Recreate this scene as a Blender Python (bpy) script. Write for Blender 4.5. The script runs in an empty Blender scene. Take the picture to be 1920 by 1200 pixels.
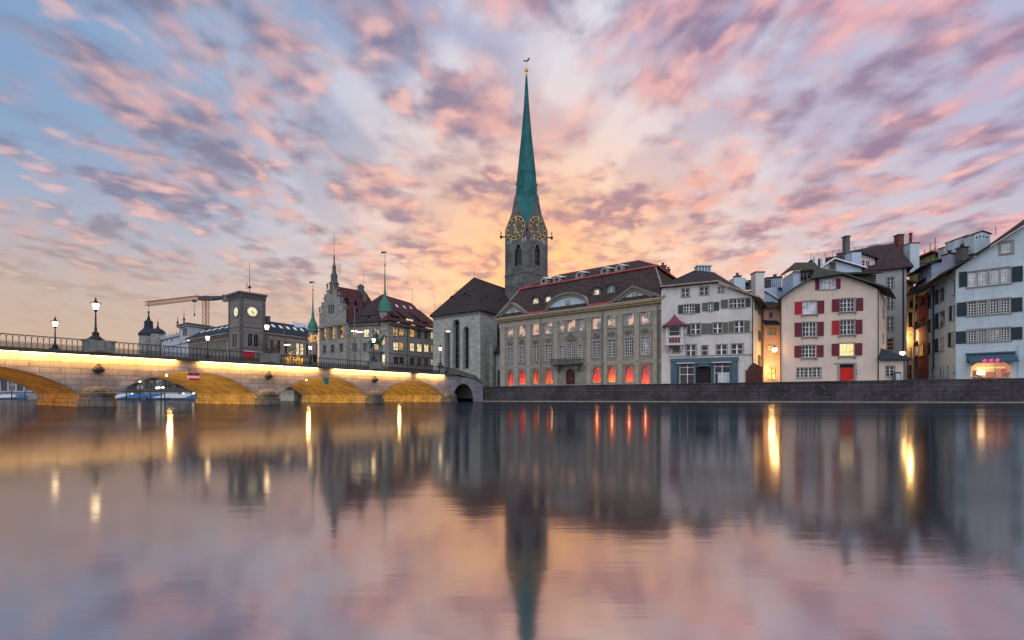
import bpy, math, random
from mathutils import Vector as V, geometry
from math import sin, cos, pi, radians, sqrt
random.seed(7)
sc = bpy.context.scene
# ---------------- camera ----------------
H, FP, CX, HY = .72, 853., 960., 744.5
cd = bpy.data.cameras.new('camera'); cam = bpy.data.objects.new('camera', cd); sc.collection.objects.link(cam)
cam.location = (0, 0, H); cam.rotation_euler = (radians(90), 0, 0)
cd.sensor_width = 36; cd.lens = 36*FP/1920; cd.shift_y = (HY-600)/1920; cd.clip_start = .05; cd.clip_end = 5000
sc.camera = cam
sc.view_settings.view_transform = 'Standard'; sc.view_settings.look = 'None'; sc.view_settings.exposure = 0; sc.view_settings.gamma = 1
sc.cycles.use_denoising = True; sc.cycles.max_bounces = 5; sc.cycles.sample_clamp_indirect = 4; sc.cycles.sample_clamp_direct = 0
sc.cycles.caustics_reflective = False; sc.cycles.caustics_refractive = False
# ---------------- node helper ----------------
class NT:
    def __init__(s, t): s.t = t; s.n = t.nodes; s.l = t.links
    def node(s, ty, ins=None, **kw):
        nd = s.n.new(ty)
        for k, v in kw.items(): setattr(nd, k, v)
        for k, v in (ins or {}).items(): s.put(nd.inputs[k], v)
        return nd
    def put(s, sock, v):
        if isinstance(v, bpy.types.NodeSocket): s.l.new(v, sock)
        else:
            if sock.type == 'RGBA' and len(v) == 3: v = (*v, 1)
            sock.default_value = v
    def m(s, op, a, b=0., c=0., clamp=False):
        nd = s.n.new('ShaderNodeMath'); nd.operation = op; nd.use_clamp = clamp
        for i, v in enumerate((a, b, c)): s.put(nd.inputs[i], v)
        return nd.outputs[0]
    def mix(s, f, a, b, bt='MIX'):
        nd = s.n.new('ShaderNodeMix'); nd.data_type = 'RGBA'; nd.blend_type = bt; nd.clamp_result = False
        s.put(nd.inputs[0], f); s.put(nd.inputs[6], a); s.put(nd.inputs[7], b)
        return nd.outputs[2]
    def rng(s, v, a, b, lo=0., hi=1., smooth=True):
        nd = s.n.new('ShaderNodeMapRange'); nd.interpolation_type = 'SMOOTHSTEP' if smooth else 'LINEAR'
        for i, q in enumerate((v, a, b, lo, hi)): s.put(nd.inputs[i], q)
        return nd.outputs[0]
    def noise(s, vec, scale, det=4, rough=.5, dist=0.):
        nd = s.node('ShaderNodeTexNoise', {'Vector': vec, 'Scale': scale, 'Detail': det, 'Roughness': rough, 'Distortion': dist})
        return nd.outputs[0]
    def xyz(s, x, y, z=0.):
        nd = s.n.new('ShaderNodeCombineXYZ')
        for i, q in enumerate((x, y, z)): s.put(nd.inputs[i], q)
        return nd.outputs[0]
# ---------------- world: sunset sky with streaming clouds ----------------
wd = bpy.data.worlds.new('World'); sc.world = wd; wd.use_nodes = True
w = NT(wd.node_tree); w.n.clear()
tc = w.node('ShaderNodeTexCoord'); sp = w.node('ShaderNodeSeparateXYZ', {0: tc.outputs['Generated']})
x, y, z = sp.outputs
zc = w.m('MAXIMUM', z, 0.)
den = w.m('ADD', zc, .13)
u = w.m('DIVIDE', w.m('SUBTRACT', x, w.m('MULTIPLY', y, .03)), den); v = w.m('DIVIDE', y, den)
wp = w.noise(w.xyz(u, v, 3.), 1.3, 3)
wq = w.noise(w.xyz(u, v, 8.), 1.3, 3)
u2 = w.m('ADD', u, w.m('MULTIPLY', w.m('SUBTRACT', wp, .5), .22)); v2 = w.m('ADD', v, w.m('MULTIPLY', w.m('SUBTRACT', wq, .5), .25))
def layer(su, sv, seed, sc_, det, ro=.5): return w.noise(w.xyz(w.m('MULTIPLY', u2, su), w.m('MULTIPLY', v2, sv), seed), sc_, det, ro)
nA = layer(2.1, 1.5, 1.7, 1.6, 2); nB = layer(3.9, 3.5, 5.2, 2.4, 4, .44); nC = layer(2.2, 1.5, 9.9, 1.8, 2); nD = layer(4.4, 4.0, 14.3, 2.7, 4, .44); nE = layer(3.2, 2.4, 21.3, 1.5, 3, .4)
cl = w.m('ADD', w.m('ADD', w.m('MULTIPLY', nA, .36), w.m('MULTIPLY', nB, .50)), w.m('MULTIPLY', nE, .14))
mask = w.rng(cl, .41, .60)
lit = w.rng(w.m('ADD', w.m('MULTIPLY', nC, .45), w.m('MULTIPLY', nD, .55)), .41, .60)
SD = V((.045, 1., .22)).normalized()
dot = w.m('ADD', w.m('ADD', w.m('MULTIPLY', x, SD.x), w.m('MULTIPLY', y, SD.y)), w.m('MULTIPLY', z, SD.z))
ang = w.m('ARCCOSINE', w.m('MINIMUM', dot, .99999))
g1 = w.m('POWER', 2.718, w.m('MULTIPLY', w.m('POWER', w.m('DIVIDE', ang, .27), 2.), -1.))
gx = w.m('MULTIPLY', w.m('SUBTRACT', x, .10), .62); gz_ = w.m('SUBTRACT', z, .17); rr_ = w.m('ADD', w.m('MULTIPLY', gx, gx), w.m('MULTIPLY', gz_, gz_))
g2 = w.m('MULTIPLY', w.m('POWER', 2.718, w.m('MULTIPLY', rr_, -8.5)), w.rng(y, 0., .4))
el = zc
blue = w.mix(w.rng(x, -.8, .7), (.17, .34, .58), (.36, .41, .68))
blue = w.mix(w.rng(el, .42, .06), blue, (.50, .50, .60))
white = w.mix(w.rng(nE, .36, .62), blue, (.70, .74, .90))
clear = w.mix(w.rng(w.m('ABSOLUTE', w.m('SUBTRACT', x, .08)), .75, .10), blue, white)
clear = w.mix(w.m('MULTIPLY', g2, .85), clear, (1.04, .70, .50))
clear = w.mix(w.m('MULTIPLY', g1, .9), clear, (1.2, .57, .15))
shad = w.mix(w.rng(x, -.5, .5), (.17, .19, .31), (.24, .165, .31))
shad = w.mix(w.m('MULTIPLY', g2, .85), shad, (.46, .20, .20))
pink = w.mix(w.rng(x, -.6, .5), (.60, .38, .42), (.72, .38, .47))
pink = w.mix(w.m('MULTIPLY', g2, .95), pink, (1.02, .43, .20))
cc = w.mix(lit, shad, pink)
col = w.mix(w.m('MULTIPLY', mask, .93), clear, cc)
core = w.m('MULTIPLY', w.rng(w.m('ADD', w.m('MULTIPLY', nD, .6), w.m('MULTIPLY', nB, .4)), .55, .68), w.m('ADD', .35, w.m('MULTIPLY', g2, .5)))
col = w.mix(core, col, w.mix(g2, (.95, .60, .60), (1.2, .66, .34)))
hz = w.mix(w.rng(x, -.6, .0), (.52, .36, .30), (.98, .42, .14))
hz = w.mix(w.rng(x, .2, .7), hz, (.58, .25, .30))
col = w.mix(w.m('MULTIPLY', w.rng(el, .27, .05), .85), col, hz)
col = w.mix(w.m('MULTIPLY', w.m('MULTIPLY', w.rng(el, .34, .12), w.rng(x, -.15, -.55)), .6), col, (.60, .42, .33))
# unseen sky behind the viewer: even blue lavender, brightened to light the facades
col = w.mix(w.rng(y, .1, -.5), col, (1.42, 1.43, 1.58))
sky = w.node('ShaderNodeTexSky'); sky.sky_type = 'NISHITA'; sky.sun_disc = False
SUN_AZ = radians(3); SUN_EL = radians(1.5)
sky.sun_elevation = SUN_EL; sky.sun_rotation = SUN_AZ
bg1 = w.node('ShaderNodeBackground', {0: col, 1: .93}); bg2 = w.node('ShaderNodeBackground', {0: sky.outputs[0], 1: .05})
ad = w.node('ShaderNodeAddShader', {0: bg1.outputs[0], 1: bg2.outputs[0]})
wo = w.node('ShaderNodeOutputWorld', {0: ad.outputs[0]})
# low sun behind the spire
sl = bpy.data.lights.new('sun', 'SUN'); sl.energy = .5; sl.angle = radians(10); sl.color = (1, .62, .36)
so = bpy.data.objects.new('sun', sl); sc.collection.objects.link(so)
so.rotation_euler = V((-sin(SUN_AZ)*cos(SUN_EL), -cos(SUN_AZ)*cos(SUN_EL), -sin(SUN_EL))).to_track_quat('-Z', 'Y').to_euler()
# ---------------- materials ----------------
MATS = {}
def M(name, col, rough=.85, var=.22, scale=1.2, bump=.15, kind='', c2=None, metal=0., emit=None, es=1., bw=.6, bh=.3, spec=.3, streak=.25, ms=.012):
    if name in MATS: return MATS[name]
    mt = bpy.data.materials.new(name); mt.use_nodes = True; t = NT(mt.node_tree); t.n.clear()
    tcn = t.node('ShaderNodeTexCoord'); ob = tcn.outputs['Object']; uv = tcn.outputs['UV']
    n1 = t.noise(ob, scale, 5, .6); n2 = t.noise(ob, scale*9, 3, .6)
    base = t.mix(t.rng(n1, .3, .7), tuple(c*(1-var) for c in col), tuple(min(1, c*(1+var)) for c in col))
    base = t.mix(t.m('MULTIPLY', t.rng(n2, .35, .65), .3), base, tuple(c*(1-var) for c in col))
    bsrc = n2
    if streak:
        mp = t.node('ShaderNodeMapping', {0: uv}); mp.inputs['Scale'].default_value = (2.2, .22, 1)
        n3 = t.noise(mp.outputs[0], 1.5, 4, .6)
        base = t.mix(t.m('MULTIPLY', t.rng(n3, .48, .75), streak), base, tuple(c*.45 for c in col))
    if kind in ('brick', 'tile', 'stone'):
        br = t.node('ShaderNodeTexBrick', {'Vector': uv, 'Scale': 1., 'Mortar Size': ms if kind != 'tile' else .03, 'Brick Width': bw, 'Row Height': bh, 'Mortar Smooth': .3, 'Bias': 0.})
        k2 = c2 or tuple(c*.55 for c in col)
        br.inputs['Color1'].default_value = (1, 1, 1, 1); br.inputs['Color2'].default_value = (.72, .72, .72, 1); br.inputs['Mortar'].default_value = (.42, .42, .42, 1)
        if kind == 'tile': br.inputs['Color2'].default_value = (.5, .5, .5, 1); br.inputs['Mortar'].default_value = (.3, .3, .3, 1)
        base = t.mix(1., base, br.outputs[0], 'MULTIPLY')
        if c2: base = t.mix(t.m('MULTIPLY', t.rng(n2, .56, .66), .8), base, c2)
        bsrc = t.m('ADD', t.m('MULTIPLY', br.outputs[1], -1.), t.m('MULTIPLY', n2, .6))
    pb = t.node('ShaderNodeBsdfPrincipled', {'Base Color': base, 'Roughness': rough, 'Metallic': metal, 'Specular IOR Level': spec})
    if bump:
        bp = t.node('ShaderNodeBump', {'Strength': bump, 'Distance': .05, 'Height': bsrc}); t.l.new(bp.outputs[0], pb.inputs['Normal'])
    if emit: t.put(pb.inputs['Emission Color'], emit); t.put(pb.inputs['Emission Strength'], es)
    t.node('ShaderNodeOutputMaterial', {0: pb.outputs[0]})
    MATS[name] = mt; return mt
def litmat(name, a, b, scale=1.2, st=1., dark=(.02, .02, .03), lo=.42, hi=.6):
    """a lit room seen through the pane: lamps, curtains and darker furniture as blotches"""
    mt = bpy.data.materials.new(name); mt.use_nodes = True; t = NT(mt.node_tree); t.n.clear()
    ob = t.node('ShaderNodeTexCoord').outputs['Object']
    n1 = t.noise(ob, scale, 3, .5); n2 = t.noise(ob, scale*3.1, 3, .5)
    c = t.mix(t.rng(n2, .35, .65), a, b); f = t.rng(n1, lo, hi)
    col = t.mix(f, dark, c)
    e = t.node('ShaderNodeEmission', {0: col, 1: st}); g = t.node('ShaderNodeBsdfGlossy', {'Color': (.6, .6, .65), 'Roughness': .08})
    mx = t.node('ShaderNodeMixShader', {0: .12, 1: e.outputs[0], 2: g.outputs[0]})
    t.node('ShaderNodeOutputMaterial', {0: mx.outputs[0]}); MATS[name] = mt; return mt
def glow(name, c, st):
    mt = bpy.data.materials.new(name); mt.use_nodes = True; t = NT(mt.node_tree); t.n.clear()
    e = t.node('ShaderNodeEmission', {0: c, 1: st}); t.node('ShaderNodeOutputMaterial', {0: e.outputs[0]}); MATS[name] = mt; return mt
def glassmat(name, tint, curtain, lo=.50, hi=.62):
    mt = bpy.data.materials.new(name); mt.use_nodes = True; t = NT(mt.node_tree); t.n.clear()
    ob = t.node('ShaderNodeTexCoord').outputs['Object']
    n1 = t.noise(ob, 1.1, 3, .5)
    c = t.mix(t.rng(n1, lo, hi), tint, curtain)
    d = t.node('ShaderNodeBsdfPrincipled', {'Base Color': c, 'Roughness': .1, 'Specular IOR Level': .3})
    wv = t.noise(ob, .7, 2); bp = t.node('ShaderNodeBump', {'Strength': .08, 'Distance': .3, 'Height': wv}); t.l.new(bp.outputs[0], d.inputs['Normal'])
    t.node('ShaderNodeOutputMaterial', {0: d.outputs[0]}); MATS[name] = mt; return mt
glassmat('glass', (.006, .008, .012), (.03, .035, .045)); glassmat('glass_curtain', (.22, .24, .29), (.58, .62, .70), .30, .62)
litmat('lit_white', (1, .86, .55), (1, .74, .32), 1.6, 1.25, (.25, .17, .06), .34, .5)
litmat('lit_gold', (1, .62, .22), (.9, .42, .12), 1.6, .9, (.06, .03, .02), .38, .56)
litmat('lit_dusk', (1, .60, .32), (.95, .38, .14), .75, .85, (.02, .024, .035), .47, .58)
litmat('lit_yellow', (1, .72, .25), (1, .55, .12), 1.6, 1.6, (.5, .28, .05), .3, .5)
litmat('lit_dim', (.6, .45, .4), (.35, .3, .36), .8, .4, (.02, .025, .035), .5, .62)
glow('lamp_glow', (1, .74, .38), 11.); glow('strip_glow', (1, .74, .30), 7.); glow('dial_glow', (1, .90, .60), 1.0)
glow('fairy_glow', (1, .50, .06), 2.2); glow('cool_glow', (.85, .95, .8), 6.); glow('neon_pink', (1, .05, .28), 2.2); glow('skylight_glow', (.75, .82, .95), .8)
M('sandstone', (.27, .265, .225), var=.12, kind='stone', bw=1.1, bh=.42, bump=.12, streak=.2)
M('sandstone_trim', (.33, .31, .26), var=.12, streak=.25)
M('relief_stone', (.17, .145, .12), var=.3); M('gold_cornice', (.34, .27, .15), var=.15)
M('plaster_white', (.56, .54, .53), var=.10, scale=.5, streak=.34); M('plaster_cream', (.60, .50, .43), var=.09, scale=.5, streak=.30)
M('plaster_blue', (.45, .55, .62), var=.10, scale=.5, streak=.32); M('plaster_blue2', (.42, .53, .66), var=.06, streak=.15)
M('plaster_grey', (.36, .38, .38), var=.08, streak=.2); M('plaster_pink', (.58, .40, .38), var=.08)
M('plaster_red', (.30, .055, .07), var=.12); M('plaster_yellow', (.55, .50, .16), var=.1); M('plaster_lilac', (.36, .36, .46), var=.1)
M('plaster_warm', (.55, .42, .30), var=.1)
M('stone_grey', (.30, .30, .285), var=.15, kind='stone', bw=1.2, bh=.5, streak=.2); M('stone_pale', (.40, .42, .38), var=.10, kind='stone', bw=1.3, bh=.55, bump=.1, streak=.3)
M('stone_dark', (.13, .13, .125), var=.2, kind='stone', bw=.9, bh=.4); M('stone_trim', (.20, .205, .20), var=.15)
M('tower_stone', (.135, .14, .14), var=.35, scale=.5, kind='stone', bw=1.1, bh=.55, c2=(.26, .26, .24), ms=.03, bump=.35, streak=.4)
M('quay_stone', (.060, .056, .065), var=.5, scale=.28, kind='stone', bw=1.5, bh=.5, c2=(.085, .08, .088), bump=.6, streak=.8, ms=.035)
M('ledge_stone', (.30, .26, .22), var=.2)
M('bridge_stone', (.26, .255, .29), var=.22, scale=.8, kind='stone', bw=1.05, bh=.40, bump=.35, streak=.45, ms=.022)
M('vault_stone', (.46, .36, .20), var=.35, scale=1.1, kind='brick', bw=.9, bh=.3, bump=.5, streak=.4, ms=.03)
M('pier_stone', (.13, .125, .12), var=.45, kind='stone', bw=1.3, bh=.5, bump=.4, streak=.6, ms=.03)
M('roof_dark', (.045, .035, .04), var=.3, kind='tile', bw=.35, bh=.35, bump=.4, c2=(.12, .10, .09), streak=0)
M('roof_brown', (.065, .042, .042), var=.35, kind='tile', bw=.35, bh=.4, bump=.5, c2=(.17, .13, .12), streak=0)
M('roof_red', (.125, .042, .048), var=.25, kind='tile', bw=.4, bh=.4, bump=.3, streak=0)
M('roof_maroon', (.068, .042, .05), var=.25, kind='tile', bw=.4, bh=.4, bump=.3, streak=0)
M('roof_moss', (.07, .07, .055), var=.4, kind='tile', bw=.35, bh=.35, bump=.4, c2=(.12, .13, .10), streak=0)
M('roof_slate', (.04, .055, .075), var=.2, kind='tile', bw=.5, bh=.4, streak=0)
M('red_edge', (.40, .09, .09), var=.2); M('copper', (.007, .140, .148), .6, .3, .5, .15, kind='stone', bw=.75, bh=2.3, ms=.035, streak=.5); M('copper_green', (.05, .18, .14), .7, .3, 1., .1)
M('bronze', (.02, .085, .07), .6, .3, 2., .1); M('iron', (.022, .024, .03), .6, .2, 3, 0, streak=0); M('metal_grey', (.12, .13, .14), .5, .2, 2, 0, streak=0); M('white_paint', (.78, .78, .79), .6, .05, 2, 0, streak=0)
M('frame_grey', (.24, .25, .24), .7, .1, 2, 0, streak=0); M('shutter_green', (.035, .055, .055), .6, .15, 2, 0, streak=0); M('shutter_dark', (.012, .03, .04), .6, .15, 2, 0, streak=0)
M('shutter_moss', (.11, .12, .10), .7, .15, 2, 0, streak=0)
M('shutter_red', (.13, .012, .03), .6, .15, 2, 0, streak=0); M('shutter_bright', (.36, .01, .025), .6, .15, 2, 0, streak=0); M('door_red', (.55, .015, .012), .6, .1, 2, 0, streak=0)
M('door_dark', (.07, .012, .014), .5, .15, 2, 0, streak=0); M('shop_blue', (.05, .10, .14), .5, .2, 2, 0); M('gold', (.75, .52, .14), .4, .1, 3, 0, metal=.6, streak=0)
M('black', (.008, .009, .012), .7, .1, 3, 0, streak=0); M('niche_red', (.85, .06, .03), .7, .1, 2, 0, streak=0); M('niche_orange', (.9, .20, .03), .7, .1, 2, 0, streak=0)
M('asphalt', (.06, .06, .065), .9, .2, .3, .1, streak=0); M('foliage', (.03, .05, .02), .9, .4, 3, 0, streak=0); M('bark', (.06, .045, .035), .9, .3, 4, .2, streak=0)
M('crane_orange', (.36, .13, .05), .6, .2, 2, 0, streak=0); M('crane_blue', (.07, .05, .06), .6, .2, 2, 0, streak=0); M('maroon_paint', (.16, .04, .06), .6, .15, 2, 0, streak=0)
M('chim_brick', (.20, .07, .055), .9, .25, 2, .2, kind='brick', bw=.3, bh=.1); M('tarp_blue', (.02, .12, .32), .6, .3, 2, .2, streak=0); M('tarp_white', (.45, .52, .58), .6, .2, 2, .2, streak=0)
M('boat_hull', (.10, .10, .14), .4, .2, 2, 0, streak=0); M('sign_red', (.62, .02, .03), .6, .05, 2, 0, streak=0); M('sign_teal', (.04, .16, .17), .6, .1, 2, 0, streak=0)
M('ochre_wall', (.36, .32, .26), var=.12, kind='stone', bw=1.2, bh=.5); M('white_ornate', (.42, .46, .52), var=.1); M('band_red', (.17, .09, .08), var=.2)
M('slate_blue', (.035, .045, .06), .8, .2, 1., .1, spec=.1); M('awning_blue', (.045, .09, .13), .8, .1, 2, 0, streak=0); M('flower_red', (.5, .03, .02), .8, .3, 5, 0, streak=0)
M('tower_brick', (.22, .21, .20), var=.15, kind='brick', bw=30., bh=.62, bump=.5)
# water
mt = bpy.data.materials.new('water'); mt.use_nodes = True; t = NT(mt.node_tree); t.n.clear(); MATS['water'] = mt
ge = t.node('ShaderNodeNewGeometry'); pos = ge.outputs['Position']
mp = t.node('ShaderNodeMapping', {0: pos}); mp.inputs['Scale'].default_value = (.55, 2.6, 1)
mp2 = t.node('ShaderNodeMapping', {0: pos}); mp2.inputs['Scale'].default_value = (.05, .22, 1)
n1 = t.noise(mp.outputs[0], 2.2, 4, .6); n2 = t.noise(mp2.outputs[0], 1., 3, .5); mp3 = t.node('ShaderNodeMapping', {0: pos}); mp3.inputs['Scale'].default_value = (.01, .20, 1)
n3 = t.noise(mp3.outputs[0], 1., 2, .5)
bp = t.node('ShaderNodeBump', {'Strength': .2, 'Distance': .005, 'Height': n1})
fr = t.node('ShaderNodeFresnel', {'IOR': 1.9})
g = t.node('ShaderNodeBsdfGlossy', {'Color': (.60, .56, .575), 'Roughness': t.rng(n2, .3, .7, .085, .125), 'Normal': bp.outputs[0]})
d = t.node('ShaderNodeBsdfDiffuse', {'Color': (.006, .04, .06)})
fac = t.rng(fr.outputs[0], .12, .6, .98, .74, smooth=False)
mx = t.node('ShaderNodeMixShader', {0: fac, 1: d.outputs[0], 2: g.outputs[0]})
t.node('ShaderNodeOutputMaterial', {0: mx.outputs[0]})
# clear glass
mt = bpy.data.materials.new('clear_glass'); mt.use_nodes = True; t = NT(mt.node_tree); t.n.clear(); MATS['clear_glass'] = mt
mx = t.node('ShaderNodeMixShader', {0: .07, 1: t.node('ShaderNodeBsdfTransparent').outputs[0], 2: t.node('ShaderNodeBsdfGlossy', {'Roughness': .05}).outputs[0]})
t.node('ShaderNodeOutputMaterial', {0: mx.outputs[0]})
def W(px, py, Y): return V(((px-CX)/FP*Y, Y, H+(HY-py)/FP*Y))
# ---------------- geometry helpers ----------------
CR = [0, 0, 1]
def crop(x0, y0, k): CR[:] = [x0, y0, k]
def PX(x, y=0): return CR[0]+x/CR[2], CR[1]+y/CR[2]
class Fr:
    """vertical plane of a facade: s along it, n outwards, z up"""
    def __init__(f, pa, ya, pb, yb):
        f.o = V(((pa-CX)/FP*ya, ya, 0)); b = V(((pb-CX)/FP*yb, yb, 0)); d = b-f.o; f.L = d.length; f.d = d/f.L; f.n = V((f.d.y, -f.d.x, 0))
    def off(f, n):
        g = Fr.__new__(Fr); g.o = f.o+f.n*n; g.d = f.d; g.n = f.n; g.L = f.L; return g
    def w(f, s, n, z): p = f.o+f.d*s+f.n*n; return V((p.x, p.y, z))
    def S(f, px):
        uu = (px-CX)/FP; return (uu*f.o.y-f.o.x)/(f.d.x-uu*f.d.y)
    def Z(f, px, py): return H+(HY-py)/FP*(f.o.y+f.d.y*f.S(px))
    def pt(f, x, y): px, py = PX(x, y); return f.S(px), f.Z(px, py)
    def pts(f, L): return [f.pt(*p) for p in L]
    def R(f, x0, y0, x1, y1):
        c = (x0+x1)/2; return f.pt(x0, 0)[0], f.pt(c, y1)[1], f.pt(x1, 0)[0], f.pt(c, y0)[1]
    def side(f, L, right=True):
        """frame of the side wall running back from the right (or left) end"""
        g = Fr.__new__(Fr); g.L = L
        if right: g.o = f.o+f.d*f.L; g.d = -f.n; g.n = f.d.copy()
        else: g.o = f.o-f.n*L; g.d = f.n.copy(); g.n = -f.d
        return g
class MB:
    def __init__(s): s.v = []; s.f = []; s.m = []
    def add(s, vs, fs, m=0):
        k = len(s.v); s.v += [V(p) for p in vs]; s.f += [[i+k for i in f] for f in fs]; s.m += [m]*len(fs); return s
    def quad(s, *p, m=0): return s.add(p, [list(range(len(p)))], m)
    def hexa(s, p, m=0): return s.add(p, [(0, 3, 2, 1), (4, 5, 6, 7), (0, 1, 5, 4), (1, 2, 6, 5), (2, 3, 7, 6), (3, 0, 4, 7)], m)
    def fbox(s, F, s0, s1, n0, n1, z0, z1, m=0):
        return s.hexa([F.w(a, b, c) for c in (z0, z1) for a, b in ((s0, n1), (s1, n1), (s1, n0), (s0, n0))], m)
    def box(s, c, sx, sy, sz, m=0, rz=0):
        cx, cy, cz = c; cr, sr = cos(rz), sin(rz)
        return s.hexa([(cx+a*cr-b*sr, cy+a*sr+b*cr, cz+q) for q in (0, sz) for a, b in ((-sx/2, -sy/2), (sx/2, -sy/2), (sx/2, sy/2), (-sx/2, sy/2))], m)
    def tube(s, p, q, r, n=6, r2=None, m=0, cap=True):
        p = V(p); q = V(q); r2 = r if r2 is None else r2; a = q-p
        if a.length < 1e-6: return s
        a.normalize(); b = a.orthogonal().normalized() if abs(a.z) < .95 else V((1, 0, 0)); b = (b-a*b.dot(a)).normalized(); c = a.cross(b)
        vs = [p+(b*cos(2*pi*i/n+.4)+c*sin(2*pi*i/n+.4))*r for i in range(n)]+[q+(b*cos(2*pi*i/n+.4)+c*sin(2*pi*i/n+.4))*r2 for i in range(n)]
        fs = [(i, (i+1) % n, n+(i+1) % n, n+i) for i in range(n)]
        if cap: fs += [list(range(n))[::-1], list(range(n, 2*n))]
        return s.add(vs, fs, m)
    def path(s, ps, r, n=4, m=0):
        for a, b in zip(ps, ps[1:]): s.tube(a, b, r, n, m=m, cap=False)
        return s
    def lathe(s, c, prof, n=12, m=0, rot=0., sx=1, sy=1, arc=None):
        vs = []; k = len(prof)
        for i in range(n):
            a = rot+2*pi*i/n
            vs += [(c[0]+r*cos(a)*sx, c[1]+r*sin(a)*sy, c[2]+h) for r, h in prof]
        fs = [(i*k+j, ((i+1) % n)*k+j, ((i+1) % n)*k+j+1, i*k+j+1) for i in range(n) for j in range(k-1)]
        fs += [[i*k+k-1 for i in range(n)]]
        return s.add(vs, fs, m)
    def slab(s, ps, th=.15, m=0, m2=None):
        ps = [V(p) for p in ps]; n = len(ps); dn = V((0, 0, -th)); m2 = m if m2 is None else m2
        s.add(ps, [list(range(n))], m)
        s.add([p+dn for p in ps], [list(range(n))[::-1]], m2)
        s.add(ps+[p+dn for p in ps], [(i, (i+1) % n, n+(i+1) % n, n+i) for i in range(n)], m2)
        return s
    def sheet(s, F, n, outline, holes=(), m=0):
        loops = [[V((a, b, 0)) for a, b in outline]]+[[V((a, b, 0)) for a, b in h] for h in holes]
        tr = geometry.tessellate_polygon(loops); fl = [p for L in loops for p in L]
        out = []
        for a, b, c in tr:
            A = (fl[b]-fl[a]).cross(fl[c]-fl[a]).z
            if abs(A) < 1e-7: continue
            out.append((a, b, c) if A > 0 else (a, c, b))
        return s.add([F.w(p.x, n, p.y) for p in fl], out, m)
    def rim(s, F, loop, n0, n1, m=0):
        k = len(loop); return s.add([F.w(a, n1, b) for a, b in loop]+[F.w(a, n0, b) for a, b in loop], [(i, (i+1) % k, k+(i+1) % k, k+i) for i in range(k)], m)
    def prism(s, F, loop, n0, n1, m=0):
        s.sheet(F, n1, loop, m=m); s.rim(F, loop, n0, n1, m); return s
    def build(s, name, mats, parent=None, smooth=False):
        me = bpy.data.meshes.new(name); org = parent_loc(parent) if parent is not None else V((0, 0, 0))
        me.from_pydata([p-org for p in s.v], [], s.f)
        if not isinstance(mats, (list, tuple)): mats = [mats]
        for q in mats: me.materials.append(MATS[q])
        uvl = me.uv_layers.new(name='UVMap').data
        for p, mi in zip(me.polygons, s.m):
            p.material_index = mi; p.use_smooth = smooth
            nn = p.normal
            h = V((0, 0, 1)).cross(nn) if abs(nn.z) < .98 else V((1, 0, 0)); h.normalize(); u_ = nn.cross(h)
            for li in p.loop_indices:
                co = s.v[me.loops[li].vertex_index]; uvl[li].uv = (co.dot(h), co.dot(u_))
        ob = bpy.data.objects.new(name, me); sc.collection.objects.link(ob)
        if parent is not None: ob.parent = parent
        return ob
def parent_loc(o):
    l = V((0, 0, 0))
    while o is not None: l += o.location; o = o.parent
    return l
def tag(o, label=None, cat=None, group=None, kind=None):
    if label: o['label'] = label
    if cat: o['category'] = cat
    if group: o['group'] = group
    if kind: o['kind'] = kind
    return o
def thing(name, loc, label, cat, group=None):
    o = bpy.data.objects.new(name, None); o.empty_display_size = .3; sc.collection.objects.link(o); o.location = loc
    return tag(o, label, cat, group)
def kids(o): return [c for c in bpy.data.objects if c.parent == o]
def copy_tree(o, parent=None, ch=None):
    c = o.copy(); sc.collection.objects.link(c)
    if parent is not None: c.parent = parent
    for k in kids(o): copy_tree(k, c)
    return c
def light(name, ty, loc, e, col=(1, .72, .36), parent=None, aim=None, **kw):
    l = bpy.data.lights.new(name, ty); l.energy = e; l.color = col
    for k, q in kw.items(): setattr(l, k, q)
    o = bpy.data.objects.new(name, l); sc.collection.objects.link(o)
    o.location = V(loc)-(parent_loc(parent) if parent is not None else V((0, 0, 0)))
    if aim is not None: o.rotation_euler = V(aim).to_track_quat('-Z', 'Y').to_euler()
    if parent is not None: o.parent = parent
    return o
def outl(r, arch=0.):
    s0, z0, s1, z1 = r
    if not arch: return [(s0, z0), (s1, z0), (s1, z1), (s0, z1)]
    wd_ = (s1-s0)/2; c = (s0+s1)/2; rise = wd_*arch; zs = z1-rise
    if arch > 1.3: # pointed
        A = [(c+wd_*(1-q), zs+rise*(1-(1-q)**1.9)) for q in (0, .3, .6, .85, 1)]
        return [(s0, z0), (s1, z0)]+A+[(2*c-a, b) for a, b in A[:-1][::-1]]
    n = 8; return [(s0, z0), (s1, z0)]+[(c+wd_*cos(pi*i/n), zs+rise*sin(pi*i/n)) for i in range(n+1)]
def grow(loop, d):
    xs = [a for a, b in loop]; ys = [b for a, b in loop]; cx, cy = (min(xs)+max(xs))/2, (min(ys)+max(ys))/2
    kx = 1+2*d/(max(xs)-min(xs)); ky = 1+2*d/(max(ys)-min(ys)); return [(cx+(a-cx)*kx, cy+(b-cy)*ky) for a, b in loop]
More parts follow.
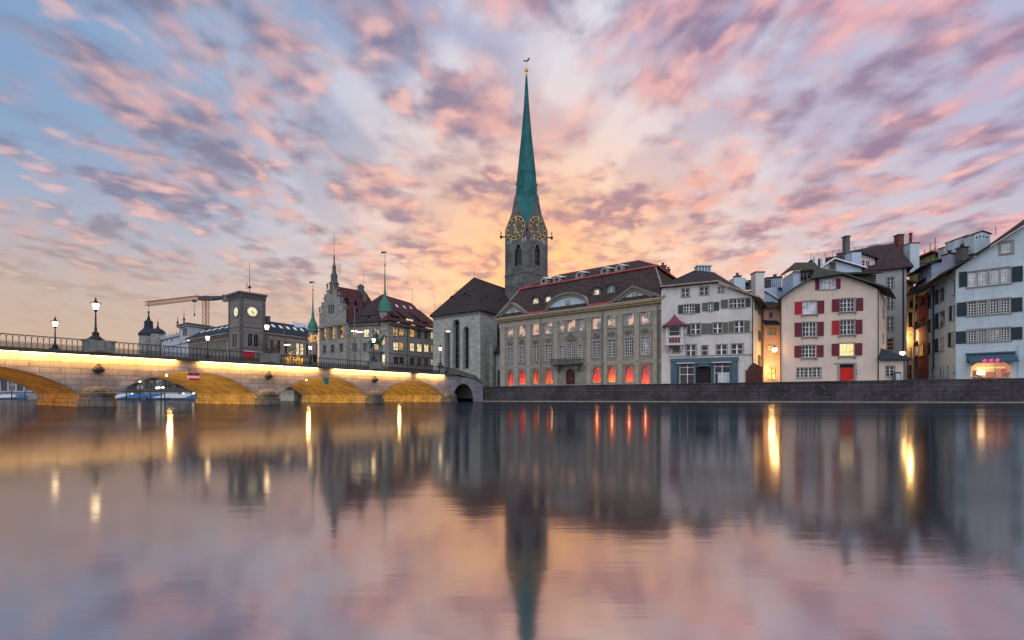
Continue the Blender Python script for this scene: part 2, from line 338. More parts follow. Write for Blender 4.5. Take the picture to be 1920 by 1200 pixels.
def win(F, root, box, cols=2, rows=3, pane='glass', fr='white_paint', sill=True, sur=None, sh=(), arch=0., t=.05, rec=.16, shm='shutter_green', sw=.13, name='window', mw=.022, raw=False, label=None):
    r = box if raw else F.R(*box); s0, z0, s1, z1 = r; lp = outl(r, arch); inn = grow(lp, -t)
    mb = MB(); k = len(lp)
    mb.add([F.w(a, -rec+.02, b) for a, b in lp]+[F.w(a, -rec+.02, b) for a, b in inn]+[F.w(a, -rec-.04, b) for a, b in inn],
           [(i, (i+1) % k, k+(i+1) % k, k+i) for i in range(k)]+[(k+i, k+(i+1) % k, 2*k+(i+1) % k, 2*k+i) for i in range(k)])
    wd_ = (s1-s0)/2; c = (s0+s1)/2
    def top(s):
        if not arch: return z1
        q = min(1, abs(s-c)/wd_); rise = wd_*arch
        return z1-rise+(rise*sqrt(1-q*q) if arch <= 1.3 else rise*(1-q**1.9))
    for i in range(1, cols):
        s = s0+(s1-s0)*i/cols; q = mw*(1.7 if cols % 2 == 0 and i == cols//2 else 1.)
        mb.fbox(F, s-q, s+q, -rec-.03, -rec+.012, z0+t*.6, top(s)-t*.6)
    for j in range(1, rows):
        zz = z0+(z1-z0)*j/rows; h = wd_
        if arch and zz > z1-wd_*arch: h = wd_*sqrt(max(0, 1-((zz-(z1-wd_*arch))/(wd_*arch))**2))
        mb.fbox(F, c-h+t*.6, c+h-t*.6, -rec-.03, -rec+.008, zz-mw*.9, zz+mw*.9)
    o = mb.build(name, fr, root)
    if label: o['label'] = label
    MB().sheet(F, -rec-.03, grow(lp, -t*.3)).build('pane', pane, o)
    if sill: MB().fbox(F, s0-.12, s1+.12, -.06, .12, z0-.11, z0-.002).build('sill', sur or fr, o)
    if sur:
        og = grow(lp, sw); b2 = MB()
        b2.add([F.w(a, .045, b) for a, b in lp]+[F.w(a, .045, b) for a, b in og]+[F.w(a, -.03, b) for a, b in og]+[F.w(a, -.03, b) for a, b in lp],
               [(i, k+i, k+(i+1) % k, (i+1) % k) for i in range(k)]+[(k+i, 2*k+i, 2*k+(i+1) % k, k+(i+1) % k) for i in range(k)]+[(3*k+i, i, (i+1) % k, 3*k+(i+1) % k) for i in range(k)])
        b2.build('surround', sur, o)
    for q in sh:
        a, b = q[:2]; m_ = q[2] if len(q) > 2 else shm
        if not raw: a, b = F.pt(a, 0)[0], F.pt(b, 0)[0]
        b3 = MB(); e = .07
        b3.fbox(F, a, a+e, .05, .10, z0, z1).fbox(F, b-e, b, .05, .10, z0, z1).fbox(F, a+e, b-e, .05, .10, z0, z0+e).fbox(F, a+e, b-e, .05, .10, z1-e, z1).fbox(F, a+e, b-e, .05, .098, (z0+z1)/2-e/2, (z0+z1)/2+e/2)
        ns = max(6, int((z1-z0)/.12)); 
        for i in range(ns):
            za = z0+e+(z1-z0-2*e)*i/ns; dz = (z1-z0-2*e)/ns
            b3.quad(F.w(a+e, .09, za), F.w(b-e, .09, za), F.w(b-e, .055, za+dz), F.w(a+e, .055, za+dz))
        b3.build('shutter', m_, o)
    return lp
def wallmesh(F, root, outline, holes, mat, depth=.35, name='wall', th=None):
    mb = MB().sheet(F, 0, outline, holes)
    for h in holes: mb.rim(F, h, -depth, 0)
    return mb
def text(F, s, z, n, txt, size, mat, parent, name='lettering', ext=.02):
    cu = bpy.data.curves.new('t', 'FONT'); cu.body = txt; cu.size = size; cu.extrude = ext; cu.align_x = 'CENTER'; cu.align_y = 'CENTER'; cu.resolution_u = 2
    ob = bpy.data.objects.new('t', cu); sc.collection.objects.link(ob)
    me = bpy.data.meshes.new_from_object(ob.evaluated_get(bpy.context.evaluated_depsgraph_get()))
    bpy.data.objects.remove(ob); org = parent_loc(parent)
    for q in me.vertices: q.co = F.w(s+q.co.x, n+q.co.z, z+q.co.y)-org
    me.materials.clear(); me.materials.append(MATS[mat])
    o = bpy.data.objects.new(name, me); sc.collection.objects.link(o); o.parent = parent; return o
# ---------------- water, land ----------------
tag(MB().quad((-3000, -300, 0), (3000, -300, 0), (3000, 4500, 0), (-3000, 4500, 0)).build('water', 'water'), kind='structure')
QA, QB = V((-4.3, 71.9, 0)), V((63, 56, 0))
def gz(x): return 2.25+max(0, min(1, (x+4)/67))*.62
land = [(-4.3, 71.9), (63, 56), (105, 46), (400, 30), (900, 900), (-2600, 900), (-1500, 330), (-251, 176), (-157, 146), (-86.7, 116), (-45, 97), (-24.4, 88), (-17, 84)]
mb = MB(); mb.add([(a, b, gz(a)-.02) for a, b in land], [list(range(len(land)))[::-1]][:1]); mb.f[0] = mb.f[0][::-1]
tag(mb.build('ground', 'asphalt'), kind='structure')
def zwall(name, pts, label, cat, top, th=.5, cope=True, mt_='quay_stone', ledge=True):
    r = thing(name, (pts[0][0], pts[0][1], 0), label, cat)
    a = MB(); c = MB(); l = MB()
    for (p, q) in zip(pts, pts[1:]):
        p, q = V((*p, 0)), V((*q, 0)); d = (q-p).normalized(); n = V((d.y, -d.x, 0)); 
        zp, zq = top(p.x), top(q.x); segs = max(1, int((q-p).length/6))
        for i in range(segs):
            A, B = p.lerp(q, i/segs), p.lerp(q, (i+1)/segs); zA, zB = zp+(zq-zp)*i/segs, zp+(zq-zp)*(i+1)/segs
            up = V((0, 0, 1))
            a.hexa([A-up, B-up, B-n*th-up, A-n*th-up, A+up*zA, B+up*zB, B-n*th+up*zB, A-n*th+up*zA])
            if cope: c.hexa([A+n*.09+up*(zA+.002), B+n*.09+up*(zB+.002), B-n*(th+.05)+up*(zB+.002), A-n*(th+.05)+up*(zA+.002), A+n*.09+up*(zA+.17), B+n*.09+up*(zB+.17), B-n*(th+.05)+up*(zB+.17), A-n*(th+.05)+up*(zA+.17)])
            if ledge: l.hexa([A+n*.42-up, B+n*.42-up, B+n*.003-up, A+n*.003-up, A+n*.42+up*.13, B+n*.42+up*.13, B+n*.003+up*.13, A+n*.003+up*.13])
    a.build('wall_face', mt_, r)
    if cope: c.build('coping', 'quay_stone', r)
    if ledge: l.build('ledge', 'ledge_stone', r)
    return r
zwall('quay_wall', [(-6.0, 72.3), (63, 56), (105, 46), (400, 30)], 'dark weathered stone quay wall with pale ledge at the waterline below the row of houses', 'wall', lambda x: 2.2+max(0, min(1, (x+4.3)/67.3))*.70)
zwall('quay_wall', [(-1500, 330), (-251, 176), (-157, 146), (-86.7, 116), (-45, 97), (-24.4, 88), (-17, 84)], 'far grey embankment wall seen through the bridge arches', 'wall', lambda x: 2.1, mt_='stone_grey', ledge=False)
# ---------------- bridge ----------------
U = 34.; BO = V((-.914*U, U, 0)); BT = V((.213*U, .301*U, 0)); SP = BT.length; BW = 13.8
B = Fr.__new__(Fr); B.o = BO.copy(); B.d = BT.normalized(); B.n = V((B.d.y, -B.d.x, 0)); B.L = 3*SP
BB = B.off(-BW)
bridge = thing('arched_bridge', (BO.x, BO.y, 0), 'pale stone river bridge with low arches, warm light strips and iron railing', 'bridge')
T0, T1 = -2.35, 3.02; ZS, ZC, ZD = .98, 2.88, 3.82
def arc(t0, t1, zs, zc, n=20):
    a, b = t0*SP, t1*SP; out = []; c = (a+b)/2; h = (b-a)/2; r = zc-zs; R = (h*h+r*r)/(2*r); th = math.asin(h/R)
    for i in range(n+1):
        q = -th+2*th*i/n; out.append((c+R*sin(q), zc-R+R*cos(q)))
    return out
arches = [(i+.085, i+.925, ZS, ZC) for i in (-3, -2, -1, 0, 1, 2)]; arches[-1] = (2.085, 2.93, ZS, ZC)
TE = 3.66
out = [(-3.2*SP, ZS-.05)]
for a in arches:
    ar = arc(*a); out += [(ar[0][0], -.8)]*0 + ar
small = [(3.12*SP+(.35*SP)/2*(1-cos(pi*i/14)), .55+2.15*sin(pi*i/14)) for i in range(15)]
out += [(3.12*SP, ZS)]*0 + [(small[0][0], -.8)]+small+[(small[-1][0], -.8), (TE*SP, -.8), (TE*SP, 2.75), (3.5*SP, 3.42), (3.14*SP, ZD), (-3.2*SP, ZD)]
# side faces
w1 = MB().sheet(B, 0, out); w1.sheet(BB, 0, out); w1.build('spandrel_wall', 'bridge_stone', bridge)
for k, a in enumerate(arches+[None]):
    ar = arc(*a) if a else small
    m_ = MB(); q = MB()
    for (s0, z0), (s1, z1) in zip(ar, ar[1:]):
        m_.quad(B.w(s0, -.0, z0), B.w(s1, -.0, z1), B.w(s1, -BW, z1), B.w(s0, -BW, z0))
    if a:
        for (s0, z0), (s1, z1) in zip(ar, ar[1:]):      # proud arch ring
            q.hexa([B.w(s0, .05, z0-.004), B.w(s1, .05, z1-.004), B.w(s1, -.2, z1-.004), B.w(s0, -.2, z0-.004), B.w(s0, .05, z0+.30), B.w(s1, .05, z1+.30), B.w(s1, -.2, z1+.30), B.w(s0, -.2, z0+.30)])
        q.build('arch_ring', 'bridge_stone', bridge)
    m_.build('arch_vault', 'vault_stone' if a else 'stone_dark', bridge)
# piers with rounded cutwaters
for i in (-2, -1, 0, 1, 2, 3):
    s0, s1 = (i-.075)*SP, (i+.085)*SP
    if i == 3: s0, s1 = 2.93*SP, 3.12*SP
    c = (s0+s1)/2; r = (s1-s0)/2
    p = MB().fbox(B, s0, s1, -BW, 0, -1, ZS-.02).fbox(B, s0-.14, s1+.14, -BW-.1, .1, -1, .56).fbox(B, s0-.05, s1+.05, -BW-.02, .02, ZS-.17, ZS+.05)
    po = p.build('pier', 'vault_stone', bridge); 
    for Fq, sg in ((B, 1), (BB, -1)):
        cw = MB(); cc = Fq.w(c, 0, 0); prof = [(r+.16, -1), (r+.16, .56), (r+.02, .60), (r, ZS-.16), (r+.09, ZS-.14), (r+.09, ZS+.04), (r-.05, ZS+.08)]+[((r-.05)*cos(a), ZS+.08+.52*sin(a)) for a in (.3, .6, .9, 1.2, 1.5)]
        cw.lathe(cc, prof, 20); cw.build('cutwater', 'pier_stone', po, smooth=False)
    if i < 3:
        oo = MB(); cq = B.w(i*SP+.1, .22, 0)
        oo.lathe((cq.x, cq.y, 2.55), [(.05, -.05), (.22, .0), (.34, .12), (.36, .26), (.28, .42), (.17, .5), (.12, .62), (0, .7)], 10).tube(B.w(i*SP+.1, 0, 2.75), B.w(i*SP+.1, .3, 2.75), .2, 8)
        oo.build('mooring_boss', 'iron', bridge)
# cornice, deck and parapet coping
de = [(-3.2*SP, ZD), (3.02*SP, ZD), (3.14*SP, ZD)]
c = MB(); c.fbox(B, -3.2*SP, 3.14*SP, -.2, .34, ZD, ZD+.13).fbox(B, -3.2*SP, 3.14*SP, -.2, .42, ZD+.132, ZD+.24)
c.fbox(BB, -3.2*SP, 3.14*SP, -.42, .2, ZD, ZD+.24)
c.build('cornice', 'stone_dark', bridge)
MB().fbox(B, -3.2*SP, 3.5*SP, -BW+.2, -.2, ZD-.1, ZD+.18).build('road_deck', 'asphalt', bridge)
# sloping ramp parapet at the bank end
rp = MB(); pr = [(3.02*SP, ZD+.242), (3.14*SP, ZD+.242), (3.5*SP, 3.45), (TE*SP, 2.76), (TE*SP, 3.0), (3.5*SP, 4.05), (3.14*SP, 4.85), (3.02*SP, 4.98)]
rp.prism(B, pr, -.35, .12); rp.sheet(B, -.35, pr); rp.build('ramp_parapet', 'stone_dark', bridge)
MB().quad(B.w(3.5*SP, -.3, 3.45), B.w(TE*SP, -.3, 2.76), B.w(TE*SP, -BW, 2.76), B.w(3.5*SP, -BW, 3.45)).add([B.w(TE*SP, 0, -1), B.w(TE*SP, -BW, -1), B.w(TE*SP, -BW, 2.76), B.w(TE*SP, 0, 2.76)], [(0, 1, 2, 3)]).build('ramp', 'stone_dark', bridge)
# pedestals
PW = .88
def pedestal(Fq, i, sg=1):
    s = i*SP+.12
    m_ = MB().fbox(Fq, s-PW, s+PW, -.30, .30, ZD+.243, ZD+1.02).fbox(Fq, s-PW-.08, s+PW+.08, -.36, .38, ZD+1.022, ZD+1.14).fbox(Fq, s-.62, s+.62, .302, .42, ZD+.243, ZD+1.02)
    m_.fbox(Fq, s-PW-.04, s+PW+.04, -.33, .34, ZD+.20, ZD+.33)
    m_.prism(Fq, [(s-.26, ZD+.34), (s+.26, ZD+.34), (s+.18, ZD+.6), (s+.22, ZD+1.0), (s-.22, ZD+1.0), (s-.18, ZD+.6)], .42, .52)
    m_.build('pedestal', 'stone_trim', bridge)
def railing(Fq, s0, s1, detail=True):
    b = MB(); zb, zt = ZD+.25, ZD+1.13; n = max(1, round((s1-s0)/.29)); st = (s1-s0)/n
    b.fbox(Fq, s0, s1, -.03, .03, zt-.045, zt); b.fbox(Fq, s0, s1, -.02, .02, zb, zb+.035); b.fbox(Fq, s0, s1, -.015, .015, zb+.30, zb+.325)
    for i in range(n+1):
        s = s0+st*i; b.fbox(Fq, s-.02, s+.02, -.02, .02, zb, zt-.20)
        if i == n: break
        h = st/2; zz = zt-.20
        b.path([Fq.w(s, 0, zz), Fq.w(s+h*.25, 0, zz+.10), Fq.w(s+h, 0, zz+.17)], .02, 3); b.path([Fq.w(s+st, 0, zz), Fq.w(s+st-h*.25, 0, zz+.10), Fq.w(s+h, 0, zz+.17)], .02, 3)
        if detail:
            c0 = s+h; zc_ = zb+.165
            b.path([Fq.w(c0+.10*cos(a), 0, zc_+.10*sin(a)) for a in (0, 1.05, 2.09, 3.14, 4.19, 5.24, 6.28)], .02, 3)
            b.path([Fq.w(s+.02, 0, zb+.05), Fq.w(c0, 0, zc_), Fq.w(s+st-.02, 0, zb+.28)], .016, 3); b.path([Fq.w(s+.02, 0, zb+.28), Fq.w(c0, 0, zc_), Fq.w(s+st-.02, 0, zb+.05)], .016, 3)
            b.path([Fq.w(s+.05, 0, zb+.325), Fq.w(c0, 0, zb+.42), Fq.w(s+st-.05, 0, zb+.325)], .018, 3)
    b.build('railing', 'iron', bridge)
BN = B.off(.16)
BF = BB.off(-.1)
for i in (-1, 0, 1, 2): pedestal(BN, i); pedestal(BF, i)
for i in (-2, -1, 0, 1):
    railing(BN, i*SP+.12+PW, (i+1)*SP+.12-PW, i > -2); railing(BF, i*SP+.12+PW, (i+1)*SP+.12-PW, False)
railing(BN, 2*SP+.12+PW, 3.02*SP); railing(BF, 2*SP+.12+PW, 3.02*SP, False)
# light strips under the cornice: small fixtures plus the light they throw on the stone
nf = 7
for i, (a, b) in enumerate([(-1.46, -.56), (-.455, .405), (.535, 1.425), (1.565, 2.455), (2.555, 2.955)]):
    L_ = (b-a)*SP; k = max(2, round(L_/1.75))
    for j in range(k):
        s0 = a*SP+L_*j/k; s1 = a*SP+L_*(j+1)/k
        if i: MB().fbox(B, s0+.06, s1-.06, .17, .23, ZD-.055, ZD-.004).build('light_strip', 'strip_glow', bridge)
    s0, s1 = a*SP, b*SP; cx_ = (s0+s1)/2
    l = light('strip_light', 'AREA', B.w(cx_, .25, ZD-.07), 680*L_/11, (1, .47, .08), bridge, shape='RECTANGLE', size=L_, size_y=.05)
    aim = (B.n*-.8+V((0, 0, -1))).normalized(); xa = B.d; za = -aim; ya = za.cross(xa)
    from mathutils import Matrix
    l.rotation_euler = Matrix((xa, ya, za)).transposed().to_euler()
# vault floodlights
for i in (-1, 0, 1, 2):
    s = (i+.30)*SP
    if i >= 0:
        lamp = MB(); p = B.w((i+.38)*SP, -1.2, 2.55); lamp.lathe(p, [(0, -.09), (.09, 0), (0, .09)], 8).tube(p, p+V((0, 0, .33)), .02, 4)
        lamp.build('vault_lamp', 'lamp_glow', bridge)
        light('vault_light', 'POINT', B.w((i+.40)*SP, -1.2, 2.15), 210, (1, .62, .20), bridge, shadow_soft_size=.17)
    l = light('vault_light', 'AREA', B.w((i+.12)*SP, -BW*.5, 1.15), 1500 if i >= 0 else 900, (1, .56, .16) if i >= 0 else (1, .46, .12), bridge, aim=(B.d*1+V((0, 0, .34))), shape='RECTANGLE', size=11, size_y=.3)
    xa = B.n; aim = (B.d+V((0, 0, .28))).normalized(); za = -aim; ya = za.cross(xa).normalized(); l.rotation_euler = Matrix((xa, ya, za)).transposed().to_euler()
# ---------------- bridge lamps ----------------
def lantern(mb, gl, ca, z):
    gl.lathe((0, 0, z), [(.09, 0), (.14, .08), (.185, .30), (.20, .42), (.17, .44)], 8)
    mb.lathe((0, 0, z), [(.03, -.16), (.09, -.12), (.10, -.02), (.11, 0), (.10, .005)], 8)
    mb.lathe((0, 0, z+.43), [(.25, 0), (.25, .03), (.17, .12), (.09, .17), (.10, .21), (.05, .24), (.07, .30), (.03, .36), (.045, .42), (.0, .52)], 8)
    for i in range(4):
        a = pi/4+i*pi/2; mb.path([(.22*cos(a), .22*sin(a), z+.42), (.31*cos(a), .31*sin(a), z+.47), (.30*cos(a), .30*sin(a), z+.56)], .018, 4)
        mb.tube((.1*cos(a), .1*sin(a), z), (.24*cos(a), .24*sin(a), z+.43), .012, 4)
def bridge_lamp():
    r = thing('bridge_lamp', (0, 0, 0), 'x', 'street lamp', 'iron lamps standing on the bridge')
    p = MB(); p.lathe((0, 0, 0), [(.52, 0), (.52, .07), (.40, .12), (.34, .22), (.22, .30), (.20, .46), (.24, .50), (.16, .58), (.085, .66), (.075, .9), (.095, .93), (.06, .97), (.05, 1.6), (.075, 1.63), (.045, 1.66), (.04, 2.1), (.07, 2.13), (.045, 2.18)], 12)
    for i in range(4):
        a = i*pi/2; p.lathe((.38*cos(a), .38*sin(a), 0), [(.12, 0), (.10, .12), (.06, .17), (0, .2)], 6)
    p.build('post', 'iron', r); h = MB(); g_ = MB(); lantern(h, g_, None, 2.28); ho = h.build('lantern', 'iron', r); g_.build('glass', 'lamp_glow', ho)
    light('lamp_light', 'POINT', (0, 0, 2.5), 26, (1, .74, .38), r, shadow_soft_size=.2)
    return r
LP = bridge_lamp()
ZP = ZD+1.141
spots = [(B, 0, 'near lit lantern on the stone pedestal at the left, nearest the viewer'), (BB, 0, 'leftmost lit lantern, on the far railing of the bridge'), (B, 1, 'lit lantern on the near pedestal in front of the square clock tower'),
         (BB, 1, 'lit lantern on the far railing just left of the square clock tower'), (B, 2, 'lit lantern on the near pedestal beside the green horseman statue'), (BB, 2, 'lit lantern on the far railing in front of the stepped gable'),
         (B, 2.90, 'lit lantern at the bank end of the bridge before the church wall')]
for k, (Fq, i, lb) in enumerate(spots):
    o = LP if k == 0 else copy_tree(LP); o.location = Fq.w(i*SP+(-.05 if Fq is B else .12), .1, ZP if i != 2.9 else ZD+.2); o['label'] = lb
    if i == 2.9: o.location.z = ZD+1.1
MB().fbox(B, 2.9*SP+.12-.3, 2.9*SP+.12+.3, -.2, .35, ZD+.243, ZD+1.135).build('pedestal', 'stone_trim', bridge)
# signs under the arches
def hang_sign(px, py0, py1, w_, kind, label):
    S = B.S(px); z1, z0 = B.Z(px, py0), B.Z(px, py1); r = thing('navigation_sign', B.w(S, .3, z0), label, 'sign')
    b = MB()
    if kind == 'stripe':
        h = (z1-z0)/3
        MB().fbox(B, S-w_/2, S+w_/2, .28, .32, z0, z0+h-.001).fbox(B, S-w_/2, S+w_/2, .28, .32, z0+2*h+.001, z1).build('red_bars', 'sign_red', r); b.fbox(B, S-w_/2, S+w_/2, .282, .318, z0+h, z0+2*h); b.build('white_bar', 'white_paint', r)
    else: b.fbox(B, S-w_/2, S+w_/2, .28, .32, z0, z1).build('panel', 'sign_teal', r); 
    MB().tube(B.w(S-w_*.3, .25, z1-.1), B.w(S-w_*.3, .02, z1+.3), .02, 4).tube(B.w(S+w_*.3, .25, z1-.1), B.w(S+w_*.3, .02, z1+.3), .02, 4).fbox(B, S-w_/2-.03, S+w_/2+.03, .05, .36, z1+.001, z1+.05).build('bracket', 'iron', r)
hang_sign(360.5, 700.5, 713.5, .86, 'stripe', 'red white red striped board hanging under the arch crown')
hang_sign(608, 709.5, 719.5, .66, 'teal', 'small teal board hanging under the third arch crown')
# red notice board behind the railing
S = BN.S(471); r = thing('notice_board', BN.w(S, -.35, ZD+.2), 'red notice board fixed behind the railing left of the middle pedestal', 'sign')
MB().fbox(BN, S-.52, S+.52, -.42, -.38, ZD+.55, ZD+1.22).build('panel', 'sign_red', r); MB().fbox(BN, S-.52, S+.52, -.44, -.37, ZD+1.222, ZD+1.26).build('top_rail', 'white_paint', r)
MB().fbox(BN, S-.5, S-.45, -.47, -.43, ZD+.18, ZD+1.2).fbox(BN, S+.45, S+.5, -.47, -.43, ZD+.18, ZD+1.2).build('post', 'iron', r)
# ---------------- far bank seen through the arches ----------------
def boat(name, px, Y, L, hull, tarp, label, rz=0.):
    c = V(((px-CX)/FP*Y, Y, 0)); r = thing(name, c, label, 'boat', 'moored boats beyond the bridge'); cr, sr = cos(rz), sin(rz)
    def loc(a, b, h): return (c.x+a*cr-b*sr, c.y+a*sr+b*cr, h)
    st = [(-.5, .30, .55), (-.45, .40, .5), (-.1, .46, .5), (.25, .36, .55), (.5, .02, .8)]; wd_ = L*.36; m_ = MB(); n = len(st)
    vs = []
    for a, bw_, zt in st: vs += [loc(a*L, -bw_*wd_, zt), loc(a*L, -bw_*wd_*.6, -.1), loc(a*L, bw_*wd_*.6, -.1), loc(a*L, bw_*wd_, zt)]
    m_.add(vs, [(i*4+j, (i+1)*4+j, (i+1)*4+j+1, i*4+j+1) for i in range(n-1) for j in range(3)]+[(0, 1, 2, 3)]); m_.build('hull', hull, r)
    k = MB(); vs = []
    for a, bw_, zt in st: 
        hh = 1.5 if -.4 < a < .3 else .85
        vs += [loc(a*L, -bw_*wd_, zt+.01), loc(a*L, -bw_*wd_*.5, zt+.25*hh), loc(a*L, 0, hh), loc(a*L, bw_*wd_*.5, zt+.25*hh), loc(a*L, bw_*wd_, zt+.01)]
    k.add(vs, [(i*5+j, (i+1)*5+j, (i+1)*5+j+1, i*5+j+1) for i in range(n-1) for j in range(4)]+[(0, 1, 2, 3, 4)]); k.build('tarpaulin', tarp, r)
for a in [(231, 108, 6, 'boat_hull', 'tarp_white', 'pale covered boat left of the blue tarpaulins under the arch'), (252, 107, 6.5, 'boat_hull', 'tarp_blue', 'long blue covered boat in the left part of the second arch'), (272, 108, 5.5, 'boat_hull', 'tarp_blue', 'second blue covered boat, left of the grey domed one'),
          (291, 107, 5.5, 'boat_hull', 'tarp_blue', 'third blue covered boat beside the grey domed cover'), (318, 106, 6.5, 'boat_hull', 'tarp_white', 'boat under a grey domed tarpaulin in the second arch'), (346, 104, 6, 'boat_hull', 'tarp_white', 'boat under a pale tarpaulin at the right of the second arch'),
          (367, 102, 4.5, 'boat_hull', 'tarp_blue', 'bright blue covered boat against the right edge of the second arch'), (12, 128, 7, 'boat_hull', 'tarp_white', 'pale moored boat seen through the leftmost arch'), (38, 128, 6, 'boat_hull', 'tarp_blue', 'dark blue boat seen through the leftmost arch')]:
    boat('moored_boat', *a, rz=random.uniform(-.25, .25))
def piles():
    for px in (237, 262, 282, 302, 309, 337, 358, 22, 47):
        Y = 104; X = (px-CX)/FP*Y; o = MB().tube((X, Y, -1), (X, Y, 2.1), .12, 6, r2=.10).build('mooring_post', 'iron')
        tag(o, 'dark wooden mooring post among the covered boats', 'post', 'mooring posts among the boats')
piles()
# riverside cafe with red roof, kiosks, quay lamps
def pavilion(px0, px1, Y, z0, ze, zr, wallm, roofm, label, name='cafe_pavilion', litp='lit_dim', n=6, dep=8):
    F = Fr(px0, Y, px1, Y); r = thing(name, F.w(F.L/2, 0, z0), label, 'pavilion')
    hs = [win(F, r, (F.L*(i+.12)/n, z0+.8, F.L*(i+.88)/n, ze-.5), 2, 2, litp if i % 2 else 'glass', 'frame_grey', raw=True, sill=False) for i in range(n)]
    m_ = MB().sheet(F, 0, [(0, z0), (F.L, z0), (F.L, ze), (0, ze)], hs)
    for h in hs: m_.rim(F, h, -.3, 0)
    m_.fbox(F, 0, .2, -dep, -.01, z0, ze).fbox(F, F.L-.2, F.L, -dep, -.01, z0, ze).build('wall', wallm, r)
    e = .9; MB().slab([F.w(-e, e, ze), F.w(F.L+e, e, ze), F.w(F.L-1, -dep/2, zr), F.w(1, -dep/2, zr)], .2).slab([F.w(F.L+e, -dep-e, ze), F.w(-e, -dep-e, ze), F.w(1, -dep/2, zr), F.w(F.L-1, -dep/2, zr)], .2).slab([F.w(F.L+e, e, ze), F.w(F.L+e, -dep-e, ze), F.w(F.L-1, -dep/2, zr)], .2).slab([F.w(-e, -dep-e, ze), F.w(-e, e, ze), F.w(1, -dep/2, zr)], .2).build('roof', roofm, r)
    return r
pavilion(236, 340, 128, 2.2, 6.1, 8.4, 'stone_dark', 'roof_red', 'dark riverside pavilion with red roof seen through the second arch')
pavilion(-30, 60, 170, 2.2, 7.5, 10, 'plaster_lilac', 'roof_slate', 'grey riverside building seen through the leftmost arch', 'riverside_building')
pavilion(330, 372, 121, 2.2, 4.0, 5.0, 'stone_dark', 'roof_slate', 'small dark kiosk at the right of the second arch', 'kiosk', n=3, dep=4)
pavilion(224, 238, 118, 2.2, 4.3, 5.2, 'metal_grey', 'roof_slate', 'small open kiosk at the left of the second arch', 'kiosk', n=2, dep=3)
def globe_lamp(px, py, Y, label, r_=.28, m='lamp_glow', e=14, z0=2.1):
    p = W(px, py, Y); o = thing('quay_lamp', (p.x, p.y, z0), label, 'street lamp')
    MB().tube((p.x, p.y, z0), (p.x, p.y, p.z-r_), .05, 6).build('post', 'iron', o); MB().lathe(p, [(0, -r_), (r_*.8, -r_*.55), (r_, 0), (r_*.8, r_*.55), (0, r_)], 10).build('globe', m, o, smooth=True)
    if e: light('lamp_light', 'POINT', p+V((0, -.5, 0)), e, (1, .82, .55), o, shadow_soft_size=.3)
for px, py, Y, lb in ((248, 739.5, 112, 'lit globe lamp above the leftmost blue boat'), (344, 739, 110, 'lit globe lamp above the pale covered boat'), (364, 738, 109, 'lit globe lamp beside the right edge of the second arch')): globe_lamp(px, py, Y, lb)
for px, py, q_ in ((294, 727.5, 'leftmost'), (298, 727, 'middle'), (305.5, 726.5, 'rightmost')): globe_lamp(px, py, 124, q_+' of three small greenish lamps before the red roofed pavilion', .3, 'cool_glow', 0)
globe_lamp(262, 715, 126, 'small warm lamp at the eaves of the red roofed pavilion', .28)
globe_lamp(14, 743, 140, 'small cool lamp by the water seen through the leftmost arch', .3, 'cool_glow', 0)
# quay railing behind boats
rl = thing('quay_railing', (-86, 117.5, 2.1), 'thin dark railing on the far embankment under the second arch', 'railing')
rb = MB(); P0, P1 = V((-100, 122.8, 2.1)), V((-66, 107.2, 2.1)); 
for i in range(35): q = P0.lerp(P1, i/34); rb.tube(q, q+V((0, 0, 1)), .025, 4)
rb.tube(P0+V((0, 0, 1)), P1+V((0, 0, 1)), .04, 4).tube(P0+V((0, 0, .5)), P1+V((0, 0, .5)), .025, 4).build('bars', 'iron', rl)
# boathouse with dark arch, seen through the third arch
F = Fr(522, 88.5, 580, 88.5); r = thing('bridge_house', F.w(F.L/2, 0, 0), 'low grey stone house with a dark round arch seen through the third bridge arch', 'house')
crop(440, 660, 7.385)
o1 = F.pts([(640, 700), (980, 700), (980, 490), (1100, 490), (690, 490)]); z1 = F.Z(550, 726)
hole = outl((F.S(551), -.5, F.S(570.5), F.Z(560, 729)), 1.)
m_ = MB().sheet(F, 0, [(F.S(526), -1), (F.L, -1), (F.L, z1), (F.S(530), z1)], [hole]); m_.rim(F, hole, -5, 0).fbox(F, F.S(526), F.S(526)+.3, -8, -.01, -1, z1).build('wall', 'stone_pale', r)
MB().sheet(F, -4.9, grow(hole, .1)).build('arch_back', 'black', r)
MB().slab([F.w(F.S(526)-1.5, .9, z1-.1), F.w(F.L+1, .9, z1-.1), F.w(F.L, -4, z1+1.5), F.w(F.S(545), -4, z1+1.5)], .2).build('roof', 'roof_slate', r)
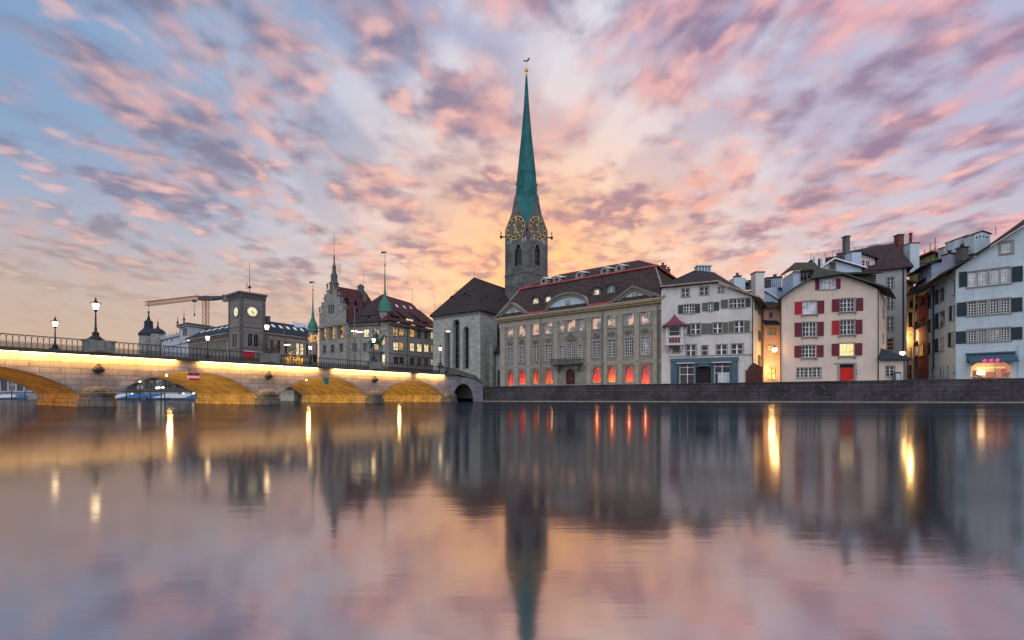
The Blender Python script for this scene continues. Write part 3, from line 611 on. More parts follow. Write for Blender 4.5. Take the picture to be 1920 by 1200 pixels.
# ---------------- helpers for blocks ----------------
def fr_pts(a, b):
    g = Fr.__new__(Fr); g.o = V((a[0], a[1], 0)); d_ = V((b[0]-a[0], b[1]-a[1], 0)); g.L = d_.length; g.d = d_/g.L; g.n = V((g.d.y, -g.d.x, 0)); return g
def rects(F, root, L, **k): return [win(F, root, q[:4], **{**k, **(q[4] if len(q) > 4 else {})}) for q in L]
def shell(F, root, out, holes, mat, dep, z0, z1, depth=.35, back=True, name='wall'):
    m_ = wallmesh(F, root, out, holes, mat, depth); L = F.L; s0 = min(a for a, b in out); s1 = max(a for a, b in out)
    m_.quad(F.w(s1, 0, z0), F.w(s1, -dep, z0), F.w(s1, -dep, z1), F.w(s1, 0, z1)).quad(F.w(s0, -dep, z0), F.w(s0, 0, z0), F.w(s0, 0, z1), F.w(s0, -dep, z1))
    if back: m_.quad(F.w(s1, -dep, z0), F.w(s0, -dep, z0), F.w(s0, -dep, z1), F.w(s1, -dep, z1))
    m_.quad(F.w(s0, -depth-.3, z0), F.w(s1, -depth-.3, z0), F.w(s1, -depth-.3, z1), F.w(s0, -depth-.3, z1))
    return m_.build(name, mat, root)
# ---------------- church ----------------
crop(560, 440, 3.53)
F = Fr(812, 102.4, 900, 95); ch = thing('church', F.w(F.L/2, 0, 2), 'grey stone church choir with tall lancet windows and a dark hipped roof', 'church')
ZE = 19.1; hs = []
for b in ((968, 635, 1000, 885), (1024, 563, 1064, 885), (1092, 610, 1126, 885)):
    hs.append(win(F, ch, b, 2, 9, 'glass', 'metal_grey', sill=True, arch=1., rec=.75, sur='stone_trim', sw=.18, mw=.03))
m_ = wallmesh(F, ch, [(0, 1), (F.L, 1), (F.L, ZE), (0, ZE)], hs, '', .8)
G_ = F.side(20); hs2 = []
lp = outl((6.2, 5, 7.8, 17), 1.); hs2.append(win(G_, ch, (6.2, 6, 7.8, 17), 2, 7, 'glass', 'metal_grey', arch=1., rec=.6, raw=True, sur='stone_trim'))
hs2.append(win(G_, ch, (13, 6, 14.6, 17), 2, 7, 'glass', 'metal_grey', arch=1., rec=.6, raw=True, sur='stone_trim'))
m_.sheet(G_, 0, [(0, 1), (20, 1), (20, ZE), (0, ZE)], hs2)
for h in hs2: m_.rim(G_, h, -.7, 0)
Gl = F.side(20, False); m_.sheet(Gl, 0, [(0, 1), (20, 1), (20, ZE), (0, ZE)])
m_.fbox(F, F.L-.9, F.L+.35, -1.2, .35, 1, ZE-4.5).fbox(G_, 3.2, 4.4, 0, .9, 1, 12).fbox(G_, 9.6, 10.8, 0, .9, 1, 12)
m_.build('wall', 'stone_pale', ch)
fz = MB(); fz.fbox(F, -.15, F.L+.15, .004, .16, ZE-.75, ZE-.45)
for i in range(26): fz.fbox(F, .2+i*.5, .45+i*.5, .004, .14, ZE-1.1, ZE-.752)
for i in range(30): fz.fbox(G_, .3+i*.5, .55+i*.5, .004, .14, ZE-1.1, ZE-.752)
fz.fbox(G_, 0, 20, .004, .16, ZE-.75, ZE-.45).build('corbel_frieze', 'stone_trim', ch)
e = .55; R0 = F.w(F.L/2, -6.4, 28); R1 = F.w(F.L/2, -20, 28)
rb = MB().slab([F.w(-e, e, ZE-.2), F.w(F.L+e, e, ZE-.2), R0], .2).slab([F.w(F.L+e, e, ZE-.2), F.w(F.L+e, -20, ZE-.2), R1, R0], .2).slab([F.w(-e, -20, ZE-.2), F.w(-e, e, ZE-.2), R0, R1], .2)
ro = rb.build('roof', 'roof_dark', ch)
MB().tube(F.w(-e, e, ZE-.15), R0, .13, 5).tube(F.w(F.L+e, e, ZE-.15), R0, .13, 5).tube(R0, R1, .13, 5).build('ridge_tiles', 'roof_brown', ro)
def dormer_small(Fq, s, n, z, w_, h_, root, m1='roof_maroon', m2='frame_grey', pane='glass', dp=1.6):
    d_ = MB().fbox(Fq, s-w_/2, s+w_/2, n-dp, n, z, z+h_); o = d_.build('dormer', m2, root)
    MB().fbox(Fq, s-w_/2+.12, s+w_/2-.12, n+.003, n+.03, z+.15, z+h_-.1).build('pane', pane, o)
    MB().slab([Fq.w(s-w_/2-.25, n+.3, z+h_-.05), Fq.w(s, n+.3, z+h_+w_*.45), Fq.w(s, n-dp*1.3, z+h_+w_*.45), Fq.w(s-w_/2-.25, n-dp*1.3, z+h_-.05)], .1).slab([Fq.w(s, n+.3, z+h_+w_*.45), Fq.w(s+w_/2+.25, n+.3, z+h_-.05), Fq.w(s+w_/2+.25, n-dp*1.3, z+h_-.05), Fq.w(s, n-dp*1.3, z+h_+w_*.45)], .1).build('dormer_roof', m1, o)
for px, py in ((852, 562), (879, 557)): 
    Fo = F.off(-3.0 if px < 870 else -3.4); dormer_small(F, Fo.S(px), -2.4, Fo.Z(px, py)-.5, .95, .9, ro, 'roof_red', 'maroon_paint')
dormer_small(G_, 6, -3.0, 22.0, 1.1, 1., ro); dormer_small(G_, 11, -3.0, 22.0, 1.1, 1., ro)
MB().tube(R0, R0+V((0, 0, 2.6)), .04, 4, r2=.015).build('lightning_rod', 'iron', ro)
# low side chapel at the right of the choir
cf = Fr(930, 98, 946, 96); ann = MB().fbox(cf, 0, cf.L, -5, 0, 1, 10.5).build('side_chapel', 'plaster_grey', ch)
MB().slab([cf.w(-1.0, .7, 10.4), cf.w(cf.L+.6, .7, 10.4), cf.w(cf.L+.6, -4, 14), cf.w(.4, -4, 14)], .4).build('side_roof', 'roof_dark', ann)
win(cf, ann, (.5, 2.4, 1.5, 6.6), 2, 5, 'glass', 'frame_grey', arch=1., raw=True, rec=-.06)
# ---------------- spire tower ----------------
crop(930, 340, 8.575)
pL, pC, pR = (-1.70, 111.3), (3.51, 107.), (8.78, 111.8); pB = (pL[0]+pR[0]-pC[0], pL[1]+pR[1]-pC[1])
FS = [fr_pts(pL, pC), fr_pts(pC, pR), fr_pts(pR, pB), fr_pts(pB, pL)]
tw = thing('church_tower', (3.54, 111.5, 2), 'tall square stone church tower with gilded clocks and a slender green copper spire', 'tower')
ZG = 41.5; prof = [(0, ZG), (.10, 42.1), (.22, 42.9), (.42, 43.9), (.60, 45.0), (.74, 46.6), (.84, 48.0), (.93, 49.4)]
body = MB(); wz = []
for i, Fq in enumerate(FS):
    L = Fq.L; left = [(a*L/2, b) for a, b in prof]; right = [(L-a, b) for a, b in left[::-1]]
    o_ = [(0, 1), (L, 1)]+right[::-1]+left[::-1]
    if i == 0: crop(900, 90, 2.553); bx = Fq.R(163, 938, 202, 1042)
    elif i == 1: bx = Fq.R(260, 938, 290, 1040)
    else: bx = (L/2-1.3, 32, L/2+1.3, 37.5)
    h = win(Fq, tw, bx, 3, 5, 'glass', 'metal_grey', arch=1.6, raw=True, rec=.5, sur='stone_trim', sw=.2, name='belfry_window')
    body.sheet(Fq, 0, o_, [h]); body.rim(Fq, h, -.7, 0); body.rim(Fq, left+right, -.35, 0)
    body.fbox(Fq, -.1, L+.1, .0, .14, 30.15, 30.5).fbox(Fq, -.03, .5, .004, .06, 1, 30.1).fbox(Fq, L-.5, L+.03, .004, .06, 1, 30.1)
    body.quad(Fq.w(0, -.9, 30), Fq.w(L, -.9, 30), Fq.w(L, -.9, 40), Fq.w(0, -.9, 40))
body.build('wall', 'tower_stone', tw)
sk = MB()
for i in range(4):
    A, Bq = FS[i], FS[(i+1) % 4]
    for (a0, z0), (a1, z1) in zip(prof, prof[1:]):
        sk.quad(A.w(A.L-a0*A.L/2, -.06, z0), Bq.w(a0*Bq.L/2, -.06, z0), Bq.w(a1*Bq.L/2, -.06, z1), A.w(A.L-a1*A.L/2, -.06, z1))
c0 = V((3.54, 111.5, 0)); rot = math.atan2(-4.3, 5.2)+pi/8
sp_prof = [(2.5, 47.6), (2.60, 49.2), (2.60, 50.4), (2.57, 50.5), (2.33, 55.1), (1.78, 60), (1.14, 66), (.62, 72), (.16, 79.3), (.0, 79.6)]
sk.lathe(c0, sp_prof, 8, rot=rot)
for z_ in (55.2, 65.9): 
    rr = 2.345 if z_ < 60 else 1.165; sk.lathe(c0, [(rr-.05, z_-.08), (rr+.04, z_-.05), (rr+.02, z_+.1)], 8, rot=rot)
spo = sk.build('spire', 'copper', tw)
sm = MB()
for i in range(8):
    a = rot+2*pi*i/8; ps = [(c0.x+r*cos(a), c0.y+r*sin(a), h) for r, h in sp_prof[1:-1]]; sm.path(ps, .07, 4)
sm.build('seams', 'copper', spo)
b = MB().lathe((c0.x, c0.y, 79.4), [(.1, 0), (.28, .25), (.30, .5), (.1, .75), (.1, .9), (.42, 1.2), (.50, 1.5), (.42, 1.8), (.07, 2.1), (.05, 4.0), (0, 4.1)], 10); b.build('gilded_ball', 'gold', tw)
x_, z_ = c0.x, 83.1
ck = MB(); ck.prism(fr_pts((c0.x-2, c0.y), (c0.x+2, c0.y)), [(1.1, z_), (1.5, z_+.2), (1.9, z_+.1), (2.2, z_+.3), (2.7, z_+.9), (2.8, z_+.4), (2.5, z_+.05), (2.2, z_-.2), (1.6, z_-.15)], -.04, .04)
ck.build('weathercock', 'iron', tw)
for i, Fq in enumerate(FS):
    p = Fq.w(Fq.L/2, -.3, 49.3); fb = MB().lathe(p, [(.35, -.6), (.2, 0), (.14, 1.2), (.2, 1.5), (.06, 1.6), (.05, 2.2), (.28, 2.5), (.05, 2.9), (.03, 3.4), (0, 3.5)], 6); fb.build('finial', 'tower_stone', tw)
for i, (cx_, cy_) in enumerate((pL, pR, pC, pB)):
    dv = V((cx_-3.54, cy_-111.5, 0)).normalized(); p = V((cx_, cy_, 39.9)); q = p+dv*.9
    g_ = MB().tube(p, q, .16, 6, r2=.22).lathe(q+dv*.1, [(0, -.55), (.3, -.3), (.33, 0), (.2, .3), (.1, .35)], 7).path([q, q+V((0, 0, .6))+dv*.2, q+V((0, 0, .9))+dv*-.1, q+V((0, 0, 1.4))+dv*.2], .1, 5)
    g_.build('gargoyle', 'iron', tw)
# clocks and painted year
NUM = ['XII', 'I', 'II', 'III', 'IV', 'V', 'VI', 'VII', 'VIII', 'IX', 'X', 'XI']
for i, Fq in enumerate(FS):
    s, z = (Fq.L/2, 41.25); r = 2.82 if i < 2 else 2.82
    cl = MB(); n = 48
    def ring(mb, r0, r1, n0, a0=0, a1=2*pi, k=n):
        vs = []; 
        for j in range(k+1):
            a = a0+(a1-a0)*j/k; vs += [Fq.w(s+r0*sin(a), n0, z+r0*cos(a)), Fq.w(s+r1*sin(a), n0, z+r1*cos(a))]
        mb.add(vs, [(2*j, 2*j+2, 2*j+3, 2*j+1) for j in range(k)])
    cl.fbox(Fq, s-.1, s+.1, .01, .12, z-.1, z+.1)
    ring(cl, r-.13, r, .09); ring(cl, r*.74-.09, r*.74, .09)
    co = cl.build('clock_dial', 'gold', tw)
    bk = MB(); ring(bk, r*.74, r-.13, .055)
    for j in range(0): pass
    bk.build('numeral_band', 'black' if 0 else 'black', co)
    st_ = MB()
    for j in range(12): a = 2*pi*j/12; ring(st_, r*.75, r-.14, .065, a-.13, a+.13, 3)
    st_.build('numeral_field', 'tower_stone', co)
    if i < 2:
        for j, t_ in enumerate(NUM):
            a = 2*pi*j/12; text(Fq, s+r*.855*sin(a), z+r*.855*cos(a), .085, t_, .62, 'gold', co, 'numeral', .005)
    hd = MB()
    for a, l_ in ((.14, r*.93), (2.62, r*.62)):
        d_ = (sin(a), cos(a)); q = (cos(a), -sin(a))
        hd.add([Fq.w(s+d_[0]*u_*l_+q[0]*v_, .13, z+d_[1]*u_*l_+q[1]*v_) for u_, v_ in ((-.25, 0), (0, .07), (.7, .06), (.78, .24), (1, 0), (.78, -.24), (.7, -.06), (0, -.07))], [list(range(8))[::-1]])
        hd.add([Fq.w(s-d_[0]*.9+.25*sin(b_), .125, z-d_[1]*.9+.25*cos(b_)) for b_ in (0, 1.05, 2.1, 3.14, 4.2, 5.2)], [list(range(6))])
    hd.build('clock_hands', 'gold', co)
crop(930, 340, 8.575)
for Fq, L_ in ((FS[0], [(192, 1000, '1'), (240, 985, '7'), (428, 938, '3'), (474, 922, '2')]), (FS[1], [(564, 925, '1'), (606, 935, '7'), (752, 975, '3'), (786, 985, '2')])):
    for x_, y_, ch_ in L_: s, z = Fq.pt(x_, y_); text(Fq, s, z, .03, ch_, 1.15, 'white_paint', tw, 'year_digit', .01)
# ---------------- city hall with stepped gable ----------------
crop(570, 500, 6.313)
F1 = Fr(598.5, 114.5, 649.5, 108); F2 = Fr(650, 109.4, 713, 106.6); F3 = Fr(728, 106, 818, 120.5)
sh_ = thing('city_hall', (-35, 112, 2), 'grey stone city hall with stepped gable, red roofs and green onion turret', 'town hall')
k = dict(fr='frame_grey', sur='stone_trim', sw=.14)
hs = [win(F1, sh_, b, 2, 4, 'lit_gold', 'frame_grey', arch=1., rec=.9, sur='stone_trim') for b in ((200, 700, 265, 868), (298, 690, 365, 856), (395, 672, 468, 845))]
hs += rects(F1, sh_, [(225, 935, 262, 1020), (320, 925, 357, 1015), (422, 910, 460, 1005)], cols=2, rows=2, **k)
hs += rects(F1, sh_, [(290, 452, 307, 552), (315, 450, 334, 550), (341, 448, 358, 548)], cols=1, rows=3, sill=False, arch=1., **k)
P_ = F1.pts([(180, 655), (180, 575), (200, 560), (205, 480), (232, 470), (237, 385), (262, 375), (268, 300), (300, 285), (303, 200), (352, 195), (355, 270), (392, 262), (388, 345), (428, 352), (430, 425), (466, 432), (470, 500), (497, 505), (500, 615)])
o_ = [(0, 1), (F1.L, 1), (F1.L, P_[-1][1]), P_[-2], *P_[::-1][2:]]
o_ = [(0, 1), (F1.L, 1)]+P_[::-1]; o_[2] = (F1.L, o_[2][1]); o_[-1] = (0, o_[-1][1])
shell(F1, sh_, o_, hs, 'stone_grey', 12, 1, 18.4, .9)
gp = MB()
for (a, b), (c, d_) in zip(P_, P_[1:]):
    if abs(a-c) > .5: MB().fbox(F1, min(a, c)-.1, max(a, c)+.1, -.4, .18, max(b, d_), max(b, d_)+.22).build('coping_stone', 'stone_trim', sh_)
for xx, yy in ((182, 530), (272, 250), (215, 470), (247, 380), (410, 350), (448, 420), (484, 490)):
    s, z = F1.pt(xx, yy); MB().lathe(F1.w(s, -.1, z-.2), [(.2, 0), (.25, .3), (.12, .5), (.28, .8), (.3, 1.0), (.1, 1.3), (0, 1.5)], 8).build('gable_finial', 'stone_trim', sh_)
gp.fbox(F1, -.2, F1.L+.2, .004, .35, 17.9, 18.4).build('gable_cornice', 'stone_trim', sh_)
s, z = F1.pt(322, 320); MB().lathe((0, 0, 0), [(0, 0)], 3)
fl_ = MB(); s, z = F1.pt(322, 195); fl_.lathe(F1.w(s, -.8, z-2.5), [(1.1, 0), (1.1, 2.3), (1.25, 2.5), (.85, 3.0), (.8, 4.2), (.9, 4.4), (.5, 5.2), (.42, 6.4), (.55, 6.6), (.2, 7.4), (.16, 9.5), (.05, 9.8), (.04, 15), (0, 15.1)], 8); fl_.build('bell_turret', 'stone_dark', sh_)
an = MB(); c = F1.w(s+1.2, -1, z+2.3)
for i in range(4):
    for j in range(5): an.tube(c+V((i*.45-.6, 0, j*.55)), c+V((i*.45-.6, 0, j*.55+.55)), .035, 4); an.tube(c+V((-.6, 0, j*.55)), c+V((.75, 0, j*.55)), .035, 4)
an.build('antenna_frame', 'iron', sh_)
# gable block roof
e = .5; RG0, RG1 = F1.w(F1.L/2, -.5, 28.0), F1.w(F1.L/2, -9.5, 28.4)
r1 = MB().slab([F1.w(F1.L+e, -.4, 18.2), F1.w(F1.L+e, -13, 18.2), RG1, RG0], .2).slab([F1.w(-e, -13, 18.2), F1.w(-e, -.4, 18.2), RG0, RG1], .2).slab([F1.w(F1.L+e, -13, 18.2), F1.w(-e, -13, 18.2), RG1], .2).build('roof', 'roof_red', sh_)
Gs = F1.side(12)
for sx_, zz, nn in ((2.2, 23.6, -2.9), (4.7, 23.3, -2.9), (7.2, 23.0, -2.9), (4.2, 21.1, -1.7), (6.7, 20.8, -1.7)):
    MB().add([Gs.w(sx_-.55, nn+.15, zz), Gs.w(sx_+.55, nn+.15, zz), Gs.w(sx_, nn+.15, zz+1.5), Gs.w(sx_, nn-1.8, zz+1.5)], [(0, 1, 2), (1, 3, 2), (0, 2, 3)]).build('dormer', 'glass', r1)
# wing roofs
F2s = F2.S(668); KR = V((-32.9, 115, 26.7))
r2 = MB().slab([F2.w(F2s-4, .7, 18.5), F2.w(F2.L+1, .7, 18.5), KR, F2.w(F2s+2.2, -8.5, 26.2)], .22).slab([F2.w(F2s-4, .7, 18.5), F2.w(F2s+2.2, -8.5, 26.2), F2.w(F2s-2, -8.5, 19)], .2).build('roof', 'roof_maroon', sh_)
r3 = MB().slab([F3.w(-1, .8, 18.7), F3.w(F3.L+2, .8, 18.7), F3.w(F3.L-1, -8.2, 26.4), KR], .22).slab([F3.w(-1, .8, 18.7), KR, F2.w(F2.L+1, .7, 18.5)], .2).slab([F3.w(F3.L+2, .8, 18.7), F3.w(F3.L+6, -6, 22), F3.w(F3.L-1, -8.2, 26.4)], .2).build('roof', 'roof_red', sh_)
crop(680, 500, 6)
for xx, yy in ((385, 440), (470, 452), (543, 462), (617, 470), (710, 487)):
    Fo = F3.off(-4.4); s, z = Fo.pt(xx, yy); MB().quad(F3.w(s-.3, -4.1, z-.35), F3.w(s+.3, -4.1, z-.35), F3.w(s+.3, -4.75, z+.35), F3.w(s-.3, -4.75, z+.35)).build('skylight', 'skylight_glow', r3)
crop(570, 500, 6.313)
hs = rects(F2, sh_, [(575, 750, 612, 833, dict(pane='lit_white')), (700, 742, 770, 832, dict(cols=4, pane='lit_white')), (818, 730, 885, 820, dict(cols=4, pane='lit_gold')), (575, 905, 625, 1000, dict(cols=4)), (700, 905, 745, 1000, dict(cols=4)), (820, 895, 882, 985, dict(cols=4, pane='lit_gold'))], cols=2, rows=2, **k)
shell(F2, sh_, [(0, 1), (F2.L, 1), (F2.L, 18.5), (0, 18.5)], hs, 'stone_grey', 9, 1, 18.5)
crop(680, 500, 6); lw = dict(pane='lit_white'); lg = dict(pane='lit_gold')
rw = [(345, 685, 400, 780, lg), (412, 697, 467, 780, lg), (530, 703, 585, 793, lg), (612, 715, 658, 800), (692, 725, 738, 808), (768, 732, 792, 812, lw),
      (345, 848, 405, 940, lw), (410, 852, 465, 937, lg), (532, 862, 583, 950, lw), (613, 868, 667, 957, lw), (693, 875, 743, 962, lw), (768, 882, 792, 965, lg),
      (350, 1015, 405, 1090), (413, 1018, 467, 1090), (533, 1025, 583, 1110), (615, 1030, 660, 1110), (693, 1035, 740, 1112), (770, 1040, 792, 1100, lw)]
hs = rects(F3, sh_, rw, cols=2, rows=2, **k)
shell(F3, sh_, [(0, 1), (F3.L, 1), (F3.L, 18.5), (0, 18.5)], hs, 'stone_grey', 14, 1, 18.5)
st_ = MB().fbox(F3, 0, F3.L, .004, .12, 7.6, 7.8).fbox(F3, 0, F3.L, .004, .1, 10.9, 11.05).fbox(F3, 0, F3.L, .004, .55, 17.7, 18.3).fbox(F2, 0, F2.L, .004, .5, 17.6, 18.2).fbox(F2, 0, F2.L, .004, .12, 7.6, 7.8)
st_.fbox(F3, F3.S(763.5)-.08, F3.S(763.5)+.08, .05, .2, 1, 17.6).build('string_course', 'stone_dark', sh_)
# eyebrow dormers
for Fq, s, w_, pn, rf in ((F3, 2.2, 3.0, 'glass', r3), (F3, 7.2, 2.4, 'lit_white', r3), (F3, 12.6, 2.2, 'glass', r3), (F2, 4.5, 2.2, 'glass', r2), (F2, 7.6, 2.4, 'glass', r2)):
    d_ = MB().fbox(Fq, s-w_/2, s+w_/2, -2.4, -.25, 18.75, 20.1).build('dormer', 'frame_grey', rf)
    for j in range(3): MB().fbox(Fq, s-w_/2+.15+j*w_/3, s-w_/2+w_/3-.05+j*w_/3, -.247, -.2, 18.95, 19.95).build('pane', pn, d_)
    MB().slab([Fq.w(s-w_/2-.4, .1, 20.1), Fq.w(s+w_/2+.4, .1, 20.1), Fq.w(s+w_/2-.6, -3.6, 22.4), Fq.w(s-w_/2-.9, -3.6, 22.6)], .15).build('dormer_roof', 'roof_maroon', d_)
# turrets
def turret(px, Y, r, z0, z1, zc, zt, label, litw=()):
    c = V(((px-CX)/FP*Y, Y, 0)); 
    t_ = MB().lathe(c, [(r*.4, z0-1.6), (r*.9, z0-.6), (r, z0), (r, z1), (r+.18, z1+.02), (r+.2, z1+.3)], 8, rot=pi/8).build('turret', 'stone_grey', sh_)
    d_ = MB().lathe(c, [(r+.45, z1+.28), (r+.12, z1+.7), (r+.12, z1+1.3), (r*.95, z1+2.1), (r*.6, z1+2.9), (r*.33, z1+3.8), (.2, z1+5.6), (.07, zc), (.05, zt-1.5), (0, zt)], 10); d_.build('onion_roof', 'copper_green', t_)
    MB().lathe((c.x, c.y, zc), [(0, -.25), (.25, 0), (0, .25)], 8).prism(fr_pts((c.x-1, c.y), (c.x+1, c.y)), [(.1, zt-1.0), (.9, zt-.8), (1.7, zt-1.0), (1.1, zt-.6), (1.6, zt-.2), (.9, zt-.5), (.2, zt-.4)], -.03, .03).build('weathervane', 'iron', t_)
    for k_ in range(8):
        a = -pi/2+k_*pi/4-pi/8+pi/8; nn = V((cos(a), sin(a), 0)); ap = r*cos(pi/8); tt = V((-nn.y, nn.x, 0)); g = Fr.__new__(Fr); g.o = c+nn*ap; g.d = tt; g.n = nn; g.L = 1
        if nn.y > .3: continue
        for za, zb, pn in litw: MB().fbox(g, -.36, .36, .006, .03, za, zb).build('window', pn, t_)
    return c
turret(721.7, 107.6, 1.42, 6.9, 20.6, 31.9, 35.6, '', [(18.6, 20.0, 'lit_dim'), (13.0, 15.2, 'lit_gold'), (8.5, 10.6, 'lit_white')])
turret(586.7, 115.8, 1.1, 4, 17.2, 28, 30.6, '', [(14.5, 16.5, 'lit_gold'), (9.6, 11.5, 'glass'), (5, 7.3, 'lit_yellow')])
for px, py0, py1, w_, Y in ((676.5, 533, 560, 1.25, 118), (684.5, 548, 575, .95, 117)):
    z1 = W(px, py0, Y).z; z0 = W(px, py1, Y).z-3; c = W(px, py0, Y)
    MB().box((c.x, c.y, z0), w_, w_, z1-z0-.7).box((c.x, c.y, z1-.698), w_*1.2, w_*1.2, .2).lathe((c.x, c.y, z1-.5), [(w_*.45, 0), (w_*.4, .35), (w_*.2, .5), (0, .52)], 8).build('chimney', 'stone_dark', sh_)
for px, py, Y, h in ((681.5, 532, 118, 3), (727, 548, 116, 4.5), (773.5, 563, 118, 3.2), (814.5, 572, 124, 3.2)):
    p = W(px, py, Y); MB().tube(p-V((0, 0, 2)), p+V((0, 0, h)), .04, 4, r2=.02).build('roof_rod', 'iron', sh_)
# ---------------- square clock tower and post building ----------------
crop(240, 440, 3.53)
qL, qC, qR = (-90.1, 144.7), (-83.5, 140.), (-78.9, 145.4); qB = (qL[0]+qR[0]-qC[0], qL[1]+qR[1]-qC[1])
QS = [fr_pts(qL, qC), fr_pts(qC, qR), fr_pts(qR, qB), fr_pts(qB, qL)]
ct = thing('clock_tower', (-84, 145, 2), 'square dark brick clock tower with two lit round dials and a thin roof mast', 'tower')
b = MB(); tr = MB()
for i, Fq in enumerate(QS):
    L = Fq.L; h1 = win(Fq, ct, (L/2-1.5, 16.6, L/2-.2, 20.6), 2, 3, 'glass', 'frame_grey', arch=1., raw=True, sur='stone_trim'); h2 = win(Fq, ct, (L/2+.2, 16.6, L/2+1.5, 20.6), 2, 3, 'glass', 'frame_grey', arch=1., raw=True, sur='stone_trim')
    b.sheet(Fq, 0, [(0, 1), (L, 1), (L, 33), (0, 33)], [h1, h2]); b.rim(Fq, h1, -.3, 0); b.rim(Fq, h2, -.3, 0)
    tr.fbox(Fq, -.5, L+.5, -.1, .55, 32.75, 33.25).fbox(Fq, -.2, L+.2, .004, .25, 31.4, 31.7)
    for j in range(12): tr.fbox(Fq, j*L/12+.1, j*L/12+.35, .004, .4, 31.75, 32.7)
    tr.fbox(Fq, -.06, .7, .004, .12, 1, 31.3).fbox(Fq, L-.7, L+.06, .004, .12, 1, 31.3)
    tr.fbox(Fq, .7, L-.7, .004, .1, 22.3, 22.6).fbox(Fq, .7, L-.7, .004, .1, 15.6, 15.9)
b.build('wall', 'tower_brick', ct); tr.build('cornice', 'stone_dark', ct)
MB().slab([(*qL, 33.3), (*qC, 33.3), (*qR, 33.3), (*qB, 33.3)], .1).slab([(qC[0], qC[1]-.8, 33.32), (qR[0]+.8, qR[1], 33.32), (-84.5, 147.4, 34.6)], .1).slab([(qL[0]-.8, qL[1], 33.32), (qC[0], qC[1]-.8, 33.32), (-84.5, 147.4, 34.6)], .1).build('roof', 'roof_slate', ct)
MB().tube((-84.2, 146, 33), (-84.2, 146, 44), .10, 5, r2=.05).lathe((-84.2, 146, 36), [(0, -.6), (.6, 0), (0, .6)], 8).tube((-85.1, 146, 35.5), (-85.1, 146, 37.4), .1, 5).tube((-85.1, 146, 35.6), (-84.2, 146, 35.6), .05, 4).build('mast', 'iron', ct)
for Fq, px, py in ((QS[0], 443.4, 585), (QS[1], 472.9, 584.5), (QS[2], 0, 0)):
    s, z = (Fq.S(px), Fq.Z(px, py)) if px else (Fq.L/2, 27.)
    s = Fq.L/2 if not px else s; d_ = MB(); fr_ = MB(); hh = MB(); r = 1.45
    d_.add([Fq.w(s+r*cos(a*pi/12), .12, z+r*sin(a*pi/12)) for a in range(24)], [list(range(24))])
    do = d_.build('clock_dial', 'dial_glow', ct)
    lp = [(s+(r+.01)*cos(a*pi/12), z+(r+.01)*sin(a*pi/12)) for a in range(24)]; lq = [(s+(r+.22)*cos(a*pi/12), z+(r+.22)*sin(a*pi/12)) for a in range(24)]
    fr_.add([Fq.w(a, .2, b_) for a, b_ in lp]+[Fq.w(a, .2, b_) for a, b_ in lq]+[Fq.w(a, 0, b_) for a, b_ in lq]+[Fq.w(a, .1, b_) for a, b_ in lp], [(i, 24+i, 24+(i+1) % 24, (i+1) % 24) for i in range(24)]+[(24+i, 48+i, 48+(i+1) % 24, 24+(i+1) % 24) for i in range(24)]+[(72+i, i, (i+1) % 24, 72+(i+1) % 24) for i in range(24)]).build('dial_rim', 'stone_dark', do)
    for a in range(12): q = a*pi/6; hh.add([Fq.w(s+rr*sin(q)+t_*cos(q), .14, z+rr*cos(q)-t_*sin(q)) for rr, t_ in ((1.08, -.07), (1.38, -.08), (1.38, .08), (1.08, .07))], [(0, 1, 2, 3)])
    for q, l_ in ((2.9, 1.1), (2.1, .75)): hh.add([Fq.w(s+rr*sin(q)+t_*cos(q), .16, z+rr*cos(q)-t_*sin(q)) for rr, t_ in ((-.3, -.11), (l_, -.07), (l_, .07), (-.3, .11))], [(0, 1, 2, 3)])
    hh.build('hands', 'black', do)
pb = thing('post_building', (-75, 152, 2), 'long ochre stone building with arched windows either side of the clock tower', 'building')
FR_ = Fr(497, 145.6, 588, 160.5); FL_ = Fr(352, 164, 429, 146)
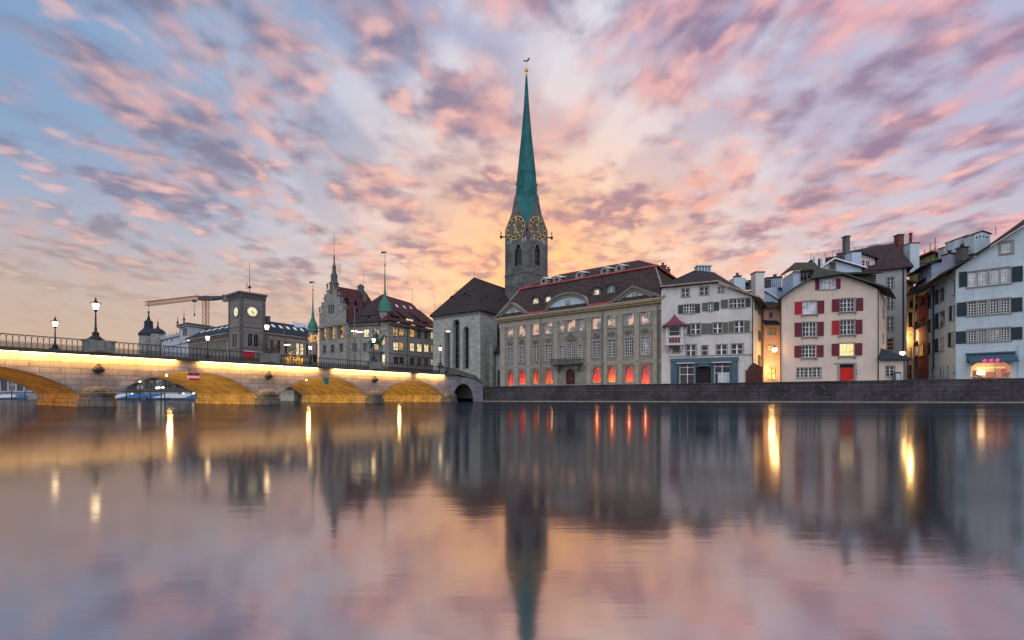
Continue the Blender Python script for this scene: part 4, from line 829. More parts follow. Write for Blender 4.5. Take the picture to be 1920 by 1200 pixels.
for Fq, wins_, nm in ((FR_, [(510, 4), (523, 0), (536, 0), (558.5, 1), (566.5, 1), (577, 0)], 1), (FL_, [(358+i*5.4, 0) for i in range(13)], 0)):
    hs = []
    for px, kd in wins_:
        s = Fq.S(px); 
        hs.append(win(Fq, pb, (s-.62, 15.2, s+.62, 19.2), 2, 3, 'lit_white' if kd == 1 else 'glass', 'frame_grey', arch=1., raw=True, sur='stone_trim', rec=.3, sill=False))
    shell(Fq, pb, [(0, 1), (Fq.L, 1), (Fq.L, 21.6), (0, 21.6)], hs, 'ochre_wall', 13, 1, 21.6)
    q = MB().fbox(Fq, -.2, Fq.L+.2, .004, .7, 21.0, 21.7).fbox(Fq, 0, Fq.L, .004, .25, 19.35, 19.6).fbox(Fq, 0, Fq.L, .004, .2, 14.6, 14.9)
    for j in range(int(Fq.L/1.1)): q.fbox(Fq, j*1.1+.2, j*1.1+.65, .07, .35, 20.5, 20.95)
    for px, kd in wins_: s = Fq.S(px+2.4); q.fbox(Fq, s-.12, s+.12, .004, .25, 8.3, 19.3)
    q.build('cornice', 'stone_grey', pb)
    if not nm: MB().fbox(Fq, .2, Fq.L-.2, .005, .06, 19.65, 20.9).build('brick_band', 'band_red', pb)
    ro = MB().slab([Fq.w(-.5, .8, 21.7), Fq.w(Fq.L+.5, .8, 21.7), Fq.w(Fq.L+.5, -6.5, 26.3), Fq.w(-.5, -6.5, 26.3)], .2).slab([Fq.w(Fq.L+.5, -13.5, 21.7), Fq.w(-.5, -13.5, 21.7), Fq.w(-.5, -6.5, 26.3), Fq.w(Fq.L+.5, -6.5, 26.3)], .2).build('roof', 'slate_blue', pb)
    for j in range(6):
        s = Fq.L*(.12+.15*j); n_ = -3.2; z_ = 21.7+(.8-n_)*4.6/7.3
        MB().hexa([Fq.w(s-.4, -2.7, z_-.3), Fq.w(s+.4, -2.7, z_-.3), Fq.w(s+.4, -4.0, z_+.55), Fq.w(s-.4, -4.0, z_+.55), Fq.w(s-.4, -2.7, z_-.1), Fq.w(s+.4, -2.7, z_-.1), Fq.w(s+.4, -4.0, z_+.75), Fq.w(s-.4, -4.0, z_+.75)]).build('skylight', 'skylight_glow', ro)
    if nm:
        for s in (1.2, 4.2): MB().fbox(Fq, s, s+1.1, -7, -6, 25.5, 27.6).fbox(Fq, s-.15, s+1.25, -7.15, -5.85, 27.602, 27.85).build('chimney', 'stone_dark', ro)
        MB().slab([Fq.w(13.5, -5, 25.4), Fq.w(20, -5, 25.2), Fq.w(20, -8, 27.4), Fq.w(14.5, -8, 27.8)], .2).build('glass_lantern', 'tarp_white', ro)
# corner pavilion block
crop(250, 540, 9.233)
pv = thing('corner_building', (-112, 165, 2), 'flat topped grey stone building block behind the left part of the bridge', 'building')
A_, Bq, Cq = Fr(337, 168.5, 353, 163), Fr(353, 163, 396, 171), None
hs = rects(A_, pv, [(858, 705, 880, 825), (884, 702, 905, 822), (912, 698, 935, 820)], cols=1, rows=2, fr='frame_grey', sur='stone_trim', sill=False)
m_ = MB().sheet(A_, 0, [(0, 1), (A_.L, 1), (A_.L, 26.6), (0, 26.6)], hs)
for h in hs: m_.rim(A_, h, -.4, 0)
m_.sheet(Bq, 0, [(0, 1), (Bq.L, 1), (Bq.L, 26.6), (0, 26.6)]); gl_ = A_.side(10, False); m_.sheet(gl_, 0, [(0, 1), (10, 1), (10, 26.6), (0, 26.6)]); m_.build('wall', 'white_ornate', pv)
q = MB()
for Fq in (A_, Bq, gl_): q.fbox(Fq, -.6, Fq.L+.6, -.2, .6, 26.2, 26.8).fbox(Fq, -.9, Fq.L+.9, -.2, .95, 27.0, 27.3).fbox(Fq, -.3, Fq.L+.3, .004, .3, 20.2, 20.5)
q.slab([A_.w(-.5, .5, 27.5), A_.w(A_.L, .5, 27.5), Bq.w(Bq.L, .5, 27.5), Bq.w(Bq.L, -9, 27.5), A_.w(-.5, -9, 27.5)], .5).build('cornice', 'stone_grey', pv)
for px, py, Y, sc_ in ((345, 597, 167, 1.), (333, 605, 170, .7)):
    p = W(px, py, Y); MB().lathe((p.x, p.y, 27), [(.5, 0), (.3, .5), (.25, 2*sc_), (.5, 2.4*sc_), (.15, 2.8*sc_), (.1, 4.2*sc_), (.03, 6*sc_), (0, 6.1*sc_)], 8).build('finial', 'stone_dark', pv)
ob_ = thing('ornate_building', (-135, 182, 2), 'ornate white building with two dark onion domes beyond the bridge', 'building')
Fo = Fr(262, 197, 337, 170); hs = rects(Fo, ob_, [(412, 870, 460, 940), (487, 865, 535, 935), (562, 855, 612, 930), (640, 845, 690, 925)], cols=1, rows=1, fr='white_ornate', sur='white_paint', sill=False)
zt = 23.5
hs += [win(Fo, ob_, (i*1.9+.6, 16.9, i*1.9+1.6, 19.8), 2, 2, 'lit_white' if i in (6, 9) else 'glass', 'white_paint', raw=True, sill=False) for i in range(int(Fo.L/1.9))]
shell(Fo, ob_, [(0, 1), (Fo.L, 1), (Fo.L, zt), (0, zt)], hs, 'white_ornate', 12, 1, zt)
q = MB().fbox(Fo, -.3, Fo.L+.3, -.2, .6, zt, zt+.4).fbox(Fo, 0, Fo.L, .004, .35, 15.6, 16.1).fbox(Fo, 0, Fo.L, .004, .3, 20.4, 20.7)
for j in range(18): 
    s = j*Fo.L/17; q.lathe(Fo.w(s, .1, zt+.4), [(.3, 0), (.2, .3), (.35, .8), (.12, 1.2), (0, 1.9+random.random())], 6)
    q.fbox(Fo, s-.25, s+.25, .004, .45, 10, 16)
q.build('cornice', 'white_ornate', ob_)
MB().slab([Fo.w(8, 0, zt+.5), Fo.w(Fo.L, 0, zt+.5), Fo.w(Fo.L, -6, zt+3), Fo.w(8, -6, zt+3)], .3).build('roof', 'slate_blue', ob_)
for cpx, Y, PR in ((265, 188, [(990, 150), (835, 140), (800, 146), (790, 140), (760, 118), (720, 82), (690, 68), (650, 60), (640, 68), (628, 58), (612, 60), (590, 66), (572, 50), (555, 30), (530, 22), (500, 14), (450, 8), (436, 6), (430, 15), (418, 19), (404, 12), (398, 3), (240, 2)]),
                   (425, 182, [(990, 105), (800, 108), (775, 112), (745, 100), (715, 60), (695, 25), (660, 12), (620, 8), (612, 14), (600, 12), (590, 3), (520, 2)])):
    px = 250+cpx/9.233; c = V(((px-CX)/FP*Y, Y, 0)); mm = MB().lathe(c, [(r_/9.233*Y/FP, W(px, 540+y_/9.233, Y).z) for y_, r_ in PR[1:]], 16); MB().lathe(c, [(PR[1][1]*.93/9.233*Y/FP, 1), (PR[1][1]*.93/9.233*Y/FP, W(px, 540+PR[1][0]/9.233, Y).z)], 16).build('drum', 'stone_grey', ob_); mm.build('onion_dome', 'slate_blue', ob_, smooth=False)
# ---------------- crane ----------------
cr = thing('tower_crane', W(386, 700, 230)*1, 'orange and white tower crane with a long jib above the rooftops', 'crane')
Yc = 230; kx = Yc/FP
def truss(mb, a, b, w_, h_, n):
    a, b = V(a), V(b); d_ = (b-a); up = V((0, 0, 1)); sd = d_.cross(up).normalized() if abs(d_.normalized().z) < .9 else V((1, 0, 0)); 
    if abs(d_.normalized().z) > .9: up = V((0, 1, 0))
    cs = [a+sd*w_/2, a-sd*w_/2, a+sd*w_/2+up*h_, a-sd*w_/2+up*h_]
    for c_ in cs: mb.tube(c_, c_+d_, .16, 4)
    for i in range(n):
        p, q = d_*(i/n), d_*((i+1)/n)
        for i0, i1 in ((0, 2), (1, 3), (2, 3)):
            mb.tube(cs[i0]+p, cs[i1]+(p+q)/2, .09, 3); mb.tube(cs[i1]+(p+q)/2, cs[i0]+q, .09, 3)
m_ = MB(); pm = W(386, 606, Yc); pt_ = W(386, 563, Yc); truss(m_, (pm.x, Yc-1, 2), (pm.x, Yc-1, pt_.z+.5), 1.9, 1.9, 22); m_.build('mast', 'crane_orange', cr)
m_ = MB(); a = W(274, 573.5, Yc); b = W(374, 562, Yc); truss(m_, a, b, 1.6, 2.0, 26); m_.build('jib', 'crane_orange', cr)
m_ = MB(); pd = W(386, 562, Yc); Fc = fr_pts((W(374, 0, Yc).x, Yc), (W(426, 0, Yc).x, Yc)); L = Fc.L
zz = lambda px, py: W(px, py, Yc).z
m_.prism(Fc, [(0, zz(374, 563)), (L*.45, zz(397, 563)), (L*.93, zz(422, 560)), (L*.93, zz(422, 555.5)), (L*.5, zz(400, 556)), (L*.25, zz(387, 555)), (0, zz(374, 557))], -1.2, 1.2); m_.sheet(Fc, -1.2, [(0, zz(374, 563)), (L, zz(426, 560)), (0, zz(374, 557))])
m_.build('counter_jib', 'crane_blue', cr); MB().fbox(Fc, L*.86, L*.99, -1, 1, zz(0, 565.5), zz(0, 553)).build('counterweight', 'metal_grey', cr)
MB().tube(W(364, 563, Yc), W(364, 588, Yc), .06, 3).tube(W(365.3, 563, Yc), W(364.5, 588, Yc), .06, 3).lathe(W(364.5, 590, Yc), [(0, -1), (.5, 0), (0, .8)], 6).box(W(364.5, 566, Yc), 1.8, 1, .8).build('hook_line', 'iron', cr)
# ---------------- poles, statue, trees ----------------
def pole(px, py0, py1, Y, r_, heads, label, name='lamp_post', cat='street lamp', hw=.55):
    p = W(px, py0, Y); q = W(px, py1, Y); o = thing(name, (q.x, q.y, q.z), label, cat); MB().tube(q, p, r_, 6, r2=r_*.6).build('pole', 'metal_grey', o)
    for hx, hy in heads:
        h = W(hx, hy, Y); hd = MB().hexa([(h.x-hw, h.y-.2, h.z), (h.x+hw, h.y-.2, h.z), (h.x+hw, h.y+.2, h.z), (h.x-hw, h.y+.2, h.z), (h.x-hw*.8, h.y-.15, h.z+.14), (h.x+hw*.8, h.y-.15, h.z+.14), (h.x+hw*.8, h.y+.15, h.z+.14), (h.x-hw*.8, h.y+.15, h.z+.14)]); ho = hd.tube((h.x, h.y, h.z+.1), (p.x, p.y, h.z+.1), .03, 4).build('lamp_head', 'metal_grey', o)
        MB().box((h.x, h.y, h.z-.08), hw*1.7, .34, .07).build('light_panel', 'lamp_glow', ho)
    return o
pole(665, 574, 690, 76, .13, [], 'tall bare grey mast in front of the stepped gable building', 'mast_pole', 'mast')
pole(675.5, 624, 690, 77, .07, [(674.5, 622), (664.5, 620)], 'street lamp with flat heads between the tall mast and the horseman statue')
pole(533, 604, 690, 84, .09, [(538.5, 646)], 'tall pole with a flat lamp head in front of the post building')
pole(840, 622, 700, 77, .10, [(840, 621)], 'tall street lamp standing before the lancet windows of the church', hw=.35)
pole(339, 636, 660, 130, .08, [(353, 638)], 'distant thin street lamp in front of the corner building', hw=.25)
def skin(name, nodes, edges, mat, parent, sub=1):
    me = bpy.data.meshes.new(name); me.from_pydata([n[0] for n in nodes], edges, []); ob = bpy.data.objects.new(name, me); sc.collection.objects.link(ob)
    md = ob.modifiers.new('s', 'SKIN'); 
    for i, n in enumerate(nodes): me.skin_vertices[0].data[i].radius = (n[1], n[1]); me.skin_vertices[0].data[i].use_root = i == 0
    s2 = ob.modifiers.new('u', 'SUBSURF'); s2.levels = s2.render_levels = sub
    m2 = bpy.data.meshes.new_from_object(ob.evaluated_get(bpy.context.evaluated_depsgraph_get())); ob.modifiers.clear(); ob.data = m2
    m2.materials.clear(); m2.materials.append(MATS[mat])
    for p in m2.polygons: p.use_smooth = True
    ob.parent = parent; return ob
p = W(705, 659, 73); st = thing('equestrian_statue', (p.x, p.y, 3), 'green bronze statue of a rider on a striding horse, standing on a tall stone plinth', 'statue')
zb = p.z-3
hn = [((0, 0, zb+1.55), .42), ((.6, 0, zb+1.6), .40), ((-.6, 0, zb+1.6), .42), ((1.0, 0, zb+2.1), .26), ((1.2, 0, zb+2.55), .2), ((1.55, 0, zb+2.45), .16), ((1.75, 0, zb+2.2), .11),
      ((.7, .22, zb+1.1), .15), ((.95, .22, zb+.65), .09), ((.8, .22, zb+.1), .08), ((.7, -.22, zb+1.1), .15), ((.65, -.22, zb+.6), .09), ((.7, -.22, zb+.05), .08),
      ((-.7, .22, zb+1.1), .2), ((-.85, .22, zb+.6), .1), ((-.7, .22, zb+.05), .08), ((-.7, -.22, zb+1.1), .2), ((-1.0, -.22, zb+.6), .1), ((-.95, -.22, zb+.05), .08), ((-1.0, 0, zb+1.7), .12), ((-1.25, 0, zb+1.1), .1),
      ((0, 0, zb+2.15), .26), ((.02, 0, zb+2.7), .28), ((.02, 0, zb+3.05), .12), ((.05, 0, zb+3.3), .19), ((.35, .3, zb+2.5), .1), ((.6, .25, zb+2.35), .08), ((.3, -.35, zb+2.5), .1), ((.6, -.3, zb+2.4), .08), ((.25, .42, zb+1.7), .14), ((.2, .45, zb+1.1), .1), ((.25, -.42, zb+1.7), .14), ((.2, -.45, zb+1.1), .1)]
he = [(0, 1), (0, 2), (1, 3), (3, 4), (4, 5), (5, 6), (1, 7), (7, 8), (8, 9), (1, 10), (10, 11), (11, 12), (2, 13), (13, 14), (14, 15), (2, 16), (16, 17), (17, 18), (2, 19), (19, 20), (0, 21), (21, 22), (22, 23), (23, 24), (22, 25), (25, 26), (22, 27), (27, 28), (21, 29), (29, 30), (21, 31), (31, 32)]
skin('horse_and_rider', hn, he, 'bronze', st)
MB().box((p.x, p.y, 2.4), 2.2, 1.7, .8).box((p.x, p.y, 3.202), 1.7, 1.3, p.z-3.2-.25).box((p.x, p.y, p.z-.248), 2.3, 1.5, .22).build('plinth', 'stone_dark', st)
def bare_tree(px, Y, h, label, lean=0., fairy=False, seed=1, z0=2.2, sp_=1., twig=.03):
    rnd = random.Random(seed); c = V(((px-CX)/FP*Y, Y, z0)); o = thing('lit_tree' if fairy else 'bare_tree', c, label, 'tree')
    t_ = MB(); b_ = MB(); l_ = MB()
    def grow_(p, d_, ln, r, lv):
        q = p+d_*ln; (t_ if lv == 0 else b_).tube(p, q, r, 6 if lv < 2 else 4, r2=r*.68, cap=False)
        if fairy and lv > 1:
            for _ in range(3):
                s_ = p.lerp(q, rnd.random())+V((rnd.uniform(-.15, .15), rnd.uniform(-.15, .15), rnd.uniform(-.15, .15))); l_.lathe(s_, [(0, -.06), (.07, 0), (0, .06)], 4)
        if lv >= (4 if fairy else 5): return
        for _ in range(3 if lv < 3 else 2+(rnd.random() > .4)):
            nd = (d_+V((rnd.uniform(-1, 1), rnd.uniform(-1, 1), rnd.uniform(-.25, .7)))*.75*sp_).normalized(); grow_(q if rnd.random() > .4 else p.lerp(q, rnd.uniform(.55, .95)), nd, ln*rnd.uniform(.62, .85), r*.62, lv+1)
    grow_(c, V((lean, 0, 1)).normalized(), h*.30, twig*6, 0)
    t_.build('trunk', 'bark', o); b_.build('crown', 'bark', o)
    if fairy: l_.build('fairy_lights', 'fairy_glow', o)
bare_tree(515, 108, 14, 'bare brown tree in front of the post building windows', .12, seed=3, twig=.035)
bare_tree(484, 112, 11, 'slender bare tree in front of the square clock tower', -.1, seed=5, twig=.025)
bare_tree(554, 96, 9.5, 'tree wound with golden fairy lights behind the bridge railing', 0, True, 8, sp_=1.1)
bare_tree(538, 93, 7.2, 'narrow column of golden lights at the left of the lit tree', 0, True, 9, sp_=.35)
bare_tree(563.5, 92, 7.0, 'narrow column of golden lights at the right of the lit tree', 0, True, 10, sp_=.35)
bare_tree(440, 108, 5.8, 'small shrub with orange lights left of the red notice board', 0, True, 12, sp_=.5)
# ---------------- guild house (baroque) ----------------
crop(900, 460, 3.75)
F = Fr(937.3, 88.5, 1240, 70); gh = thing('guild_house', (F.w(F.L/2, 0, 2)), 'long baroque sandstone guild house with mansard roof and red lit arched windows', 'building')
L = F.L; ZC_ = 15.75; z0 = 1.6
k = dict(fr='white_paint', sur='sandstone_trim', sw=.16, mw=.022)
up = [(192, 567, 236, 648), (274, 557, 320, 640), (371, 546, 419, 629), (458, 536, 508, 621), (557, 526, 595, 611), (615, 521, 669, 606), (690, 510, 732, 598), (792, 498, 849, 588), (897, 484, 957, 577), (1017, 467, 1081, 562), (1133, 457, 1198, 552)]
lo = [(192, 720, 236, 823), (274, 713, 318, 820), (371, 706, 416, 814), (458, 698, 505, 808), (557, 707, 595, 797), (617, 688, 667, 797), (690, 697, 729, 795), (792, 672, 848, 788), (898, 662, 952, 782), (1018, 649, 1077, 776), (1133, 643, 1196, 768)]
gr = [(194, 884, 236, 986), (274, 881, 318, 978), (371, 874, 412, 976), (458, 870, 508, 975), (792, 855, 848, 966), (897, 852, 956, 964), (1018, 846, 1080, 962), (1133, 840, 1196, 976)]
hs = rects(F, gh, up, cols=4, rows=5, pane='lit_dusk', **k)
hs += rects(F, gh, [q+((dict(arch=.35) if i in (4, 5, 6) else dict(pane='lit_dim') if i == 10 else {}),) for i, q in enumerate(lo)], cols=4, rows=6, **k)
for i, q in enumerate(gr):
    h = win(F, gh, q, 2 if i > 5 else 1, 2, 'clear_glass', 'sandstone_trim', sill=False, arch=1., t=.04, mw=.012, rec=.4, name='arched_window')
    s0, zb, s1, zt_ = F.R(*q); hs.append(h)
    nb = MB().rim(F, grow(h, .0), -1.3, -.5); nb.sheet(F, -1.3, h); 
    if i not in (1, ): nb.fbox(F, s0+(s1-s0)*.55, s0+(s1-s0)*.85, -1.25, -.9, zb+.3, zb+(zt_-zb)*.72)
    nb.build('window_niche', 'niche_orange' if i in (2, 3, 5) else 'niche_red', gh)
    light('niche_light', 'POINT', F.w(s0+(s1-s0)*(.3 if i > 3 else .7), -.80, zb+.40), 27 if i > 3 else 38, (1, .60, .20), gh, shadow_soft_size=.16)
    MB().fbox(F, s0+.15, s1-.15, -.85, -.55, zb+.003, zb+.10+.05*(i % 3)).build('window_display', 'lamp_glow' if 0 else 'white_paint', gh)
s0, zb, s1, zt_ = F.R(603, 868, 668, 985); dh = outl((s0, zb, s1, zt_), .9); hs.append(dh)
wm = wallmesh(F, gh, [(0, z0), (L, z0), (L, ZC_), (0, ZC_)], hs, '', .45)
for q in (F.side(15.5), F.side(15.5, False)): wm.quad(q.w(0, 0, z0), q.w(q.L, 0, z0), q.w(q.L, 0, ZC_), q.w(0, 0, ZC_))
wm.build('wall', 'sandstone', gh)
dr = MB().sheet(F, -.35, dh).fbox(F, (s0+s1)/2-.03, (s0+s1)/2+.03, -.35, -.3, zb, zt_-.8).fbox(F, s0, s1, -.35, -.29, zt_-1.0, zt_-.9)
dro = dr.build('door', 'door_dark', gh); MB().fbox(F, (s0+s1)/2+.1, (s0+s1)/2+.16, -.3, -.22, zb+1.0, zb+1.25).build('handle', 'gold', dro)
tr = MB(); zbelt = 6.35
tr.fbox(F, -.12, L+.12, .004, .16, zbelt, zbelt+.22).fbox(F, -.1, L+.1, .004, .10, zbelt-.32, zbelt-.02).fbox(F, -.1, L+.1, .004, .12, z0, z0+1.3)
for x0, x1 in ((146, 178), (237, 268), (326, 356), (420, 440), (520, 548), (750, 782), (868, 893), (968, 1004), (1087, 1121), (1218, 1250)):
    a, b = F.S(PX(x0)[0]), F.S(PX(x1)[0])
    tr.fbox(F, a, b, .004, .15, zbelt+.22, 13.75).fbox(F, a-.1, b+.1, .004, .22, 13.752, 14.05).fbox(F, a-.06, b+.06, .004, .2, zbelt+.225, zbelt+.5).fbox(F, a, b, .004, .12, z0+1.3, zbelt-.33)
    tr.fbox(F, a-.03, b+.03, .005, .19, 13.3, 13.42)
tr.fbox(F, -.1, L+.1, .004, .2, 14.1, 14.5).fbox(F, -.1, L+.1, .003, .12, 14.52, 15.2)
for j in range(11): tr.fbox(F, 0, L, .004, .035, z0+1.4+j*.35, z0+1.4+j*.35+.27) if 0 else None
tr.build('pilasters', 'sandstone_trim', gh)
for x_ in (432, 866, 1252): s = F.S(PX(x_)[0]); MB().tube(F.w(s, .3, z0), F.w(s, .3, 15.5), .07, 6).build('downpipe', 'metal_grey', gh)
co = MB().fbox(F, -.35, L+.35, -.1, .55, 15.2, 15.5); co.fbox(F, -.5, L+.5, -.1, .8, 15.502, 15.72); co.build('cornice', 'gold_cornice', gh)
MB().fbox(F, -.55, L+.55, -.1, .88, 15.724, 15.95).build('gutter', 'sandstone_trim', gh)
# pediments
def ped(pts_, name, arcp=None):
    o_ = [(F.S(PX(x_)[0]), z_) for x_, z_ in pts_]; p_ = MB()
    p_.prism(F, o_, -1.5, .35); po = p_.build(name, 'white_paint' if 0 else 'plaster_blue', gh)
    m_ = MB(); up_ = o_[1:] if 0 else o_
    seq = o_[1:]+[o_[0]] if 0 else o_[1:]
    for (a, b), (c, d_) in zip(up_, up_[1:]):
        dv = V((c-a, d_-b)); nv = V((-dv.y, dv.x)).normalized(); nv = nv if nv.y > 0 else -nv
        q = [(a, b-.12), (c, d_-.12), (c, d_+.32), (a, b+.32)]
        m_.prism(F, q if a < c else q[::-1], -1.5, .95); m_.sheet(F, .95, q)
        q2 = [(a, b-.45), (c, d_-.45), (c, d_-.14), (a, b-.14)]; m_.prism(F, q2, .0, .62)
    m_.build('moulding', 'sandstone_trim', po)
    sm_ = sum(a for a, b in o_)/len(o_); zz = 15.95+(max(b for a, b in o_)-15.95)*.5
    md = MB(); 
    md.add([F.w(sm_+.42*cos(a*pi/6), .5, zz+.42*sin(a*pi/6)) for a in range(12)]+[F.w(sm_+.55*cos(a*pi/6), .35, zz+.55*sin(a*pi/6)) for a in range(12)], [list(range(12))]+[(i, (i+1) % 12, 12+(i+1) % 12, 12+i) for i in range(12)]).build('medallion', 'sandstone_trim', po)
ped([(122, 15.95), (238, 18.35), (352, 15.95)], 'pediment'); ped([(935, 15.95), (1085, 18.1), (1283, 15.95)], 'pediment')
xs = [475+i*(778-475)/12 for i in range(13)]; sa, sb = F.S(PX(475)[0]), F.S(PX(778)[0])
seg = [(x_, 15.95+2.65*sqrt(max(0, 1-((F.S(PX(x_)[0])-(sa+sb)/2)/((sb-sa)/2))**2))**1.05) for x_ in xs]; ped(seg, 'arched_pediment')
# balcony
s0, s1 = F.S(PX(522)[0]), F.S(PX(733)[0]); zb = 6.6
bl = MB().fbox(F, s0, s1, .16, 1.35, zb-.28, zb-.03); 
for q in (s0+1.1, s1-1.1): bl.prism(F.side(1) if 0 else F, [(q-.3, zb-.3), (q-.22, zb-1.3), (q+.22, zb-1.3), (q+.3, zb-.3)], .16, 1.0)
bo = bl.build('balcony', 'stone_dark', gh); br = MB(); FB = F.off(1.3); br.fbox(FB, s0, s1, -.03, .03, zb+.75, zb+.8).fbox(F, s0-.02, s0+.03, .16, 1.3, zb+.75, zb+.8).fbox(F, s1-.03, s1+.02, .16, 1.3, zb+.75, zb+.8)
n_ = 30
for i in range(n_+1):
    s = s0+(s1-s0)*i/n_; br.fbox(FB, s-.025, s+.025, -.02, .02, zb-.03, zb+.75)
    if i < n_: h = (s1-s0)/n_; br.path([FB.w(s+h/2+.10*cos(a), 0, zb+.2+(i % 2)*.3+.10*sin(a)) for a in (0, 1.57, 3.14, 4.71, 6.28)], .025, 3)
br.build('railing', 'iron', bo)
# rococo relief cartouches
def relief(s, z, w_, h_, sd):
    rnd = random.Random(sd); m_ = MB()
    for i in range(18):
        a = rnd.uniform(0, 2*pi); r_ = rnd.uniform(.25, 1.); p_ = F.w(s+w_/2*r_*cos(a), .03, z+h_/2*r_*sin(a)); q_ = F.w(s+w_/2*r_*cos(a+.7), .05, z+h_/2*r_*sin(a+.7)); m_.tube(p_, q_, .13, 5, r2=.07)
    m_.prism(F, [(s+w_*.2*cos(a*pi/4), z+h_*.3*sin(a*pi/4)) for a in range(8)], 0, .1); m_.build('relief', 'relief_stone', gh)
for i, (x_, y_, w_, h_) in enumerate(((213, 688, 1.25, .8), (295, 682, 1.25, .85), (390, 676, 1.3, .8), (482, 666, 1.3, .8), (640, 652, 2.4, 1.3), (818, 638, 1.3, .8), (924, 624, 1.3, .8), (1046, 612, 1.4, .8), (1161, 605, 1.4, .8))):
    s, z = F.pt(x_, y_); relief(s, z, w_, h_, i)
# mansard roof
ZB, ZR = 21.7, 24.75; D = 15.5
def P4(s, n, z): return F.w(s, -n, z)
e = .8
A0, A1, A2, A3 = P4(-e, -e, 15.96), P4(L+e, -e, 15.96), P4(L+e, D+e, 15.96), P4(-e, D+e, 15.96)
i_ = 2.6; il = 2.9
B0, B1, B2, B3 = P4(il, 2.7, ZB), P4(L-i_+.8, 2.7, ZB), P4(L-i_+.8, D-2.7, ZB), P4(il, D-2.7, ZB)
C0, C1 = P4(8.5, D/2, ZR), P4(L-6.5, D/2, ZR)
rl = MB().quad(A0, A1, B1, B0).quad(A1, A2, B2, B1).quad(A2, A3, B3, B2).quad(A3, A0, B0, B3); ro = rl.build('lower_roof', 'roof_brown', gh)
ex = .3; b_ = [V(q) for q in (B0, B1, B2, B3)]; cc_ = (b_[0]+b_[2])/2; b_ = [cc_+(q-cc_)*1.025+V((0, 0, .12)) for q in b_]
ru = MB().quad(b_[0], b_[1], C1, C0).quad(b_[1], b_[2], C1).quad(b_[2], b_[3], C0, C1).quad(b_[3], b_[0], C0); ruo = ru.build('upper_roof', 'roof_dark', gh)
ed = MB()
for p_, q_ in zip(b_, b_[1:]+b_[:1]): ed.tube(p_, q_, .2, 5)
ed.tube(C0, C1, .14, 5); ed.tube(b_[1], C1, .12, 5).tube(b_[0], C0, .12, 5); ed.build('red_ridge', 'red_edge', ruo)
hp = MB().tube(A1, B1, .13, 5).tube(A0, B0, .13, 5); hp.build('hip_tiles', 'ledge_stone', ro)
em = MB()
for (a, b) in ((352, 470), (780, 935)): em.prism(F, [(F.S(PX(a)[0]), 15.96), (F.S(PX(b)[0]), 15.96), (F.S(PX(b)[0]), 16.25), (F.S(PX(a)[0]), 16.25)], .2, .9)
em.build('eaves_tiles', 'red_edge', ro)
def mdormer(x0, y0, x1, y1, pn):
    Fd = F.off(-.35); s0, zb, s1, zt_ = Fd.R(x0, y0, x1, y1); w_ = .28
    lp = outl((s0-w_, zb-.25, s1+w_, zt_+.4), .7); m_ = MB(); hl = outl((s0, zb, s1, zt_), .5); m_.sheet(Fd, 0, lp, [hl]); m_.rim(Fd, hl, -.15, 0); m_.rim(Fd, lp, -2.6, 0); o_ = m_.build('dormer', 'metal_grey', ro)
    win(Fd, o_, (s0, zb, s1, zt_), 2, 4, pn, 'white_paint', sill=False, arch=.5, raw=True, rec=.1)
    lo_ = outl((s0-w_-.12, zt_-.1, s1+w_+.12, zt_+.55), .75); hd = MB(); hd.rim(Fd, lo_[1:-1][1:] if 0 else lo_, -3.1, .18); hd.sheet(Fd, .1, lo_); hd.sheet(Fd, .18, lo_, [grow(lp, -.02)] if 0 else []) if 0 else None
    hd2 = MB(); k_ = len(lo_)
    top_ = lo_[2:]; hd2.add([Fd.w(a, .2, b) for a, b in top_]+[Fd.w(a, -3.0, b) for a, b in top_]+[Fd.w(s0-w_/2+(a-s0+w_)*.92, .2, b-.14) for a, b in top_], [(i, i+1, len(top_)+i+1, len(top_)+i) for i in range(len(top_)-1)]+[(i, i+1, 2*len(top_)+i+1, 2*len(top_)+i) for i in range(len(top_)-1)]); hd2.build('dormer_hood', 'roof_slate', o_)
for b in ((375, 375, 407, 432, 'lit_white'), (463, 362, 495, 421, 'lit_white'), (803, 312, 836, 372, 'lit_white'), (904, 292, 938, 357, 'lit_dim')): mdormer(*b)
for x_, y_ in ((447, 252), (538, 242), (697, 210), (875, 181), (977, 163)):
    Fd = F.off(-3.3); s, z = Fd.pt(x_, y_); lp = outl((s-.75, z-.7, s+.75, z+.75), 1.); eye = [(s+.32*cos(a*pi/6), z+.32*sin(a*pi/6)) for a in range(12)]
    m_ = MB(); m_.sheet(Fd, 0, lp, [eye]); m_.rim(Fd, eye, -.3, 0); m_.rim(Fd, lp, -2.0, 0); o_ = m_.build('round_dormer', 'stone_grey', ruo); MB().sheet(Fd, -.28, grow(eye, .02)).build('pane', 'glass', o_)
    MB().hexa([Fd.w(s-.1, .05, z+.77), Fd.w(s+.9, .05, z+.3), Fd.w(s+.9, -2.6, z+.85), Fd.w(s-.1, -2.6, z+1.1), Fd.w(s-.1, .05, z+.87), Fd.w(s+.95, .05, z+.42), Fd.w(s+.95, -2.6, z+.95), Fd.w(s-.1, -2.6, z+1.2)]).build('dormer_hood', 'white_paint', o_)
def chimney(px, py0, Y, w_, h_, mt_, root, cap=1, pots=0, capm='stone_dark', pm='chim_brick', dep=None):
    p_ = W(px, py0, Y); m_ = MB().box((p_.x, p_.y, p_.z-h_), w_, dep or w_, h_); o_ = m_.build('chimney', mt_, root)
    if cap: MB().box((p_.x, p_.y, p_.z+.003), w_+.22, (dep or w_)+.22, .14).build('chimney_cap', capm, o_)
    if pots: MB().lathe((p_.x, p_.y, p_.z+.144), [(.22, 0), (.2, pots*.85), (.28, pots*.88), (.28, pots), (.1, pots+.02)], 8).build('chimney_pot', pm, o_)
    return o_
